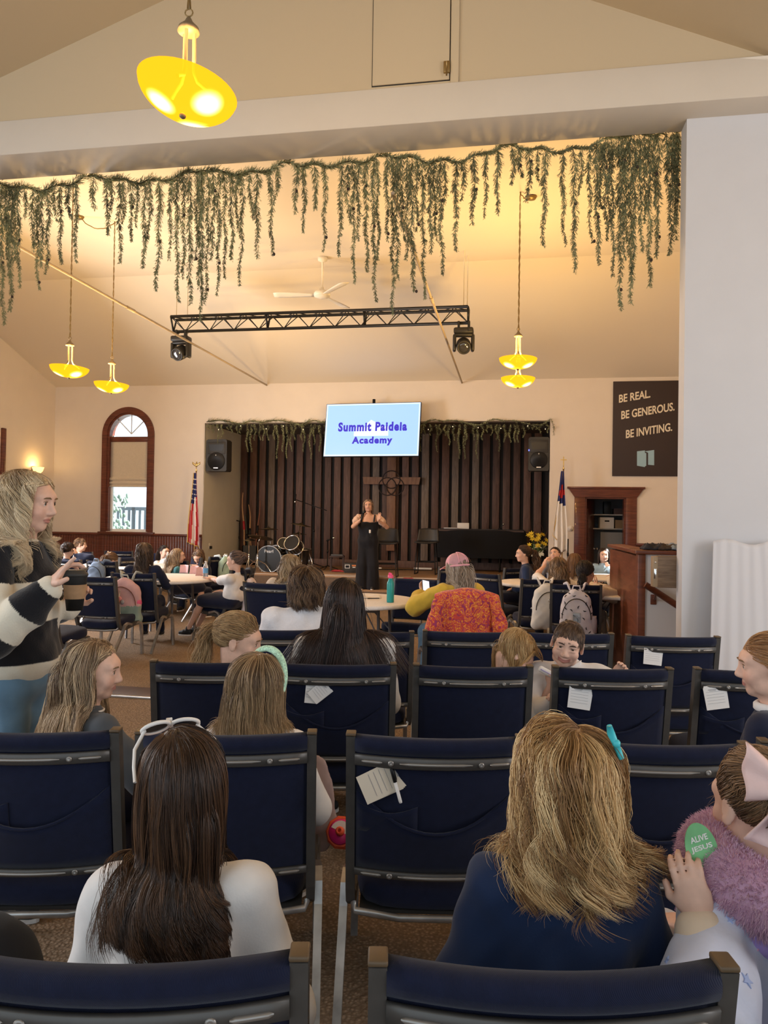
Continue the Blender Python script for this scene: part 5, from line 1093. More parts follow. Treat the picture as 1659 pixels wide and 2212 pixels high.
        if smile:
            arc = [H(x*.033, .0905 - .016*x*x, -.0655 + .012*x*x) for x in np.linspace(-1, 1, 9)]
            for dz_ in (.0045, -.0052):
                al = [H(x*.031*(1 if dz_ > 0 else .85), .0845 - .014*x*x, -.0655 + dz_*(1-.7*x*x) + .013*x*x) for x in np.linspace(-1, 1, 9)]
                for a, b in zip(al, al[1:]): S.cap(a, b, .0046*q, .0046*q, .006*q)
            for a, b in zip(arc, arc[1:]): S.cap(a, b, .0020*q, .0020*q, .003*q, True)
            for sd in (1, -1): E((sd*.031, .083, -.0085), (.017, .0085, .0048), .006); E((sd*.031, .083, .0115), (.017, .0085, .0042), .006); E((sd*.041, .066, -.030), (.021, .020, .016), .015)
    def body(s, h=.008, face=True, mouth=0, smile=0, legs=True, bare=False):
        S = Shape(); g = s.g; s.head_shape(S, mouth, smile)
        S.cap(s.H(0, -.02, -.06), s.nk - s.up*.02, .047*s.hd, .053*s.hd*(.95 if s.child else 1.05), .03)
        tw = s.sw; c_ = s.hip; X = s.X
        S.cap(s.sh[1]-X*.03, s.sh[-1]+X*.03, .042*g, .042*g, .04); mid = c_.lerp(s.ch, .62); wst = c_.lerp(s.ch, .3)
        S.ell(mid, (tw*.86*g, .088*g, s.torso*.33), s.TR, .06).ell(wst, (tw*.72*g, .08*g, s.torso*.28), s.TR, .06).ell(c_ + Vector((0, .0, .02)), (tw*.82*g, .10*g, .085), None, .06)
        for sd in (1, -1):
            if sd in s.wr:
                S.cap(s.sh[sd], s.el[sd], .038*g, .030*g, .02).cap(s.el[sd], s.el[sd].lerp(s.wr[sd], .35), .030*g, .031*g, .02).cap(s.el[sd].lerp(s.wr[sd], .35), s.wr[sd], .031*g, .019*g, .02); s.hand_shape(S, sd)
            if sd in s.kn and legs:
                hj = c_ + Vector((sd*.07*g, 0, -.01)); S.cap(hj, s.kn[sd], .068*g, .045*g, .03).cap(s.kn[sd], s.kn[sd].lerp(s.an[sd], .35), .044*g, .043*g, .02).cap(s.kn[sd].lerp(s.an[sd], .35), s.an[sd], .043*g, .026*g, .02)
                S.cap(s.an[sd] + Vector((0, -.02, -.03)), s.an[sd] + Vector((0, .11*(.8 if s.child else 1), -.045)), .028, .022, .02)
        V, Q = mesh_shape(S, h); V = relax(V, Q, 1, .35)
        # skin tones: lips and cheeks are redder
        HI = np.array((s.HR.to_3x3().transposed())); L = (V - np.array(s.hc)) @ HI.T / s.hd; col = np.tile(np.array(s.skin), (len(V), 1))
        def blob(c, r): return np.clip(1.25 - np.sqrt((((L - np.array(c))/np.array(r))**2).sum(1)), 0, .25)/.25
        lip = blob((0, .09, -.063), (.0205, .02, .0088)) if not smile else np.clip(1.3 - np.abs(L[:, 2] + .0660 - .012*(L[:, 0]/.033)**2)/.0085, 0, .3)/.3*(np.abs(L[:, 0]) < .031)*(L[:, 1] > .06); col = col*(1-lip[:, None]*.8) + np.array((.42, .14, .12))*lip[:, None]*.8
        for sd in (1, -1): ck = np.exp(-(((L - np.array((sd*.042, .07, -.035)))/.022)**2).sum(1))[:, None]*.45; col = col*(1-ck) + np.array((.62, .27, .20))*ck
        o = mk('body', V, Q, m_skin, s.root, attrs={'tone': col})
        if face:
            for sd in (1, -1):
                e = MB(); e.M = T(s.H(sd*.031, .0745, .0015)) @ s.HR.to_4x4(); q = s.hd; e.ball((0, 0, 0), .0138*q, n=16); e.lathe([(.0, .0142*q), (.0062*q, .0134*q), (.0064*q, .0122*q)], M=rotm(-PI/2, 0, 0), n=14, mi=1); e.build('eye', [m_eye, m_iris], o)
        return o
    def brow_lash(s, m, smile=0):
        for sd in (1, -1):
            b = MB(); b.tube([s.H(sd*x, y, z) for x, y, z in ((.012, .0965, .0205), (.024, .0975, .0245), (.038, .0915, .0235), (.052, .076, .017))], [.0016*s.hd, .0032*s.hd, .0028*s.hd, .0010*s.hd], 6); b.build('eyebrow', m, s.root)
            l = MB(); l.tube([s.H(sd*x, y, z) for x, y, z in ((.017, .0835, .004), (.024, .0895, .0095 - .003*smile), (.033, .0895, .0105 - .004*smile), (.041, .084, .007), (.046, .076, .002))], .0013*s.hd, 5); l.build('eyelash', m, s.root)
    def top(s, m, h=.009, puff=1.0, sleeve=1.0, hem=.0, folds=.004, seed=1, name='shirt', collar=0.0, cuff=1.0, neck=True, mats=None, fine=None, loose=1.0, waist=None):
        """garment on torso and arms; sleeve 0..1 of the arm covered"""
        S = Shape(); g = s.g*1.0; X = s.X; c_ = s.hip; e = .012*puff; tw = s.sw
        S.cap(s.sh[1]-X*.03, s.sh[-1]+X*.03, .042*g+e, .042*g+e, .04); mid = c_.lerp(s.ch, .62); wst = c_.lerp(s.ch, .3)
        S.ell(mid, (tw*.86*g+e*1.6*loose, .088*g+e*1.6*loose, s.torso*.36), s.TR, .06).ell(wst, (tw*.76*g+e*2.2*loose, .085*g+e*2*loose, s.torso*.34), s.TR, .06)
        S.ell(c_ + s.up*(.05 - hem) + Vector((0, .0, .0)), (tw*.86*g+e*1.8*loose, .10*g+e*1.5*loose, .10), s.TR, .06)
        S.cap(s.nk - s.up*.045, s.nk + s.up*(.0+collar), .060*s.hd+e*.6, .054*s.hd+e*.5, .025)
        for sd in (1, -1):
            if sd not in s.wr: continue
            a, el, w = s.sh[sd], s.el[sd], s.wr[sd]
            if sleeve <= .5: S.cap(a, a.lerp(el, sleeve*2), .040*g+e*1.1, .040*g+e*1.6, .03)
            else:
                t = (sleeve-.5)*2; S.cap(a, el, .040*g+e*1.2, .033*g+e*1.7*cuff, .03).cap(el, el.lerp(w, t*.6), .033*g+e*1.7*cuff, .032*g+e*1.9*cuff, .03).cap(el.lerp(w, t*.6), el.lerp(w, t), .032*g+e*1.9*cuff, .021*g+e*1.3*cuff, .02)
        d1, d2 = fold_noise(seed, folds), fold_noise(seed+50, folds*.5, 36, 30); V, Q = mesh_shape(S, h, lambda x, y, z: d1(x, y, z) + d2(x, y, z)); V = relax(V, Q, 1, .5)
        return V, Q
    def shirt(s, m, attr=None, name='shirt', **kw):
        V, Q = s.top(m, **kw); return mk(name, V, Q, m, s.root, attrs=({attr[0]: attr[1](s, V)} if attr else None))
    def trousers(s, m, h=.011, e=.014, folds=.004, seed=5, length=1.0, flare=1.0, skirt=False, name='trousers'):
        S = Shape(); g = s.g; c_ = s.hip
        S.ell(c_ + Vector((0, 0, .03)), (s.sw*.86*g+e, .105*g+e, .10+e), None, .05)
        for sd in (1, -1):
            hj = c_ + Vector((sd*.07*g, 0, -.01)); k = s.kn[sd]; a = k.lerp(s.an[sd], max(0, length-.5)*2)
            S.cap(hj, k, .07*g+e, .047*g+e*(1.2 if not skirt else 2.2), .05)
            if length > .5: S.cap(k, a, .047*g+e*1.2, (.034*g+e*1.1)*flare, .03)
        if skirt: S.cap(c_.lerp(s.kn[1].lerp(s.kn[-1], .5), .15), s.kn[1].lerp(s.kn[-1], .5), .08*g+e, .075*g+e, .06)
        V, Q = mesh_shape(S, h, fold_noise(seed, folds, 18, 26)); V = relax(V, Q, 2, .5); return mk(name, V, Q, m, s.root)
    def shoes(s, m, sole=None):
        for sd in (1, -1):
            a = s.an[sd]; q = .82 if s.child else 1.0; S = Shape(); S.cap(a + Vector((0, -.03, -.025)), a + Vector((0, .06*q, -.035)), .038*q, .038*q, .02).cap(a + Vector((0, .06*q, -.035)), a + Vector((0, .13*q, -.042)), .038*q, .028*q, .02).cap(a, a + Vector((0, 0, .02)), .034*q, .034*q, .02)
            V, Q = mesh_shape(S, .009); V[:, 2] = np.maximum(V[:, 2], a.z-.068); o = mk('shoe', V, Q, m, s.root)
            b = MB(); pr = []
            for k in range(20): t = 2*PI*k/20; pr.append((a.x + .04*q*cos(t)*(1 - .12*sin(t)), a.y + .05*q + .112*q*sin(t)))
            b.prism(pr, a.z-.074, a.z-.058); b.build('sole', sole or m_fw, o)
    # ------------------------------------------------------------ hair
    def hair(s, cols, n=900, length=.25, r=.0018, style='down', part=0.0, wave=0.0, wl=.09, seg=14, seed=1, tie=None, fringe=0.0, vol=.012, rough=.42, end_curl=0.0, front=.076, clump=.35, jitter=.10, name='hair', body=True, spread=0.0, wind=(0, 0, 0), nape=-.075, cap=True, taillen=None, back=0.0, minz=None, lenvar=.14, tips=None, stiff=.55, clear=.035, drop=1.0, sweep=.9, cvar=.5, cn=22):
        """locks grown from the scalp, laid over head and shoulders by gravity"""
        n = int(n*1.5); r = r*.74
        rg = np.random.default_rng(seed); q = s.hd; HR = np.array(s.HR.to_3x3()); hc = np.array(s.hc)
        ec, er = np.array((0, -.012, .030)), np.array((.077, .097, .087))
        P_ = rg.normal(size=(n*5, 3)); P_ /= np.linalg.norm(P_, axis=1)[:, None]; L0 = ec + P_*er
        y, z = L0[:, 1], L0[:, 2]
        line = np.where(y > .02, front*np.clip((y-.02)/.06, 0, 1)**.7 + .008, np.where(y > -.03, .008 + (nape*.35-.008)*np.clip((.02-y)/.05, 0, 1), nape*.35 + (nape*.65)*np.clip((-.03-y)/.04, 0, 1)))
        L0 = L0[z > line][:n]; y = L0[:, 1]; N_ = len(L0); nrm = (L0-ec)/er**2; nrm /= np.linalg.norm(nrm, axis=1)[:, None]
        zz = np.array((0, 0, 1.0))
        if style == 'down': d = np.stack([np.sign(L0[:, 0]-part)*(.9+0*y), -.35 - 2.2*(L0[:, 1] < -.03) - sweep*(L0[:, 1] > .015) + 0*y, -.5 + .25*(L0[:, 1] > .015) + 0*y], 1)
        elif style == 'tie':
            tl = np.array(tie); d = tl - L0
        elif style == 'short': d = np.stack([L0[:, 0]*6 + .25, .55 - 1.6*(L0[:, 1] < .0) + 0*y, -.35 + 0*y], 1)
        elif style == 'back': d = np.stack([L0[:, 0]*2, -1 + 0*y, -.2 + 0*y], 1)
        d = d + rg.normal(size=d.shape)*jitter; d -= nrm*(d*nrm).sum(1)[:, None]; d /= np.maximum(1e-6, np.linalg.norm(d, axis=1))[:, None]
        fr = (L0[:, 1] > .055) & (np.abs(L0[:, 0]) < .055) if fringe else np.zeros(N_, bool)
        if fringe: d[fr] = np.stack([L0[fr, 0]*4, .6+0*L0[fr, 0], -.7 + 0*L0[fr, 0]], 1)
        lay = rg.random(N_)**1.4; Ls = length*(1 + rg.normal(size=N_)*lenvar)*q**0
        if style == 'tie': Ls = np.linalg.norm(tl-L0, axis=1)*q*1.12 + .004
        Ls[fr] = fringe
        W = lambda a: hc + (a*q) @ HR.T
        p = W(L0); dv = d @ HR.T; off = (.002 + vol*lay)
        caps = []
        if body:
            e = .02; caps = [(np.array(s.sh[1]), np.array(s.sh[-1]), .05*s.g+e), (np.array(s.nk), np.array(s.H(0, -.02, -.06)), .052*q), (np.array(s.hip.lerp(s.ch, .35)), np.array(s.hip.lerp(s.ch, .8)), .108*s.g+e*.7)]
            for sd in (1, -1):
                if sd in s.el: caps.append((np.array(s.sh[sd]), np.array(s.el[sd]), .05*s.g+e*.6))
            mid = s.hip.lerp(s.ch, .7); caps.append((np.array(mid + s.X*s.sw*.45), np.array(mid - s.X*s.sw*.45), .095*s.g+e*.5))
        off0 = off; pts = [p.copy()]; st = Ls/seg; tpt = None if tie is None else W(np.array([tie]))[0]
        Rinv = HR; eR = (er + .0)*q
        for k in range(seg):
            if style == 'tie': want = tpt - p; want /= np.maximum(1e-6, np.linalg.norm(want, axis=1))[:, None]; dv = dv*.35 + want*.65
            else:
                gk = min(.9, (1-stiff)*1.0*drop) if style != 'short' else .10
                dv = dv*(1-gk) + np.array((wind[0], wind[1], -1.0))*gk
                if spread: ox = (p - hc)*np.array((1, 1, 0)); xx = np.array(s.X)*np.array((1, 1, 0)); dv += (ox*.2 + .8*(ox @ xx)[:, None]*xx)*(spread*np.clip((hc[2]-.03-p[:, 2])/.1, 0, 1)[:, None])
            dv /= np.maximum(1e-6, np.linalg.norm(dv, axis=1))[:, None]; pn = p + dv*st[:, None]
            off = off0*min(1, (k+1.0)/6)
            for _ in range(2):
                l = ((pn - hc) @ HR)/q - ec; kk = np.sqrt((l/er)**2 @ np.ones(3)); tgt = 1 + off*(1 - .85*np.clip((l[:, 1]-.03)/.04, 0, 1)*np.clip((.075-l[:, 2])/.03, 0, 1))/.085; m_ = kk < tgt
                l[m_] *= (tgt[m_]/np.maximum(kk[m_], 1e-6))[:, None]; pn = hc + ((l+ec)*q) @ HR.T
                fl = ((pn - hc) @ HR)/q; fm = (fl[:, 1] > clear) & (fl[:, 2] < .070) & (fl[:, 2] > -.16) & ~fr
                if fm.any() and style == 'down':
                    fl[fm, 1] = clear + (fl[fm, 1]-clear)*.25; inn = fm & (np.abs(fl[:, 0]) < .066); fl[inn, 0] = np.sign(fl[inn, 0]+1e-9)*(.068 + off[inn]); pn[fm] = (hc + (fl*q) @ HR.T)[fm]
                for a, b, rad in caps:
                    ba = b-a; t = np.clip(((pn-a) @ ba)/(ba@ba), 0, 1)[:, None]; c_ = a + t*ba; v = pn-c_; D_ = np.linalg.norm(v, axis=1); m_ = D_ < rad + off*.7; pn[m_] = c_[m_] + v[m_]/np.maximum(1e-6, D_[m_])[:, None]*(rad + off[m_]*.7)[:, None]
            dv = dv*.35 + .65*(pn-p)/np.maximum(1e-6, np.linalg.norm(pn-p, axis=1))[:, None]
            p = pn; pts.append(p.copy())
        A = np.stack(pts, 1)
        if minz is not None:
            cl_ = rg.normal(size=600)[((L0[:, 0]+.1)*60).astype(int)*13 + ((L0[:, 2]+.1)*60).astype(int)]; zc = minz + rg.normal(size=N_)*.010 + cl_*.022; below = A[:, :, 2] < zc[:, None]; kf = np.where(below.any(1), np.maximum(3, below.argmax(1)), seg).astype(float); tq = np.linspace(0, 1, seg+1)[None, :]*kf[:, None]; i0 = np.minimum(tq.astype(int), seg-1); fr_ = (tq-i0)[:, :, None]; ii = np.arange(N_)[:, None]; A = A[ii, i0]*(1-fr_) + A[ii, i0+1]*fr_; Ls = Ls*kf/seg
        # clumping and waves
        nc = max(8, N_//cn); cid = rg.integers(0, N_, nc); d2 = ((L0[:, None, :] - L0[cid][None])**2).sum(2); own = cid[d2.argmin(1)]; u = np.linspace(0, 1, seg+1)[None, :, None]
        A = A + (A[own] - A)*(clump*u**1.2)
        if wave or end_curl:
            t = np.linspace(0, 1, seg+1)[None, :]*Ls[:, None]; ph = (1.5*np.sin(L0[:, 0]*26+seed) + 1.2*np.sin(L0[:, 1]*20+L0[:, 2]*9))[own] + (rg.normal(size=N_)*.35)[own] + rg.normal(size=N_)*.2; am = (wave*np.clip(t/.09, 0, 1) + end_curl*np.clip((t-Ls[:, None]*.65)/(Ls[:, None]*.35), 0, 1))*(.6+.8*(rg.random(N_)[own]))[:, None]
            out = A - hc; out[:, :, 2] = 0; out /= np.maximum(1e-6, np.linalg.norm(out, axis=2))[:, :, None]; sd_ = np.stack([-out[:, :, 1], out[:, :, 0], 0*out[:, :, 0]], 2); a_ = t*2*PI/wl + ph[:, None]
            A = A + sd_*(am*np.sin(a_))[:, :, None] + out*(am*.5*(np.cos(a_)))[:, :, None]
        tone = np.clip(.5 + .11*rg.normal(size=N_) + cvar*(rg.random(N_)[own]-.5)*1.5, 0, 1)
        Vv, Qq, Tt = strands(A, np.full(N_, r), tone, rg)
        if taillen:   # pony tail from the tie
            nt_ = n//2; T0 = tpt + rg.normal(size=(nt_, 3))*.011*q; bd = (np.array(tie) - ec) @ HR.T; bd /= np.linalg.norm(bd); dv = np.tile(bd, (nt_, 1)) + rg.normal(size=(nt_, 3))*.22; p = T0; pts = [p]; Lt = taillen*(1+rg.normal(size=nt_)*.12)
            for k in range(seg):
                dv = dv*.72 + np.array((wind[0], wind[1], -1.0))*.28; dv /= np.linalg.norm(dv, axis=1)[:, None]; p = p + dv*(Lt/seg)[:, None]
                for a, b, rad in caps:
                    ba = b-a; t = np.clip(((p-a) @ ba)/(ba@ba), 0, 1)[:, None]; c_ = a+t*ba; v = p-c_; D_ = np.linalg.norm(v, axis=1); m_ = D_ < rad+.006; p = p.copy(); p[m_] = c_[m_] + v[m_]/np.maximum(1e-6, D_[m_])[:, None]*(rad+.006)
                l = ((p - hc) @ HR)/q - ec; kk = np.sqrt((l/er)**2 @ np.ones(3)); m_ = kk < 1.06; l[m_] *= (1.06/kk[m_])[:, None]; p = hc + ((l+ec)*q) @ HR.T; pts.append(p)
            B = np.stack(pts, 1); tt = np.linspace(0, 1, seg+1)[None, :]*Lt[:, None]
            if wave: a_ = tt*2*PI/max(wl, .13) + (rg.integers(0, 5, nt_)*.45)[:, None]; wv = wave*np.clip(tt/.08, 0, 1); B = B + np.stack([wv*np.sin(a_), wv*np.cos(a_*.9), 0*a_], 2)
            v2, q2, t2 = strands(B, np.full(nt_, r), np.clip(.5+.25*rg.normal(size=nt_), 0, 1), rg); Qq = np.concatenate([Qq, q2 + len(Vv)]); Vv = np.concatenate([Vv, v2]); Tt = np.concatenate([Tt, t2])
        if cap:   # scalp under the locks
            S = MB().ball((0, 0, 0), 1.0, n=28); v3 = np.array(S.v); l = ec + v3*er*1.005; y, z = l[:, 1], l[:, 2]
            lim = np.where(y > .02, front*np.clip((y-.02)/.06, 0, 1)**.7 + .008, np.where(y > -.03, .008 + (nape*.35-.008)*np.clip((.02-y)/.05, 0, 1), nape))
            k0 = z >= lim - .006; fs = [f for f in S.f if all(k0[list(f)])]; fs = np.array([list(f) + [f[-1]]*(4-len(f)) for f in fs]); b0 = len(Vv)
            Vv = np.concatenate([Vv, W(l)]); Tt = np.concatenate([Tt, np.stack([np.full(len(l), .22), np.full(len(l), 0.1), np.zeros(len(l))], 1)])
            tri = fs[:, 2] == fs[:, 3]; qs = fs[~tri]; Qq = np.concatenate([Qq, qs + b0])
        return mk(name, Vv, Qq, hair_mat(cols, rough, tips), s.root, attrs={'strand': Tt})
def strands(A, r, tone, rg, sides=3):
    N_, m = A.shape[:2]; t = np.gradient(A, axis=1); t /= np.maximum(1e-9, np.linalg.norm(t, axis=2))[:, :, None]; ref = rg.normal(size=(N_, 1, 3)); n1 = ref - t*(ref*t).sum(2)[:, :, None]; n1 /= np.maximum(1e-9, np.linalg.norm(n1, axis=2))[:, :, None]; n2 = np.cross(t, n1)
    u = np.linspace(0, 1, m); rad = r[:, None]*(np.minimum(1, .55+u*4)*np.sqrt(np.clip(1.02-u**3, 0.02, 1)))[None, :]
    V = np.stack([A + (n1*cos(2*PI*k/sides) + n2*sin(2*PI*k/sides))*rad[:, :, None] for k in range(sides)], 2).reshape(-1, 3)
    base = (np.arange(N_)*m*sides)[:, None, None] + (np.arange(m-1)*sides)[None, :, None]; k = np.arange(sides)[None, None, :]; k2 = (k+1) % sides
    Q = np.stack([base+k, base+k2, base+sides+k2, base+sides+k], 3).reshape(-1, 4)
    T_ = np.stack([np.repeat(tone, m*sides), np.tile(np.repeat(u, sides), N_), np.zeros(N_*m*sides)], 1)
    return V, Q, T_
def hair_mat(cols, rough, tips=None):
    nm = 'hair_%d_%s' % (int(rough*100), '_'.join('%02x%02x%02x' % tuple(int(255*x) for x in c) for c in list(cols)+([tips] if tips else [])))
    if nm in MATS: return MATS[nm]
    m = mat(nm, cols[1], rough, spec=.45); nt, b, L = nodes_of(m); a = nt.nodes.new('ShaderNodeAttribute'); a.attribute_name = 'strand'; sp_ = nt.nodes.new('ShaderNodeSeparateColor'); L(a.outputs['Color'], sp_.inputs[0])
    rp = ramp(nt, [(.15, cols[0]), (.5, cols[1]), (.85, cols[2])]); L(sp_.outputs[0], rp.inputs['Fac']); out = rp.outputs['Color']
    if tips:
        mx = nt.nodes.new('ShaderNodeMix'); mx.data_type = 'RGBA'; mr = nt.nodes.new('ShaderNodeMapRange'); mr.inputs['From Min'].default_value = .25; mr.inputs['From Max'].default_value = .95; mr.inputs['To Max'].default_value = .75; L(sp_.outputs[1], mr.inputs['Value']); L(mr.outputs['Result'], mx.inputs['Factor']); L(out, mx.inputs['A']); mx.inputs['B'].default_value = (*tips, 1); out = mx.outputs['Result']
    L(out, b.inputs['Base Color']); return m
BLOND = ((.20, .11, .045), (.36, .215, .095), (.55, .37, .185)); DBLOND = ((.12, .065, .03), (.24, .135, .062), (.42, .27, .13)); BROWN = ((.022, .011, .007), (.055, .026, .014), (.12, .058, .028)); DBROWN = ((.010, .006, .005), (.026, .013, .009), (.07, .034, .020)); LBROWN = ((.07, .036, .018), (.15, .080, .04), (.27, .155, .08)); GREYB = ((.25, .18, .12), (.42, .33, .24), (.60, .50, .40)); RED = ((.20, .085, .03), (.38, .18, .07), (.52, .29, .13))
# ================================================================ the people
def cloth(nm, c, rough=.85, **k): return mat(nm, c, rough, **{**dict(spec=.2, sheen=.15, var=.04, vs=25, bump=.25, bs=260), **k})
c_white = cloth('white_cotton', (.78, .76, .75)); c_cream = cloth('cream_knit', (.68, .58, .47), bump=.6, bs=140); c_navy = cloth('navy_knit', (.014, .030, .085)); c_navy2 = cloth('dark_navy_cloth', (.012, .016, .04))
c_grey = cloth('charcoal_tee', (.075, .085, .10)); c_jean = cloth('blue_denim', (.12, .21, .30), var=.22, vs=9, bump=.5, bs=300); c_beige = cloth('beige_knit', (.60, .50, .40)); c_dk = cloth('black_cloth_wear', (.012, .012, .016)); c_lgrey = cloth('light_grey_tee', (.45, .43, .44)); c_teal = cloth('teal_cotton', (.05, .17, .19)); c_blue = cloth('light_blue_cotton', (.36, .52, .66)); c_khaki = cloth('khaki_cloth', (.42, .33, .24))
c_yel = cloth('mustard_jacket', (.62, .42, .055)); c_fluff = cloth('fluffy_white_knit', (.72, .71, .74), bump=1.0, bs=90, sheen=.6); c_mint = cloth('mint_fleece', (.50, .74, .66)); c_check = cloth('white_check_shirt', (.74, .71, .69))
m_browd = mat('dark_brow', (.05, .03, .02), .8); m_browl = mat('light_brow', (.20, .12, .06), .8); m_sole = m_fw; m_shoe = mat('black_sneaker', (.02, .02, .022), .6)
# ---- woman standing at left with the coffee cup
f = Fig('woman standing at left in a black and cream striped sweater holding a coffee cup', None, -97, head=1.0, hip=.87, sw=.165, arm=.29, fore=.25, thigh=.42, shin=.41, child=False, at=(62, 1083, 2.85), pitch=7, yaw=2, girth=.95, neck=.08)
W1 = f; f.stand()
f.arm_to(-1, f.L(P(106, 1272, 2.62)), (.05, -1, -.35), f.Ld(.55, .05, .83), f.Ld(.75, .35, -.45), .3, .4, [.06, .55, .62, .68], .9)
f.arm_to(1, f.L(P(148, 1312, 3.0)), (.5, -.4, -1), f.Ld(.55, -.15, .82), f.Ld(.55, -.80, -.2), .62, .1, None, .8)
f.body(h=.004); f.brow_lash(m_browl)
m_str = mat('striped_knit', (.6, .55, .45), .9, spec=.1, sheen=.3, attr='band', bump=.7, bs=150)
def bands(s, V):
    cream, blk = np.array((.70, .64, .52)), np.array((.010, .010, .013)); z = V[:, 2]; t = (1.55 - z)/.15
    for sd in (1, -1):
        a, e, w = [np.array(q) for q in (s.sh[sd], s.el[sd], s.wr[sd])]
        for (p, q, base) in ((a, e, 0.0), (e, w, 1.0)):
            ba = q-p; h = np.clip(((V-p) @ ba)/(ba@ba), 0, 1); d = np.linalg.norm(V-p-h[:, None]*ba, axis=1); m_ = (d < .095) & ((np.abs(V[:, 0]) > .195) | (base == 1.0)); t[m_] = (1 + base*s.arm/.108 + h[m_]*np.linalg.norm(ba)/.108)
    k = (np.floor(t).astype(int) % 2 == 0); return np.where(k[:, None], cream, blk)
f.shirt(m_str, ('band', bands), name='sweater', h=.005, puff=1.35, hem=-.03, folds=.007, seed=3, cuff=1.1, loose=1.2, collar=-.01)
f.trousers(c_jean, e=.012, folds=.004, flare=1.1, name='jeans'); f.shoes(m_shoe)
f.hair(((.30, .19, .10), (.64, .47, .27), (.92, .76, .52)), n=6500, length=.37, r=.0011, wave=.022, wl=.14, seg=24, seed=2, part=-.01, vol=.020, clump=.5, tips=(.80, .64, .43), lenvar=.06, clear=.036, drop=1.2, sweep=.8, spread=.7, cn=45)
r = thing('coffee_cup', 'black paper coffee cup with a kraft sleeve held by the woman in stripes', 'cup', P(161, 1318, 2.86))
MB().lathe([(.0, 0), (.030, 0), (.0445, .135)], n=32, caps=False).build('cup_body', mat('black_paper', (.012, .012, .012), .6), r); MB().lathe([(.0362, .045), (.0425, .100), (.0435, .100), (.0372, .045)], n=32, caps=False).build('sleeve', mat('kraft_paper', (.36, .22, .12), .85, var=.08, vs=60), r)
MB().lathe([(.0, .155), (.036, .155), (.038, .150), (.0415, .146), (.046, .142), (.0475, .137), (.046, .131), (.043, .131)], n=32).build('lid', m_plastic, r)
# ---- girl in the grey tee, left
f = Fig('girl with long streaked hair in a grey tee looking right, at left', None, -42, head=.88, hip=.50, sw=.135, at=(204, 1446, 2.6), yaw=-44, pitch=6, lean=3)
f.sit(); f.lap(1); f.arm_to(-1, f.hip + Vector((.22, .26, .18)), (.8, -.3, -.6), (.2, 1, -.1), (0, 0, -1), .4)
f.body(h=.0042); f.brow_lash(m_browl); f.shirt(c_grey, sleeve=.45, puff=.9, seed=4); f.trousers(c_navy2, h=.012); f.shoes(m_shoe)
MB().tube([f.nk + f.TR @ Vector((.058*cos(k*PI/10), .055*sin(k*PI/10), .012)) for k in range(21)], .004, 6, closed=True).build('collar_trim', m_fw, f.root)
f.hair(((.12, .07, .04), (.36, .235, .135), (.66, .49, .31)), n=7000, length=.46, r=.0011, wave=.006, wl=.16, seg=22, seed=5, vol=.030, clump=.45, tips=(.66, .47, .29), part=.012, clear=.03, cvar=.9, spread=1.3, cn=40)
# ---- girl with the very long dark brown hair, front left
f = Fig('girl in a white long-sleeved top with very long dark brown hair, front left', None, 0, head=.93, hip=.50, sw=.128, at=(388, 1694, 1.42), yaw=30, pitch=-2, girth=1.0)
f.sit(); f.lap(1); f.lap(-1); f.body(h=.006); f.brow_lash(m_browd); f.shirt(c_white, puff=.95, seed=6, folds=.0055, h=.006); f.trousers(c_navy2, h=.012); f.shoes(m_shoe)
f.hair(BROWN, n=9000, length=.60, r=.0009, wave=.003, wl=.2, seg=26, seed=7, part=-.025, vol=.012, clump=.8, end_curl=.022, rough=.34, lenvar=.06, stiff=.45, spread=-.5, jitter=.05, minz=.765, cn=50)
G = f; r = thing('sunglasses', 'white-rimmed dark sunglasses pushed up on the brown-haired girl\'s head', 'sunglasses', f.root.location, f.hdg)
for sd in (1, -1):
    X = T(f.H(sd*.031, .086, .096)) @ f.HR.to_4x4() @ rotm(D(50), 0, sd*D(-10)); MB().tube([X @ Vector((.027*cos(k*PI/14), 0, .024*sin(k*PI/14))) for k in range(28)], .0042, 6, closed=True).build('rim', m_fw, r); MB().prism([(.026*cos(k*PI/14), .023*sin(k*PI/14)) for k in range(28)], -.001, .001, X @ FACE).build('lens', mat('dark_lens', (.03, .03, .035), .08), r)
    MB().tube([f.H(sd*.055, .080, .094), f.H(sd*.083, .04, .070), f.H(sd*.090, .01, .045), f.H(sd*.091, -.01, .022)], .0035, 6).build('temple', m_fw, r)
MB().tube([f.H(-.006, .098, .106), f.H(.006, .098, .106)], .004, 6).build('bridge', m_fw, r)
# ---- girl in navy with wavy blonde hair, front right
f = Fig('girl in a navy top with wavy honey-blonde hair and a teal clip, front right', None, 0, head=.95, hip=.50, sw=.130, arm=.22, at=(1226, 1688, 1.42), yaw=-10, pitch=-2, tilt=2, side=2, girth=1.0)
f.sit(); f.arm_to(1, f.hip + Vector((-.09, .20, .10)), (.40, -.35, -.9), (.5, 1, -.2), (0, 0, -1), .5); f.lap(-1); f.body(h=.006); f.brow_lash(m_browl)
f.shirt(c_navy, puff=1.1, seed=8, folds=.008, h=.006, cuff=1.15, loose=1.1, name='top'); f.trousers(c_navy2, h=.012); f.shoes(m_shoe)
f.hair(((.28, .14, .05), (.62, .37, .15), (.88, .64, .34)), n=9500, length=.36, r=.0009, wave=.009, wl=.125, seg=28, seed=9, part=.015, vol=.036, clump=.5, end_curl=.022, spread=.6, lenvar=.06, rough=.34, jitter=.035, minz=.872, cvar=.75, cn=55)
p0 = f.H(.056, -.03, .088); r = thing('hair_clip', 'small teal hair clip in the wavy blonde hair', 'hair clip', f.root.location, f.hdg)
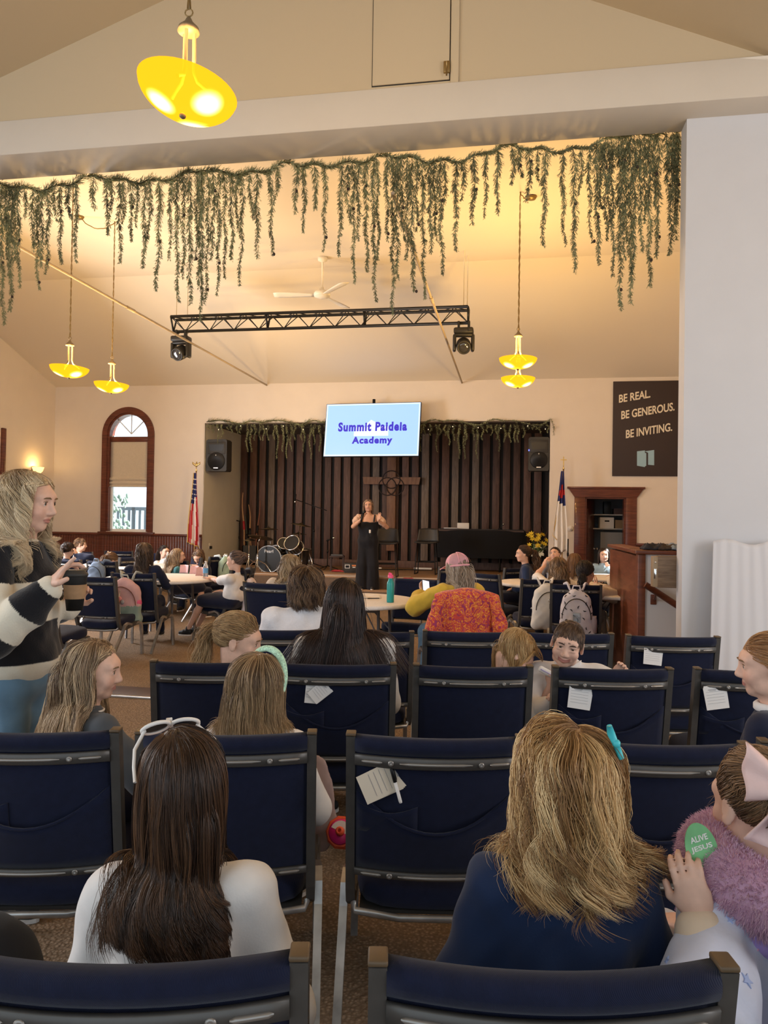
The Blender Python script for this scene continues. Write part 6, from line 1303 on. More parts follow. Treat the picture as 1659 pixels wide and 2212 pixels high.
MB().tube([p0 + Vector((.022, -.02, .010)), p0 + Vector((.012, -.024, .030)), p0 + Vector((.008, -.026, .045))], [.006, .0075, .005], 8).tube([p0 + Vector((.024, -.02, .006)), p0 + Vector((.032, -.024, -.016))], [.0065, .005], 8).ball(p0 + Vector((.022, -.024, .012)), .008, n=10).build('clip', mat('teal_plastic', (.06, .52, .58), .35), r)
# ---- child in the white starry coat, right edge
f = Fig('small child with a pink bow and a white starry coat with a purple fur collar', None, 22, head=.85, hip=.52, sw=.12, arm=.19, fore=.17, at=(1632, 1738, 1.42), yaw=-10, pitch=8, girth=1.0)
f.sit(); f.arm_to(1, f.L(P(1512, 1985, 1.32)), (.25, -.5, -1), f.Ld(-.28, .06, .95), f.Ld(.3, .9, .2), .55, .1, None, 1.0); f.lap(-1)
f.body(h=.0048); f.brow_lash(m_browl)
m_coat = cloth('starry_white_coat', (.66, .70, .86), .6, bump=.2, bs=60)
f.shirt(m_coat, puff=1.8, seed=10, folds=.008, h=.007, cuff=1.1, name='coat', sleeve=.80, hem=.06); f.trousers(c_lgrey, h=.012); f.shoes(m_shoe)
cf_ = Shape(); cf_.cap(f.el[-1].lerp(f.wr[-1], .30), f.el[-1].lerp(f.wr[-1], .86), .050, .044, .02); V, Q = mesh_shape(cf_, .006, fold_noise(4, .003, 30, 60)); mk('quilted_cuff', V, Q, cloth('cream_quilt', (.76, .62, .48)), f.root)
# furry collar: core plus thousands of short hairs
fc = [f.nk + f.TR @ Vector((.098*cos(a) + .008, .098*sin(a) - .01, .030 + .018*sin(a))) for a in [k*PI*2/28 for k in range(28)]]
S = Shape(); S.chain(fc + fc[:1], [.047]*29, .03); V, Q = mesh_shape(S, .006); N3 = rng.integers(0, len(V), 34000); cen = np.array(fc); near = cen[((V[N3][:, None]-cen[None])**2).sum(2).argmin(1)]; nv = V[N3]-near; nv /= np.linalg.norm(nv, axis=1)[:, None]
nv2 = nv + rng.normal(size=nv.shape)*.35; A = np.stack([V[N3]-nv*.003, V[N3]+nv2*.005, V[N3]+nv2*.009 + np.array((0, 0, -.003))], 1); v2, q2, t2 = strands(A, np.full(len(A), .0006), np.clip(.5+.25*rng.normal(size=len(A)), 0, 1), rng)
mk('fur_collar', np.concatenate([V, v2]), np.concatenate([Q, q2 + len(V)]), hair_mat(((.50, .27, .42), (.68, .42, .56), (.82, .58, .68)), .8), f.root, attrs={'strand': np.concatenate([np.tile((.4, .2, 0), (len(V), 1)), t2])})
S = Shape(); S.chain([p - f.up*.062 + (p-f.nk)*.12 for p in fc + fc[:1]], [.024]*29, .02); V, Q = mesh_shape(S, .006); mk('collar_band', V, Q, cloth('lilac_trim', (.42, .30, .66)), f.root)
m_star1, m_star2 = mat('pink_star', (.75, .42, .55), .7), mat('blue_star', (.40, .50, .80), .7)
co = [c for c in f.root.children if c.name.startswith('coat')][0]; vv = np.array([v.co[:] for v in co.data.vertices]); vn = np.array([v.normal[:] for v in co.data.vertices]); rs2 = np.random.default_rng(5); pick = [i for i in rs2.permutation(len(vv)) if vv[i, 2] > .55][:70]; taken = []; sm_ = MB()
for i in pick:
    if any(np.linalg.norm(vv[i]-vv[j]) < .045 for j in taken): continue
    taken.append(i); R_ = rs2.uniform(.007, .013); sm_.prism([(R_*(1 if t % 2 == 0 else .42)*sin(t*PI/5), R_*(1 if t % 2 == 0 else .42)*cos(t*PI/5)) for t in range(10)], -.002, .0022, T(Vector(vv[i])) @ along(Vector(vn[i])) @ Matrix.Rotation(rs2.random()*6, 4, 'Z'), len(taken) % 2)
sm_.build('printed_stars', [m_star1, m_star2], co)
f.hair(LBROWN, n=3200, style='tie', tie=(.0, -.085, .075), taillen=.10, r=.0014, seg=14, seed=12, vol=.012, front=.05, wave=.01, tips=(.36, .22, .12), body=False)
# stray locks blown to the left
A = []
for k in range(70):
    b0 = np.array(f.H(.070, .03 + .02*random.random(), .02 + .05*random.random())); d = np.array(f.Ld(-1, -.05+.2*random.random(), -.35+.35*random.random())); l = .05+.07*random.random(); A.append([b0 + d*l*t + np.array((0, 0, -.10*l*t*t*4)) + np.array(f.Ld(0, 0, 1))*.01*sin(t*6+k) for t in np.linspace(0, 1, 9)])
v2, q2, t2 = strands(np.array(A), np.full(70, .0008), np.clip(.6+.2*rng.normal(size=70), 0, 1), rng); mk('stray_hair', v2, q2, hair_mat(LBROWN, .42, (.36, .22, .12)), f.root, attrs={'strand': t2})
r = thing('hair_bow', 'large pale pink fabric bow on the child\'s head at right', 'hair bow', f.root.location, f.hdg); bp_ = f.H(.005, -.08, .050); m_bow2 = cloth('pale_pink_fabric', (.80, .56, .52))
bx_, bz_ = f.Ld(1, 0, 0), Vector((0, 0, 1)); byv = f.Ld(0, -1, 0)
for sd in (-1, 1): MB().sheet(lambda a, b_: bp_ + byv*(.03 + .022*sin(PI*a)*(1 - (2*b_-1)**2) + .008*sin(b_*9)) + bx_*sd*(.008 + .075*a) + bz_*(.012 + (b_-.5)*(.02 + .085*a**.8) + .03*a), 12, 12, .003).build('loop', m_bow2, r)
for sd in (-1, 1): MB().sheet(lambda a, b_: bp_ + byv*(.03 + .012*sin(a*4+b_*3)) + bx_*(sd*(.01 + .035*a) + (b_-.5)*(.02+.045*a)) + bz_*(-.10*a + .006 + .02*(b_-.5)*a*sd), 10, 6, .003).build('tail', m_bow2, r)
MB().ball(bp_ + byv*.038 + bz_*.01, (.014, .014, .018), n=12).build('knot', m_bow2, r)
pe = P(1514, 1828, 1.36); r = thing('paper_egg', 'green egg-shaped paper printed ALIVE JESUS in the child\'s hand', 'paper', pe, D(8)); X = rotm(D(-12), D(-14), 0)
egg = [(.030*cos(t)*(1 - .10*sin(t)), .041*sin(t)) for t in [k*2*PI/36 for k in range(36)]]
o = MB().prism(egg, -.001, .001, X @ FACE).build('card', [mat('green_paper', (.20, .50, .22), .7, var=.35, vs=9)], r)
fit_text('ALIVE', .034, .0105, m_fw, r, X @ T(0, -.0016, .014) @ FACE, off=.02, ext=.0004); fit_text('JESUS', .042, .0115, m_fw, r, X @ T(0, -.0016, -.003) @ FACE, off=.02, ext=.0004)
# ---- girl with the mint headband
f = Fig('girl with a mint headband and shoulder-length brown hair seen from behind', None, -4, head=.93, hip=.50, sw=.135, at=(560, 1480, 2.52), yaw=-30, tilt=3)
f.sit(); f.lap(1); f.lap(-1); f.body(h=.0055); f.brow_lash(m_browl); f.shirt(c_white, seed=12); f.trousers(c_navy2, h=.013); f.shoes(m_shoe)
f.hair(((.13, .075, .04), (.27, .165, .085), (.46, .31, .17)), n=6500, length=.30, r=.0011, wave=.003, wl=.15, seg=18, seed=13, vol=.028, clump=.45, tips=(.52, .35, .19), spread=1.0, jitter=.07, minz=.80, cvar=.7)
MB().tube([f.H(.094*cos(a), .024 + .02*sin(a), .020 + .108*sin(a)) for a in [-.25 + k*(PI+.5)/24 for k in range(25)]], .0085, 8, flat=1.5).build('headband', cloth('mint_tweed', (.46, .70, .52), var=.35, vs=160), f.root)
# ---- blonde ponytail girl
f = Fig('girl with a blonde ponytail in a pale blue collared shirt looking right', None, -55, head=1.06, hip=.50, sw=.135, at=(515, 1383, 3.48), yaw=-36, pitch=12)
f.sit(); f.lap(1); f.lap(-1); f.body(h=.005); f.brow_lash(m_browl); f.shirt(cloth('pale_blue_shirt', (.68, .70, .82)), seed=14, collar=.01); f.trousers(c_navy2, h=.013); f.shoes(m_shoe)
V, Q = f.top(c_mint, puff=2.6, sleeve=.8, seed=15, h=.012); k_ = V[:, 0] > .02; fk = k_[Q].all(1); mk('jacket', V, Q[fk], c_mint, f.root)
f.hair(BLOND, n=2600, style='tie', tie=(.0, -.105, .03), taillen=.26, r=.0014, seg=18, seed=15, vol=.012, wave=.008, tips=(.62, .44, .24), front=.052)
# ---- woman with very long dark hair
f = Fig('woman with very long straight dark brown hair in a white knit top', None, 4, head=1.0, hip=.50, sw=.185, arm=.28, fore=.25, thigh=.42, shin=.42, child=False, at=(745, 1304, 3.52), girth=1.05)
f.sit(); f.lap(1); f.lap(-1); f.body(h=.0075); f.brow_lash(m_browd); f.shirt(cloth('white_knit', (.70, .68, .66), bump=.6, bs=120), seed=16); f.trousers(c_jean, h=.014); f.shoes(m_shoe)
f.hair(((.018, .011, .010), (.045, .024, .019), (.10, .055, .04)), n=6500, length=.62, r=.0014, wave=.003, wl=.2, seg=22, seed=17, part=.035, vol=.018, clump=.5, spread=1.2, minz=.80, cn=40, rough=.36, lenvar=.07)
# ---- woman in the fluffy white sweater
f = Fig('woman with a brown bob in a fluffy white sweater', None, 8, head=1.02, hip=.50, sw=.195, arm=.28, fore=.25, thigh=.42, shin=.42, child=False, at=(663, 1264, 4.52), yaw=-12, girth=1.15, side=2)
f.sit(); f.lap(1); f.lap(-1); f.body(h=.008); f.brow_lash(m_browd); f.shirt(c_fluff, seed=18, puff=1.6, folds=.006); f.trousers(c_jean, h=.014); f.shoes(m_shoe)
f.hair(((.035, .017, .010), (.095, .05, .028), (.26, .155, .08)), n=4200, length=.25, r=.0017, wave=.010, wl=.11, seg=14, seed=19, vol=.034, clump=.5, spread=.5, lenvar=.12, minz=1.0)
# ---- blonde woman in beige
f = Fig('blonde woman in a beige sweater bending her head at the middle table', None, -22, head=1.04, hip=.50, sw=.19, arm=.28, fore=.25, thigh=.42, shin=.42, child=False, at=(630, 1224, 7.75), pitch=28, yaw=-28, lean=14, girth=1.15)
f.sit(); f.lap(1); f.lap(-1); f.body(h=.010); f.shirt(c_beige, seed=20, puff=1.6, h=.012); f.trousers(c_khaki, h=.015); f.shoes(m_shoe)
f.hair(((.16, .10, .055), (.34, .235, .13), (.58, .44, .28)), n=1700, length=.24, r=.0030, wave=.012, wl=.13, seg=14, seed=21, vol=.02, clump=.6)
# ---- woman in yellow with the pink cap
f = Fig('woman in a mustard jacket and pink mesh cap with long grey-blonde hair', None, 30, head=1.02, hip=.50, sw=.19, arm=.30, fore=.25, thigh=.42, shin=.42, child=False, at=(986, 1228, 6.62), yaw=14, pitch=8, lean=8, girth=1.12)
f.sit(); f.arm_to(1, f.L(P(918, 1283, 6.85)), (.9, -.1, -.6), f.Ld(-.3, .5, .6), f.Ld(.7, -.6, .3), .6); f.arm_to(-1, f.hip + Vector((.05, .42, .32)), (.6, -.3, -.8), (.2, 1, .1), (0, 0, -1), .4)
f.body(h=.009); f.shirt(c_yel, seed=22, puff=1.9, h=.011, folds=.008, name='jacket', cuff=1.2); f.trousers(c_jean, h=.015); f.shoes(m_shoe)
f.hair(GREYB, n=2400, length=.36, r=.0026, wave=.010, wl=.12, seg=16, seed=23, vol=.010, clump=.5)
S = Shape(); S.ell(f.H(0, -.012, .045), (.088*f.hd, .108*f.hd, .092*f.hd), f.HR, .01); S.cap(f.H(-.3, -.012, -.085), f.H(.3, -.012, -.085), .10*f.hd, .10*f.hd, .005, True); S.ell(f.H(0, -.115, .045), (.034, .03, .022), f.HR, .006, True)
V, Q = mesh_shape(S, .006); nL = (V - np.array(f.hc)) @ np.array(f.HR.to_3x3())/f.hd; fr_ = nL[:, 1] > .0; m_cappk = cloth('pink_cap_fabric', (.82, .40, .46)); m_mesh = cloth('pink_cap_mesh', (.55, .30, .33), bump=1, bs=320)
c_ = mk('cap', V, Q, [m_cappk, m_mesh], f.root, mi=[int(not fr_[q].all()) for q in Q])
MB().sheet(lambda a, b_: f.H((a-.5)*.15, .082 + .085*b_*(1-(2*a-1)**2*.45), .036 - .022*b_ - .012*(2*a-1)**2), 14, 6, .006).build('brim', m_cappk, c_)
sm_ = MB()
for a in (PI*1.25, PI*1.5, PI*1.75): sm_.tube([f.H(.091*cos(a)*cos(t), -.012 + .111*sin(a)*cos(t), .045 + .095*sin(t)) for t in [k*PI/2/10 for k in range(11)]], .004, 5)
sm_.tube([f.H(.090*cos(a), -.012+.110*sin(a), .022) for a in [PI + k*PI/16 for k in range(17)]], .009, 6); sm_.build('cap_strap', m_cappk, c_)
ph = P(920, 1269, 6.78); r = thing('phone', 'phone with a lit white screen in the hand of the woman in yellow', 'phone', ph, D(20)); X = rotm(D(-35), D(12), 0); MB().box((0, 0, 0), (.075, .009, .15), X, .004).build('case', m_blk, r); MB().box(X @ Vector((0, -.006, 0)), (.066, .002, .138), X).build('screen', mat('phone_screen', (.5, .5, .5), .2, emit=(.8, .85, 1), es=.9), r)
# ---- smiling boy
f = Fig('smiling boy with short brown hair in a white checked shirt turned backwards', None, 166, head=.93, hip=.53, sw=.15, at=(1226, 1391, 3.56), yaw=-2, pitch=8, tilt=-12, skin='fair', girth=1.0, lean=16, neck=.03)
f.sit(kz=-.03); f.kn[1].z = f.kn[-1].z = .47; f.an[1] = f.hip + Vector((.12, .12, -.06)); f.an[-1] = f.hip + Vector((-.12, .12, -.06))
f.arm_to(1, f.L(P(1330, 1462, 3.42)), (1, -.3, -.6), f.Ld(.2, -.5, .6), f.Ld(-.5, -.6, 0), .5); f.arm_to(-1, f.L(P(1215, 1500, 3.46)), (1, -.2, -.6), f.Ld(-.5, -.5, .2), f.Ld(-.3, -.6, -.3), .5)
f.body(h=.0036, smile=1); f.brow_lash(m_browd, 1); f.shirt(c_check, seed=24, collar=.004, sleeve=.8); f.trousers(c_navy2, h=.012); f.shoes(m_shoe)
f.hair(((.045, .024, .014), (.095, .05, .028), (.18, .105, .06)), n=3800, style='short', length=.028, r=.0011, seg=7, seed=25, vol=.004, jitter=.10, front=.056, fringe=.040, body=False, clump=.4, lenvar=.2, nape=-.05)
for sd in (1, -1): MB().sheet(lambda a, b_: f.nk + f.TR @ Vector((sd*(.012 + .05*a), .058 - .05*a + .018*b_, .028 + .012*a - .045*b_)), 6, 4, .004).build('collar_point', c_check, f.root)
# ---- blond child leaning over with a white gadget
f = Fig('blond child bending low behind the bare chair back holding a white gadget', None, -70, head=.93, hip=.50, sw=.135, at=(1112, 1462, 3.62), yaw=-10, pitch=48, lean=20)
f.sit(); f.arm_to(1, f.L(P(1192, 1482, 3.56)), (.5, -.3, -1), f.Ld(-.15, -.3, .8), f.Ld(-.6, -.6, 0), .65, .1, None, .8); f.lap(-1)
f.body(h=.0055); f.shirt(c_white, seed=26, sleeve=.45); f.trousers(c_navy2, h=.013); f.shoes(m_shoe)
f.hair(((.30, .155, .055), (.50, .30, .12), (.66, .45, .22)), n=2800, length=.16, r=.0016, seg=14, seed=27, vol=.010, part=.05, clump=.4, wave=.003, body=False, front=.05)
o = MB().box((0, 0, 0), (.085, .022, .030), rotm(0, D(28), 0), .010).box((.0, -.010, .0), (.07, .006, .006), rotm(0, D(28), 0), .002, 1).build('white_gadget', [m_fw, mat('lilac_plastic', (.45, .40, .62), .4)]); o.location = P(1181, 1452, 3.50); tag(o, 'small white and lilac gadget held up between the two children', 'gadget')
# ---- red-haired girl at the right edge
f = Fig('red-haired girl in a navy sweater with a white collar at the right edge', None, 50, head=.93, hip=.50, sw=.14, at=(1660, 1438, 2.5), yaw=22, pitch=4)
f.sit(); f.lap(1); f.lap(-1); f.body(h=.0048); f.brow_lash(m_browl); f.shirt(c_navy2, seed=28, puff=1.2, name='sweater'); f.trousers(c_navy2, h=.013); f.shoes(m_shoe)
MB().tube([f.nk + f.TR @ Vector((.060*cos(k*PI/12), .056*sin(k*PI/12), .020)) for k in range(24)], .011, 6, closed=True, flat=1.5).build('collar', c_white, f.root)
f.hair(RED, n=2600, style='tie', tie=(.0, -.105, .0), taillen=.24, r=.0016, seg=14, seed=29, vol=.010, front=.055, body=False)
# ---- speaking woman on the stage step
f = Fig('speaking woman in a black jumpsuit with a microphone on the stage step', None, 174, head=1.03, hip=.88, sw=.185, arm=.28, fore=.25, thigh=.42, shin=.41, child=False, at=(796, 1092.5, 13.86), z0=.215, yaw=2, pitch=-4, tilt=6, girth=1.15, skin='warm')
f.stand(.09); f.arm_to(-1, f.L(P(783, 1120, 13.62)), (1, -.1, -1), f.Ld(.3, .2, .9), f.Ld(.8, .3, 0), .7); f.arm_to(1, f.L(P(817, 1124, 13.6)), (1, 0, -1), f.Ld(.25, -.1, .95), f.Ld(-.6, -.6, 0), .15, .3)
f.body(h=.008, mouth=1); f.brow_lash(m_browd)
S = Shape(); c_ = f.hip; S.ell(c_.lerp(f.ch, .62), (.200, .122, .19), None, .06).ell(c_.lerp(f.ch, .3), (.17, .115, .16), None, .06).ell(c_ + Vector((0, 0, .03)), (.20, .15, .14), None, .05)
for sd in (1, -1): S.cap(c_ + Vector((sd*.08, 0, -.02)), f.kn[sd] + Vector((sd*.01, 0, 0)), .105, .105, .05).cap(f.kn[sd] + Vector((sd*.01, 0, 0)), Vector((sd*.105, 0, .05)), .105, .125, .04)
S.ell((0, 0, f.ch.z+.115), (.6, .6, .25), None, .01, True); V, Q = mesh_shape(S, .012, fold_noise(9, .006, 26, 5)); mk('jumpsuit', V, Q, c_dk, f.root)
for sd in (1, -1):
    MB().tube([f.sh[sd] + Vector((-sd*.07, .09, -.09)), f.sh[sd] + Vector((-sd*.06, .05, .035)), f.sh[sd] + Vector((-sd*.06, -.05, .03)), f.sh[sd] + Vector((-sd*.07, -.09, -.1))], .014, 6).build('strap', c_dk, f.root)
    a, e = f.sh[sd], f.sh[sd].lerp(f.el[sd], .45); S = Shape(); S.cap(a, e, .052, .076, .02); V, Q = mesh_shape(S, .011, fold_noise(sd+4, .008, 60, 20)); mk('ruffle_sleeve', V, Q, cloth('blush_ruffle', (.66, .46, .36)), f.root)
f.shoes(m_shoe); f.hair(((.07, .04, .028), (.16, .10, .065), (.30, .20, .13)), n=1300, length=.22, r=.0045, seg=12, seed=30, vol=.014, part=0, clear=.045, wave=.006)
pm = P(785, 1109, 13.56); r = thing('hand_microphone', 'black hand microphone held by the speaking woman', 'microphone', pm); X = along((.25, .1, .9)); MB().lathe([(0, -.16), (.016, -.16), (.02, 0), (0, .0)], M=X, n=14).build('handle', m_blk, r); MB().ball(X @ Vector((0, 0, .022)), .028, n=14).build('grille', mat('mic_grille', (.05, .05, .05), .4, .6), r)
o = MB().box((0, 0, 0), (.035, .012, .06), None, .003).box((.015, .004, -.07), (.03, .01, .09), rotm(0, D(-18), 0), .003, 1).build('badge_clip', [m_fw, m_blk]); o.location = P(799, 1148, 13.66); tag(o, 'white and black badge clipped on the black jumpsuit', 'badge')

# ---- children at the tables
def kid(label, at, hdg, shirt_m, hairc, hs, yaw=0, pitch=0, tilt=0, lean=4, side=0, head=.95, sw=.14, arms=None, skin='fair', legs_m=None, sleeve=1.0, face=True, seed=40, sit=None, puff=1.0, legs_sh=False, smile=0):
    Y = at[2]; f = Fig(label, None, hdg, head=head, hip=.50, sw=sw, at=at, yaw=yaw, pitch=pitch, tilt=tilt, lean=lean, side=side, skin=skin)
    f.sit(**(sit or {}))
    for sd in (1, -1):
        if arms and sd in arms: a = arms[sd]; f.arm_to(sd, f.L(P(*a[0])), a[1], f.Ld(*a[2]), f.Ld(*a[3]), a[4] if len(a) > 4 else .4)
        else: f.lap(sd)
    h = max(.006, .00085*Y); f.body(h=h, face=face, smile=smile)
    if face: f.brow_lash(m_browd)
    f.shirt(shirt_m, seed=seed, sleeve=sleeve, h=h*1.25, puff=puff)
    f.trousers(legs_m or c_navy2, h=h*1.4, skirt=legs_sh, length=.5 if legs_sh else 1.0); f.shoes(m_shoe)
    f.hair(hairc, **{**dict(n=1000, r=max(.0018, .00036*Y), seg=12, seed=seed, vol=.014), **hs}); return f
LONG = dict(length=.33, wave=.008, wl=.13, ); SHORT = dict(style='short', length=.04, fringe=.04, body=False, jitter=.12, front=.052, nape=-.05, seg=6, n=1400)
kid('boy in a white shirt at the far left table looking right', (174, 1177, 12.5), -78, c_white, LBROWN, SHORT, arms={-1: ((196, 1208, 12.1), (1, -.2, -.5), (1, -.1, -.1), (0, 0, -1)), 1: ((190, 1212, 12.4), (1, -.2, -.5), (1, .3, -.1), (0, 0, -1))}, seed=41)
kid('dark-haired child with a hand on its head at the far left', (147, 1187, 10.9), -15, c_navy2, DBROWN, dict(SHORT, length=.06), arms={-1: ((165, 1200, 10.85), (1, 0, -1), (-.3, .1, 1), (-1, .3, .2), .25)}, seed=42, face=False)
f = kid('girl in a grey shirt slumped over the table with a ribbon in her hair', (240, 1211, 10.75), -30, c_lgrey, LBROWN, dict(style='tie', tie=(.02, -.105, -.01), taillen=.22), pitch=40, lean=34, yaw=-10, seed=43, face=False)
MB().sheet(lambda a, b_: f.H((a-.5)*.09, -.115 - .01*sin(a*6), .075 + (b_-.5)*.03*(.3+abs(2*a-1))), 10, 4, .004).build('ribbon', mat('tan_ribbon', (.42, .26, .12), .6), f.root)
kid('girl with dark shoulder-length hair in a navy sweater behind the pink backpack', (312, 1193, 8.7), 0, c_navy2, ((.03, .018, .012), (.075, .045, .03), (.19, .12, .075)), dict(length=.27, wave=.010, n=1800, vol=.02), seed=44, face=False, head=1.0, sw=.165, arms={-1: ((336, 1254, 8.95), (1, -.3, -.6), (.2, 1, .1), (0, 0, -1))})
kid('dark-haired girl in white drinking at the table by the wainscot', (355, 1194, 12.7), -125, c_white, DBROWN, dict(style='tie', tie=(.0, -.1, .03), taillen=.2), seed=45, arms={-1: ((364, 1207, 12.4), (1, 0, -1), (-.2, -.2, 1), (0, .8, .2), .5)})
kid('girl in a teal shirt with long blonde hair facing right', (384, 1201, 10.7), -60, c_teal, ((.16, .10, .055), (.33, .22, .125), (.52, .38, .23)), dict(LONG, n=1500), seed=46, yaw=-18, arms={-1: ((412, 1226, 10.9), (1, -.1, -1), (.8, .3, .4), (-.2, .3, -.6)), 1: ((405, 1226, 11.1), (1, -.1, -1), (.8, .1, .4), (-.2, .3, -.6))}, legs_sh=True)
kid('brown-haired child bowed behind the pink papers', (429, 1206, 11.8), 165, c_navy2, LBROWN, dict(length=.16, vol=.02, n=1200), pitch=38, lean=12, seed=47, face=False)
# girl with the bun
f = kid('girl with a curly bun in a white tee and navy jumper with crossed legs', (508, 1212, 9.0), 72, c_white, ((.06, .035, .028), (.13, .08, .06), (.24, .155, .11)), dict(style='tie', tie=(0, -.085, .055), taillen=None, n=1300, vol=.018), seed=48, sleeve=.42, yaw=6, lean=-6, arms={1: ((444, 1251, 9.35), (.6, -.1, -1), (-.9, .2, .25), (0, 0, -1), .2)}, legs_sh=True, sit=dict(fwd=.16), head=1.0, sw=.15)
rb2 = np.random.default_rng(8); A = []
for k in range(170):
    c_ = np.array(f.H(0, -.105, .045)); a0 = rb2.random()*6.28; ax = rb2.normal(size=3); ax /= np.linalg.norm(ax); b_ = np.cross(ax, rb2.normal(size=3)); b_ /= np.linalg.norm(b_); c2 = np.cross(ax, b_); R_ = .025 + .035*rb2.random(); A.append([c_ + ax*.03*rb2.random() + (b_*cos(a0+t) + c2*sin(a0+t))*R_ for t in np.linspace(0, 3.5, 11)])
v2, q2, t2 = strands(np.array(A), np.full(170, .004), np.clip(.5+.25*rb2.normal(size=170), 0, 1), rb2); mk('hair_bun', v2, q2, hair_mat(((.06, .035, .028), (.13, .08, .06), (.24, .155, .11)), .42), f.root, attrs={'strand': t2})
S = Shape(); S.ell(f.hip.lerp(f.ch, .45), (.135, .112, .19), f.TR, .05); V, Q = mesh_shape(S, .010); mk('jumper', V, Q, c_navy2, f.root)
# right-hand tables
kid('girl with a long brown ponytail in a navy sweater looking left', (1130, 1197, 10.05), 78, c_navy, BROWN, dict(style='tie', tie=(-.02, -.105, .045), taillen=.36, wave=.014, n=1400, seg=18, tips=(.22, .12, .06)), seed=50, yaw=16, lean=10, legs_sh=True, legs_m=c_navy2, sw=.15)
kid('girl resting her chin on her hands by the flowers', (1199, 1198, 11.3), 150, c_lgrey, BROWN, dict(style='tie', tie=(0, -.1, .04), taillen=.1), seed=51, pitch=-18, tilt=14, arms={1: ((1188, 1216, 11.05), (.9, .3, -1), (-.1, .2, 1), (.4, .6, 0), .7), -1: ((1181, 1216, 11.0), (.5, .3, -1), (.2, .2, 1), (.4, .6, 0), .7)})
kid('girl with long wavy light brown hair in a white tee, elbow on the table', (1206, 1224, 8.7), 8, c_white, ((.10, .055, .028), (.22, .13, .068), (.38, .245, .135)), dict(length=.36, wave=.010, wl=.11, n=2400, vol=.02, tips=(.40, .25, .13)), seed=52, face=False, sleeve=.42, head=1.0, sw=.155, arms={1: ((1176, 1222, 9.0), (1.3, .2, -.55), (.2, .3, .9), (.6, .3, 0), .5)})
kid('brown-haired girl half hidden between the wavy-haired girl and the dark ponytail', (1240, 1213, 9.95), -5, c_cream, LBROWN, dict(length=.22, n=1200, vol=.02), seed=53, face=False)
f = kid('girl with a low dark ponytail in a cream sweater pressing her hands together', (1265, 1236, 8.0), -30, c_cream, ((.012, .009, .009), (.03, .02, .018), (.075, .05, .042)), dict(style='tie', tie=(.03, -.105, -.03), taillen=.16, n=1800, wave=.008, vol=.014), seed=54, yaw=-14, lean=8, head=1.05, sw=.165, puff=1.9, legs_m=c_khaki, arms={-1: ((1291, 1268, 8.18), (1.6, 0, -.75), (-.1, .15, 1), (-1, .2, 0), .08), 1: ((1286, 1268, 8.26), (.7, 0, -1), (-.1, .15, 1), (1, -.2, 0), .08)}, skin='warm', sit=dict(fwd=.1))
kid('sunlit girl in a light blue shirt with white hair bows', (1304, 1199, 11.75), 172, c_blue, DBROWN, dict(length=.22, n=1200, part=0), seed=55, arms={1: ((1312, 1226, 11.4), (.9, .1, -1), (-.2, -.2, .8), (-.4, -.8, 0), .6)})
kid('blonde girl in a cream sweater leaning over the sunlit table', (1363, 1215, 9.45), 55, c_cream, BLOND, dict(LONG, length=.22), seed=56, lean=24, pitch=22, yaw=20, puff=1.7, arms={1: ((1330, 1243, 9.6), (1.2, -.1, -.4), (-.8, .3, .1), (0, 0, -1))}, legs_m=c_khaki)
kid('person in white mostly hidden by the pink cap', (1000, 1224, 10.15), 40, c_white, DBROWN, dict(length=.12, n=900), seed=57, face=False, head=1.0, sw=.17)
# ================================================================ bags and coats hung on the chairs, bottle on the floor
def local(o, v): return Matrix.Rotation(o.rotation_euler.z, 4, 'Z') @ Vector(v) + o.location
def backpack(ch, label, m1, m2=None, w=.32, h=.42, d=.15, z=.50, dx=0.0, extra=None, m_str=None, seed=0, tilt=0.0):
    """bag hung by its shoulder straps on the back of chair ch; faces the room behind the chair"""
    c = local(ch, (dx, -.035, 0)); r = thing('backpack', label, 'backpack', (c.x, c.y, 0), ch.rotation_euler.z + tilt, 'backpacks hung on chairs')
    zb = z; S = Shape(); q = .055
    for sx in (-1, 1): S.cap((sx*(w/2-q), -d/2, zb+q), (sx*(w/2-q*1.5), -d/2+.01, zb+h-q*2.2), q, q*.85, .05)
    S.cap((-(w/2-q), -d/2, zb+q), (w/2-q, -d/2, zb+q), q, q, .05).ell((0, -d/2, zb+h*.5), (w*.46, d*.52, h*.50), None, .04).ell((0, -d/2-.02, zb+h*.33), (w*.40, d*.52, h*.30), None, .02)
    V, Q = mesh_shape(S, .010, fold_noise(seed, .005, 22, 26)); V = relax(V, Q, 1, .4); V[:, 1] = np.minimum(V[:, 1], .012)
    ms = [m1, m2 or m1]; mi = [int(m2 is not None and V[qq, 2].mean() < zb+h*.40) for qq in Q]; mk('bag_body', V, Q, ms, r, mi=mi)
    mt = m_str or m1
    for sx in (-1, 1): MB().tube([(sx*.05, -.02, zb+h*.93), (sx*.07, -.03, .84), (sx*.085, -.01, .885), (sx*.10, .055, .875), (sx*.11, .07, .80), (sx*.12, .06, zb+.2)], .012, 6, flat=2.4, up=(0, 1, 0)).build('shoulder_strap', mt, r)
    MB().tube([(-.04, -d/2, zb+h-.01), (-.03, -d/2-.01, zb+h+.03), (.03, -d/2-.01, zb+h+.03), (.04, -d/2, zb+h-.01)], .009, 6).build('top_handle', mt, r)
    zp = MB(); zp.tube([((w*.42)*cos(a), -d*1.02 - .012 + .03*abs(cos(a)), zb+h*.42 + h*.40*sin(a)) for a in [PI*k/16 for k in range(17)]], .005, 5); zp.build('zipper', m_blk if m2 is None else mat('brown_piping', (.20, .07, .05), .6), r)
    return r, c
m_pinkbag = cloth('dusty_pink_canvas', (.62, .38, .38)); m_greenbag = cloth('sage_canvas', (.25, .33, .28)); m_strap1 = cloth('sage_pink_webbing', (.42, .42, .36))
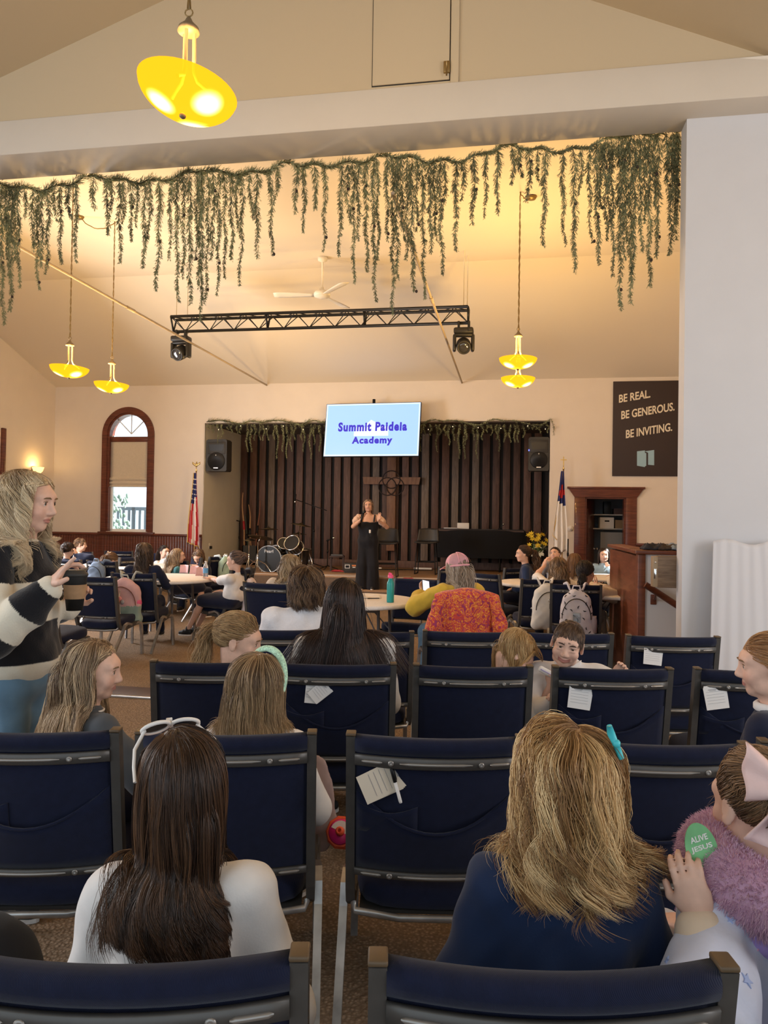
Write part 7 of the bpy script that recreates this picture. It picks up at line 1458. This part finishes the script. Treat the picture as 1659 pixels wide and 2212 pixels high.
r, c = backpack(K['pinkbag'], 'dusty pink and sage green backpack with charms on the navy chair', m_pinkbag, m_greenbag, .39, .50, .18, .33, -.03, m_str=m_strap1, seed=1)
for k, (x, z, cl) in enumerate(((-.05, .60, (.75, .12, .06)), (-.02, .585, (.80, .35, .10)), (.0, .61, (.75, .30, .30)), (-.075, .59, (.10, .30, .12)), (.03, .575, (.40, .38, .40)))): MB().ball((x, -.20, z), (.022, .014, .026), n=10).build('charm', mat('charm_%d' % k, cl, .5), r)
MB().tube([(0, -.20, .70), (-.01, -.20, .63)], .005, 5).tube([(.0, -.195, .55), (.005, -.20, .45), (.0, -.195, .33)], [.007, .009, .012], 6).build('tassel', m_cream, r)
MB().ball((.15, -.09, .56), (.045, .05, .06), n=12).build('pink_bottle_top', mat('hot_pink', (.80, .12, .25), .5), r)
backpack(K['bent'], 'blue-grey backpack on the chair of the slumped girl', cloth('blue_grey_canvas', (.16, .22, .32)), None, .30, .40, .14, .48, seed=2)
r, c = backpack(K['mint'], 'mint and white backpack near the drum kit', cloth('mint_canvas', (.42, .62, .56)), None, .30, .42, .14, .46, seed=3, m_str=cloth('pale_webbing', (.6, .66, .66)))
def prints(r, n, cols, seed, zlo=.0):
    o = [q for q in r.children if q.name.startswith('bag_body')][0]; me = o.data; rs_ = np.random.default_rng(seed); vv = np.array([v.co[:] for v in me.vertices]); nn = np.array([v.normal[:] for v in me.vertices]); tk = []; mb = MB()
    for i in rs_.permutation(len(vv)):
        if nn[i, 1] > .2 or len(tk) >= n or any(np.linalg.norm(vv[i]-vv[j]) < .05 for j in tk): continue
        tk.append(i); a = rs_.random()*6; mb.tube([Vector(vv[i]) + along(Vector(nn[i])) @ Matrix.Rotation(a, 4, 'Z') @ Vector((.018*(t-.5)*2, .007*(1-(2*t-1)**2), .002)) for t in (0, .25, .5, .75, 1)], [.001, .0045, .006, .0045, .001], 5, rs_.integers(0, len(cols)))
    mb.build('printed_pattern', cols, o)
m_pf = cloth('floral_pale_fabric', (.70, .60, .60)); m_pb = mat('black_print', (.03, .03, .035), .7); m_pp2 = mat('pink_print', (.62, .30, .36), .7)
r, c = backpack(K['bun'], 'pale floral patterned backpack hanging beside the girl with the bun', m_pf, None, .30, .50, .15, .28, .02, seed=4, m_str=m_pb); prints(r, 34, [m_pb, m_pp2], 4)
o = MB().ball((0, 0, 0), (.10, .06, .12), rotm(0, D(20), 0), n=16).build('black_pouch', m_plastic); o.location = local(K['bun'], (.12, -.20, .56)); tag(o, 'small black pouch hanging on the floral backpack by the bun girl', 'pouch')
m_wbag = cloth('white_canvas', (.74, .71, .66)); r, c = backpack(K['wavy'], 'plain white backpack with a keyring on the chair of the wavy-haired girl', m_wbag, None, .34, .50, .17, .34, seed=6)
MB().tube([(.02*cos(k), -.2, .66+.02*sin(k)) for k in range(7)], .004, 5, closed=True).box((.0, -.2, .60), (.02, .01, .06)).build('keyring', m_chrome, r)
r, c = backpack(K['cream'], 'white backpack with a dark squiggle print and black zippers', cloth('lilac_white_canvas', (.72, .68, .73)), None, .34, .52, .17, .32, seed=7); prints(r, 40, [m_pb], 9)
MB().box((0, -.205, .56), (.075, .012, .10), None, .006).build('id_pocket', m_clear, r); MB().lathe([(0, 0), (.035, 0), (.036, .12), (.03, .15), (.03, .17), (0, .17)], (.17, -.08, .40), n=16).build('side_bottle', mat('dusty_bottle', (.45, .38, .40), .4), r)
m_fl = mat('pink_floral_strap', (.72, .36, .44), .8); o = MB().tube([(-.05, -.04, .88), (-.02, -.055, .80), (.03, -.06, .66), (.05, -.06, .50)], .024, 6, flat=.25, up=(0, 1, 0)).build('bag_strap', m_fl, None); o.location = K['bcream'].location; o.rotation_euler = (0, 0, K['bcream'].rotation_euler.z); tag(o, 'pink floral bag strap over the chair by the stair wall', 'strap')
fl = MB()
for k in range(14): fl.ball((-.05+.1*k/14 + .012*(-1)**k, -.064, .87-.36*k/14), (.010, .004, .010), n=8, mi=k % 2)
fl.build('flower_print', [m_pb, m_fw], o)
# orange paisley jacket over the chair back
m_pais = mat('orange_paisley', (.6, .15, .05), .8, sheen=.2); nt, b, L = nodes_of(m_pais); tc = nt.nodes.new('ShaderNodeTexCoord'); nz = nt.nodes.new('ShaderNodeTexNoise'); nz.inputs['Scale'].default_value = 15; nz.inputs['Detail'].default_value = 2; nz.inputs['Distortion'].default_value = 2.4
rp = ramp(nt, [(.30, (.30, .03, .10)), (.40, (.55, .05, .04)), (.47, (.62, .10, .03)), (.52, (.80, .36, .04)), (.56, (.62, .07, .05)), (.63, (.42, .03, .12)), (.70, (.78, .30, .04))]); rp.color_ramp.interpolation = 'CONSTANT'; L(tc.outputs['Object'], nz.inputs['Vector']); L(nz.outputs['Fac'], rp.inputs['Fac']); L(rp.outputs['Color'], b.inputs['Base Color'])
kj = K['jacket']; r = thing('jacket', 'orange and red paisley jacket draped over the back of a navy chair', 'jacket', kj.location, kj.rotation_euler.z)
def jk(a, b_):
    x = (a-.5)*(.56 + .10*b_); s = abs(2*a-1); e = .035 + .010*sin(a*26)*b_ + .012*sin(a*11+2)*b_
    if b_ < .16: t = b_/.16; return (x*(.80+.2*t), by(min(.23, abs(x)))*.5 + .075*cos(t*PI*.5) - e*t, .905 - .035*s*s*s + .012*sin(t*PI))
    t = (b_-.16)/.84; return (x, by(min(.23, abs(x))) + lean(.88 - .52*t) - e - .02*t, .905 - .035*s*s*s - .56*t + .015*sin(a*15)*t)
MB().sheet(jk, 46, 40, .010).build('jacket_body', m_pais, r)
for sx in (-1, 1): V, Q = mesh_shape(Shape().cap((sx*.25, -.03, .83), (sx*.30, -.04, .62), .050, .060, .03).cap((sx*.30, -.04, .62), (sx*.30, -.01, .36), .060, .045, .03), .011, fold_noise(sx+8, .007, 30, 30)); mk('sleeve', V, Q, m_pais, r)
MB().sheet(lambda a, b_: ((a-.5)*.30, .015 - .07*b_ - .02*(1-(2*a-1)**2), .935 - .035*b_ - .03*(2*a-1)**2), 16, 5, .010).build('collar', m_pais, r)
# bright bottle and clear bag between two chairs
pb = P(737, 1798, 2.62); r = thing('squeeze_bottle', 'pink and orange bottle lid standing out between two navy chairs', 'bottle', (pb.x, pb.y, 0)); X = T(0, 0, pb.z) @ along((-.12, -.85, .5))
m_or = mat('neon_orange', (.90, .12, .04), .35); m_mg = mat('magenta_lid', (.80, .03, .22), .35)
MB().lathe([(0, -.20), (.040, -.19), (.043, -.02), (.043, -.01)], M=X, n=28).build('body', m_clear, r); MB().lathe([(.043, -.03), (.054, -.028), (.056, .0), (.050, .012), (0, .012)], M=X, n=10, smooth=False).build('lid', m_or, r)
MB().lathe([(0, .012), (.043, .012), (.040, .018), (0, .018)], M=X, n=24).build('lid_face', m_mg, r); MB().prism([(.036*cos(t), .036*sin(t)) for t in [k*PI/10 for k in range(4, 15)]] + [(.016*cos(t), .016*sin(t)) for t in [k*PI/10 for k in range(14, 3, -1)]], .018, .0188, X @ Matrix.Rotation(-1.6, 4, 'Z')).build('lid_mark', m_fw, r)
MB().lathe([(.016, .018), (.015, .036), (.011, .046), (.006, .046), (.005, .03)], M=X, n=16).build('spout', m_or, r)
V, Q = mesh_shape(Shape().ell((0, 0, .46), (.055, .018, .17), rotm(0, D(-8), 0), .02).ell((-.02, 0, .36), (.06, .022, .10), None, .03), .008, fold_noise(3, .005, 30, 30)); o = mk('tote_bag', V, Q, mat('sage_pink_tote', (.34, .24, .22), .8, var=.25, vs=7)); o.location = (pb.x-.085, pb.y+.15, 0); tag(o, 'pale pink and green tote bag under the chairs, holding the bright bottle', 'bag')
o = None; V, Q = mesh_shape(Shape().ell((0, 0, .38), (.16, .13, .17), None, .02).cap((-.05, .02, .13), (.05, .02, .4), .13, .13, .05), .012, fold_noise(5, .006)); o = mk('black_knee', V, Q, cloth('black_trouser_cloth', (.012, .013, .017))); o.location = PF(-70, 1.75); tag(o, 'black trousered knee of an unseen sitter at the lower left edge', 'bag')  # bag-shaped stand-in for the knee of a person sitting out of frame
o = MB().tube([PF(8, 2.3, .45), PF(6, 2.27, .38), PF(2, 2.26, .30), PF(-6, 2.24, .24)], .010, 6, flat=1.8).build('lavender_strap', mat('lavender_webbing', (.30, .20, .42), .7)); tag(o, 'lavender bag strap hanging under the leftmost navy chair', 'strap')
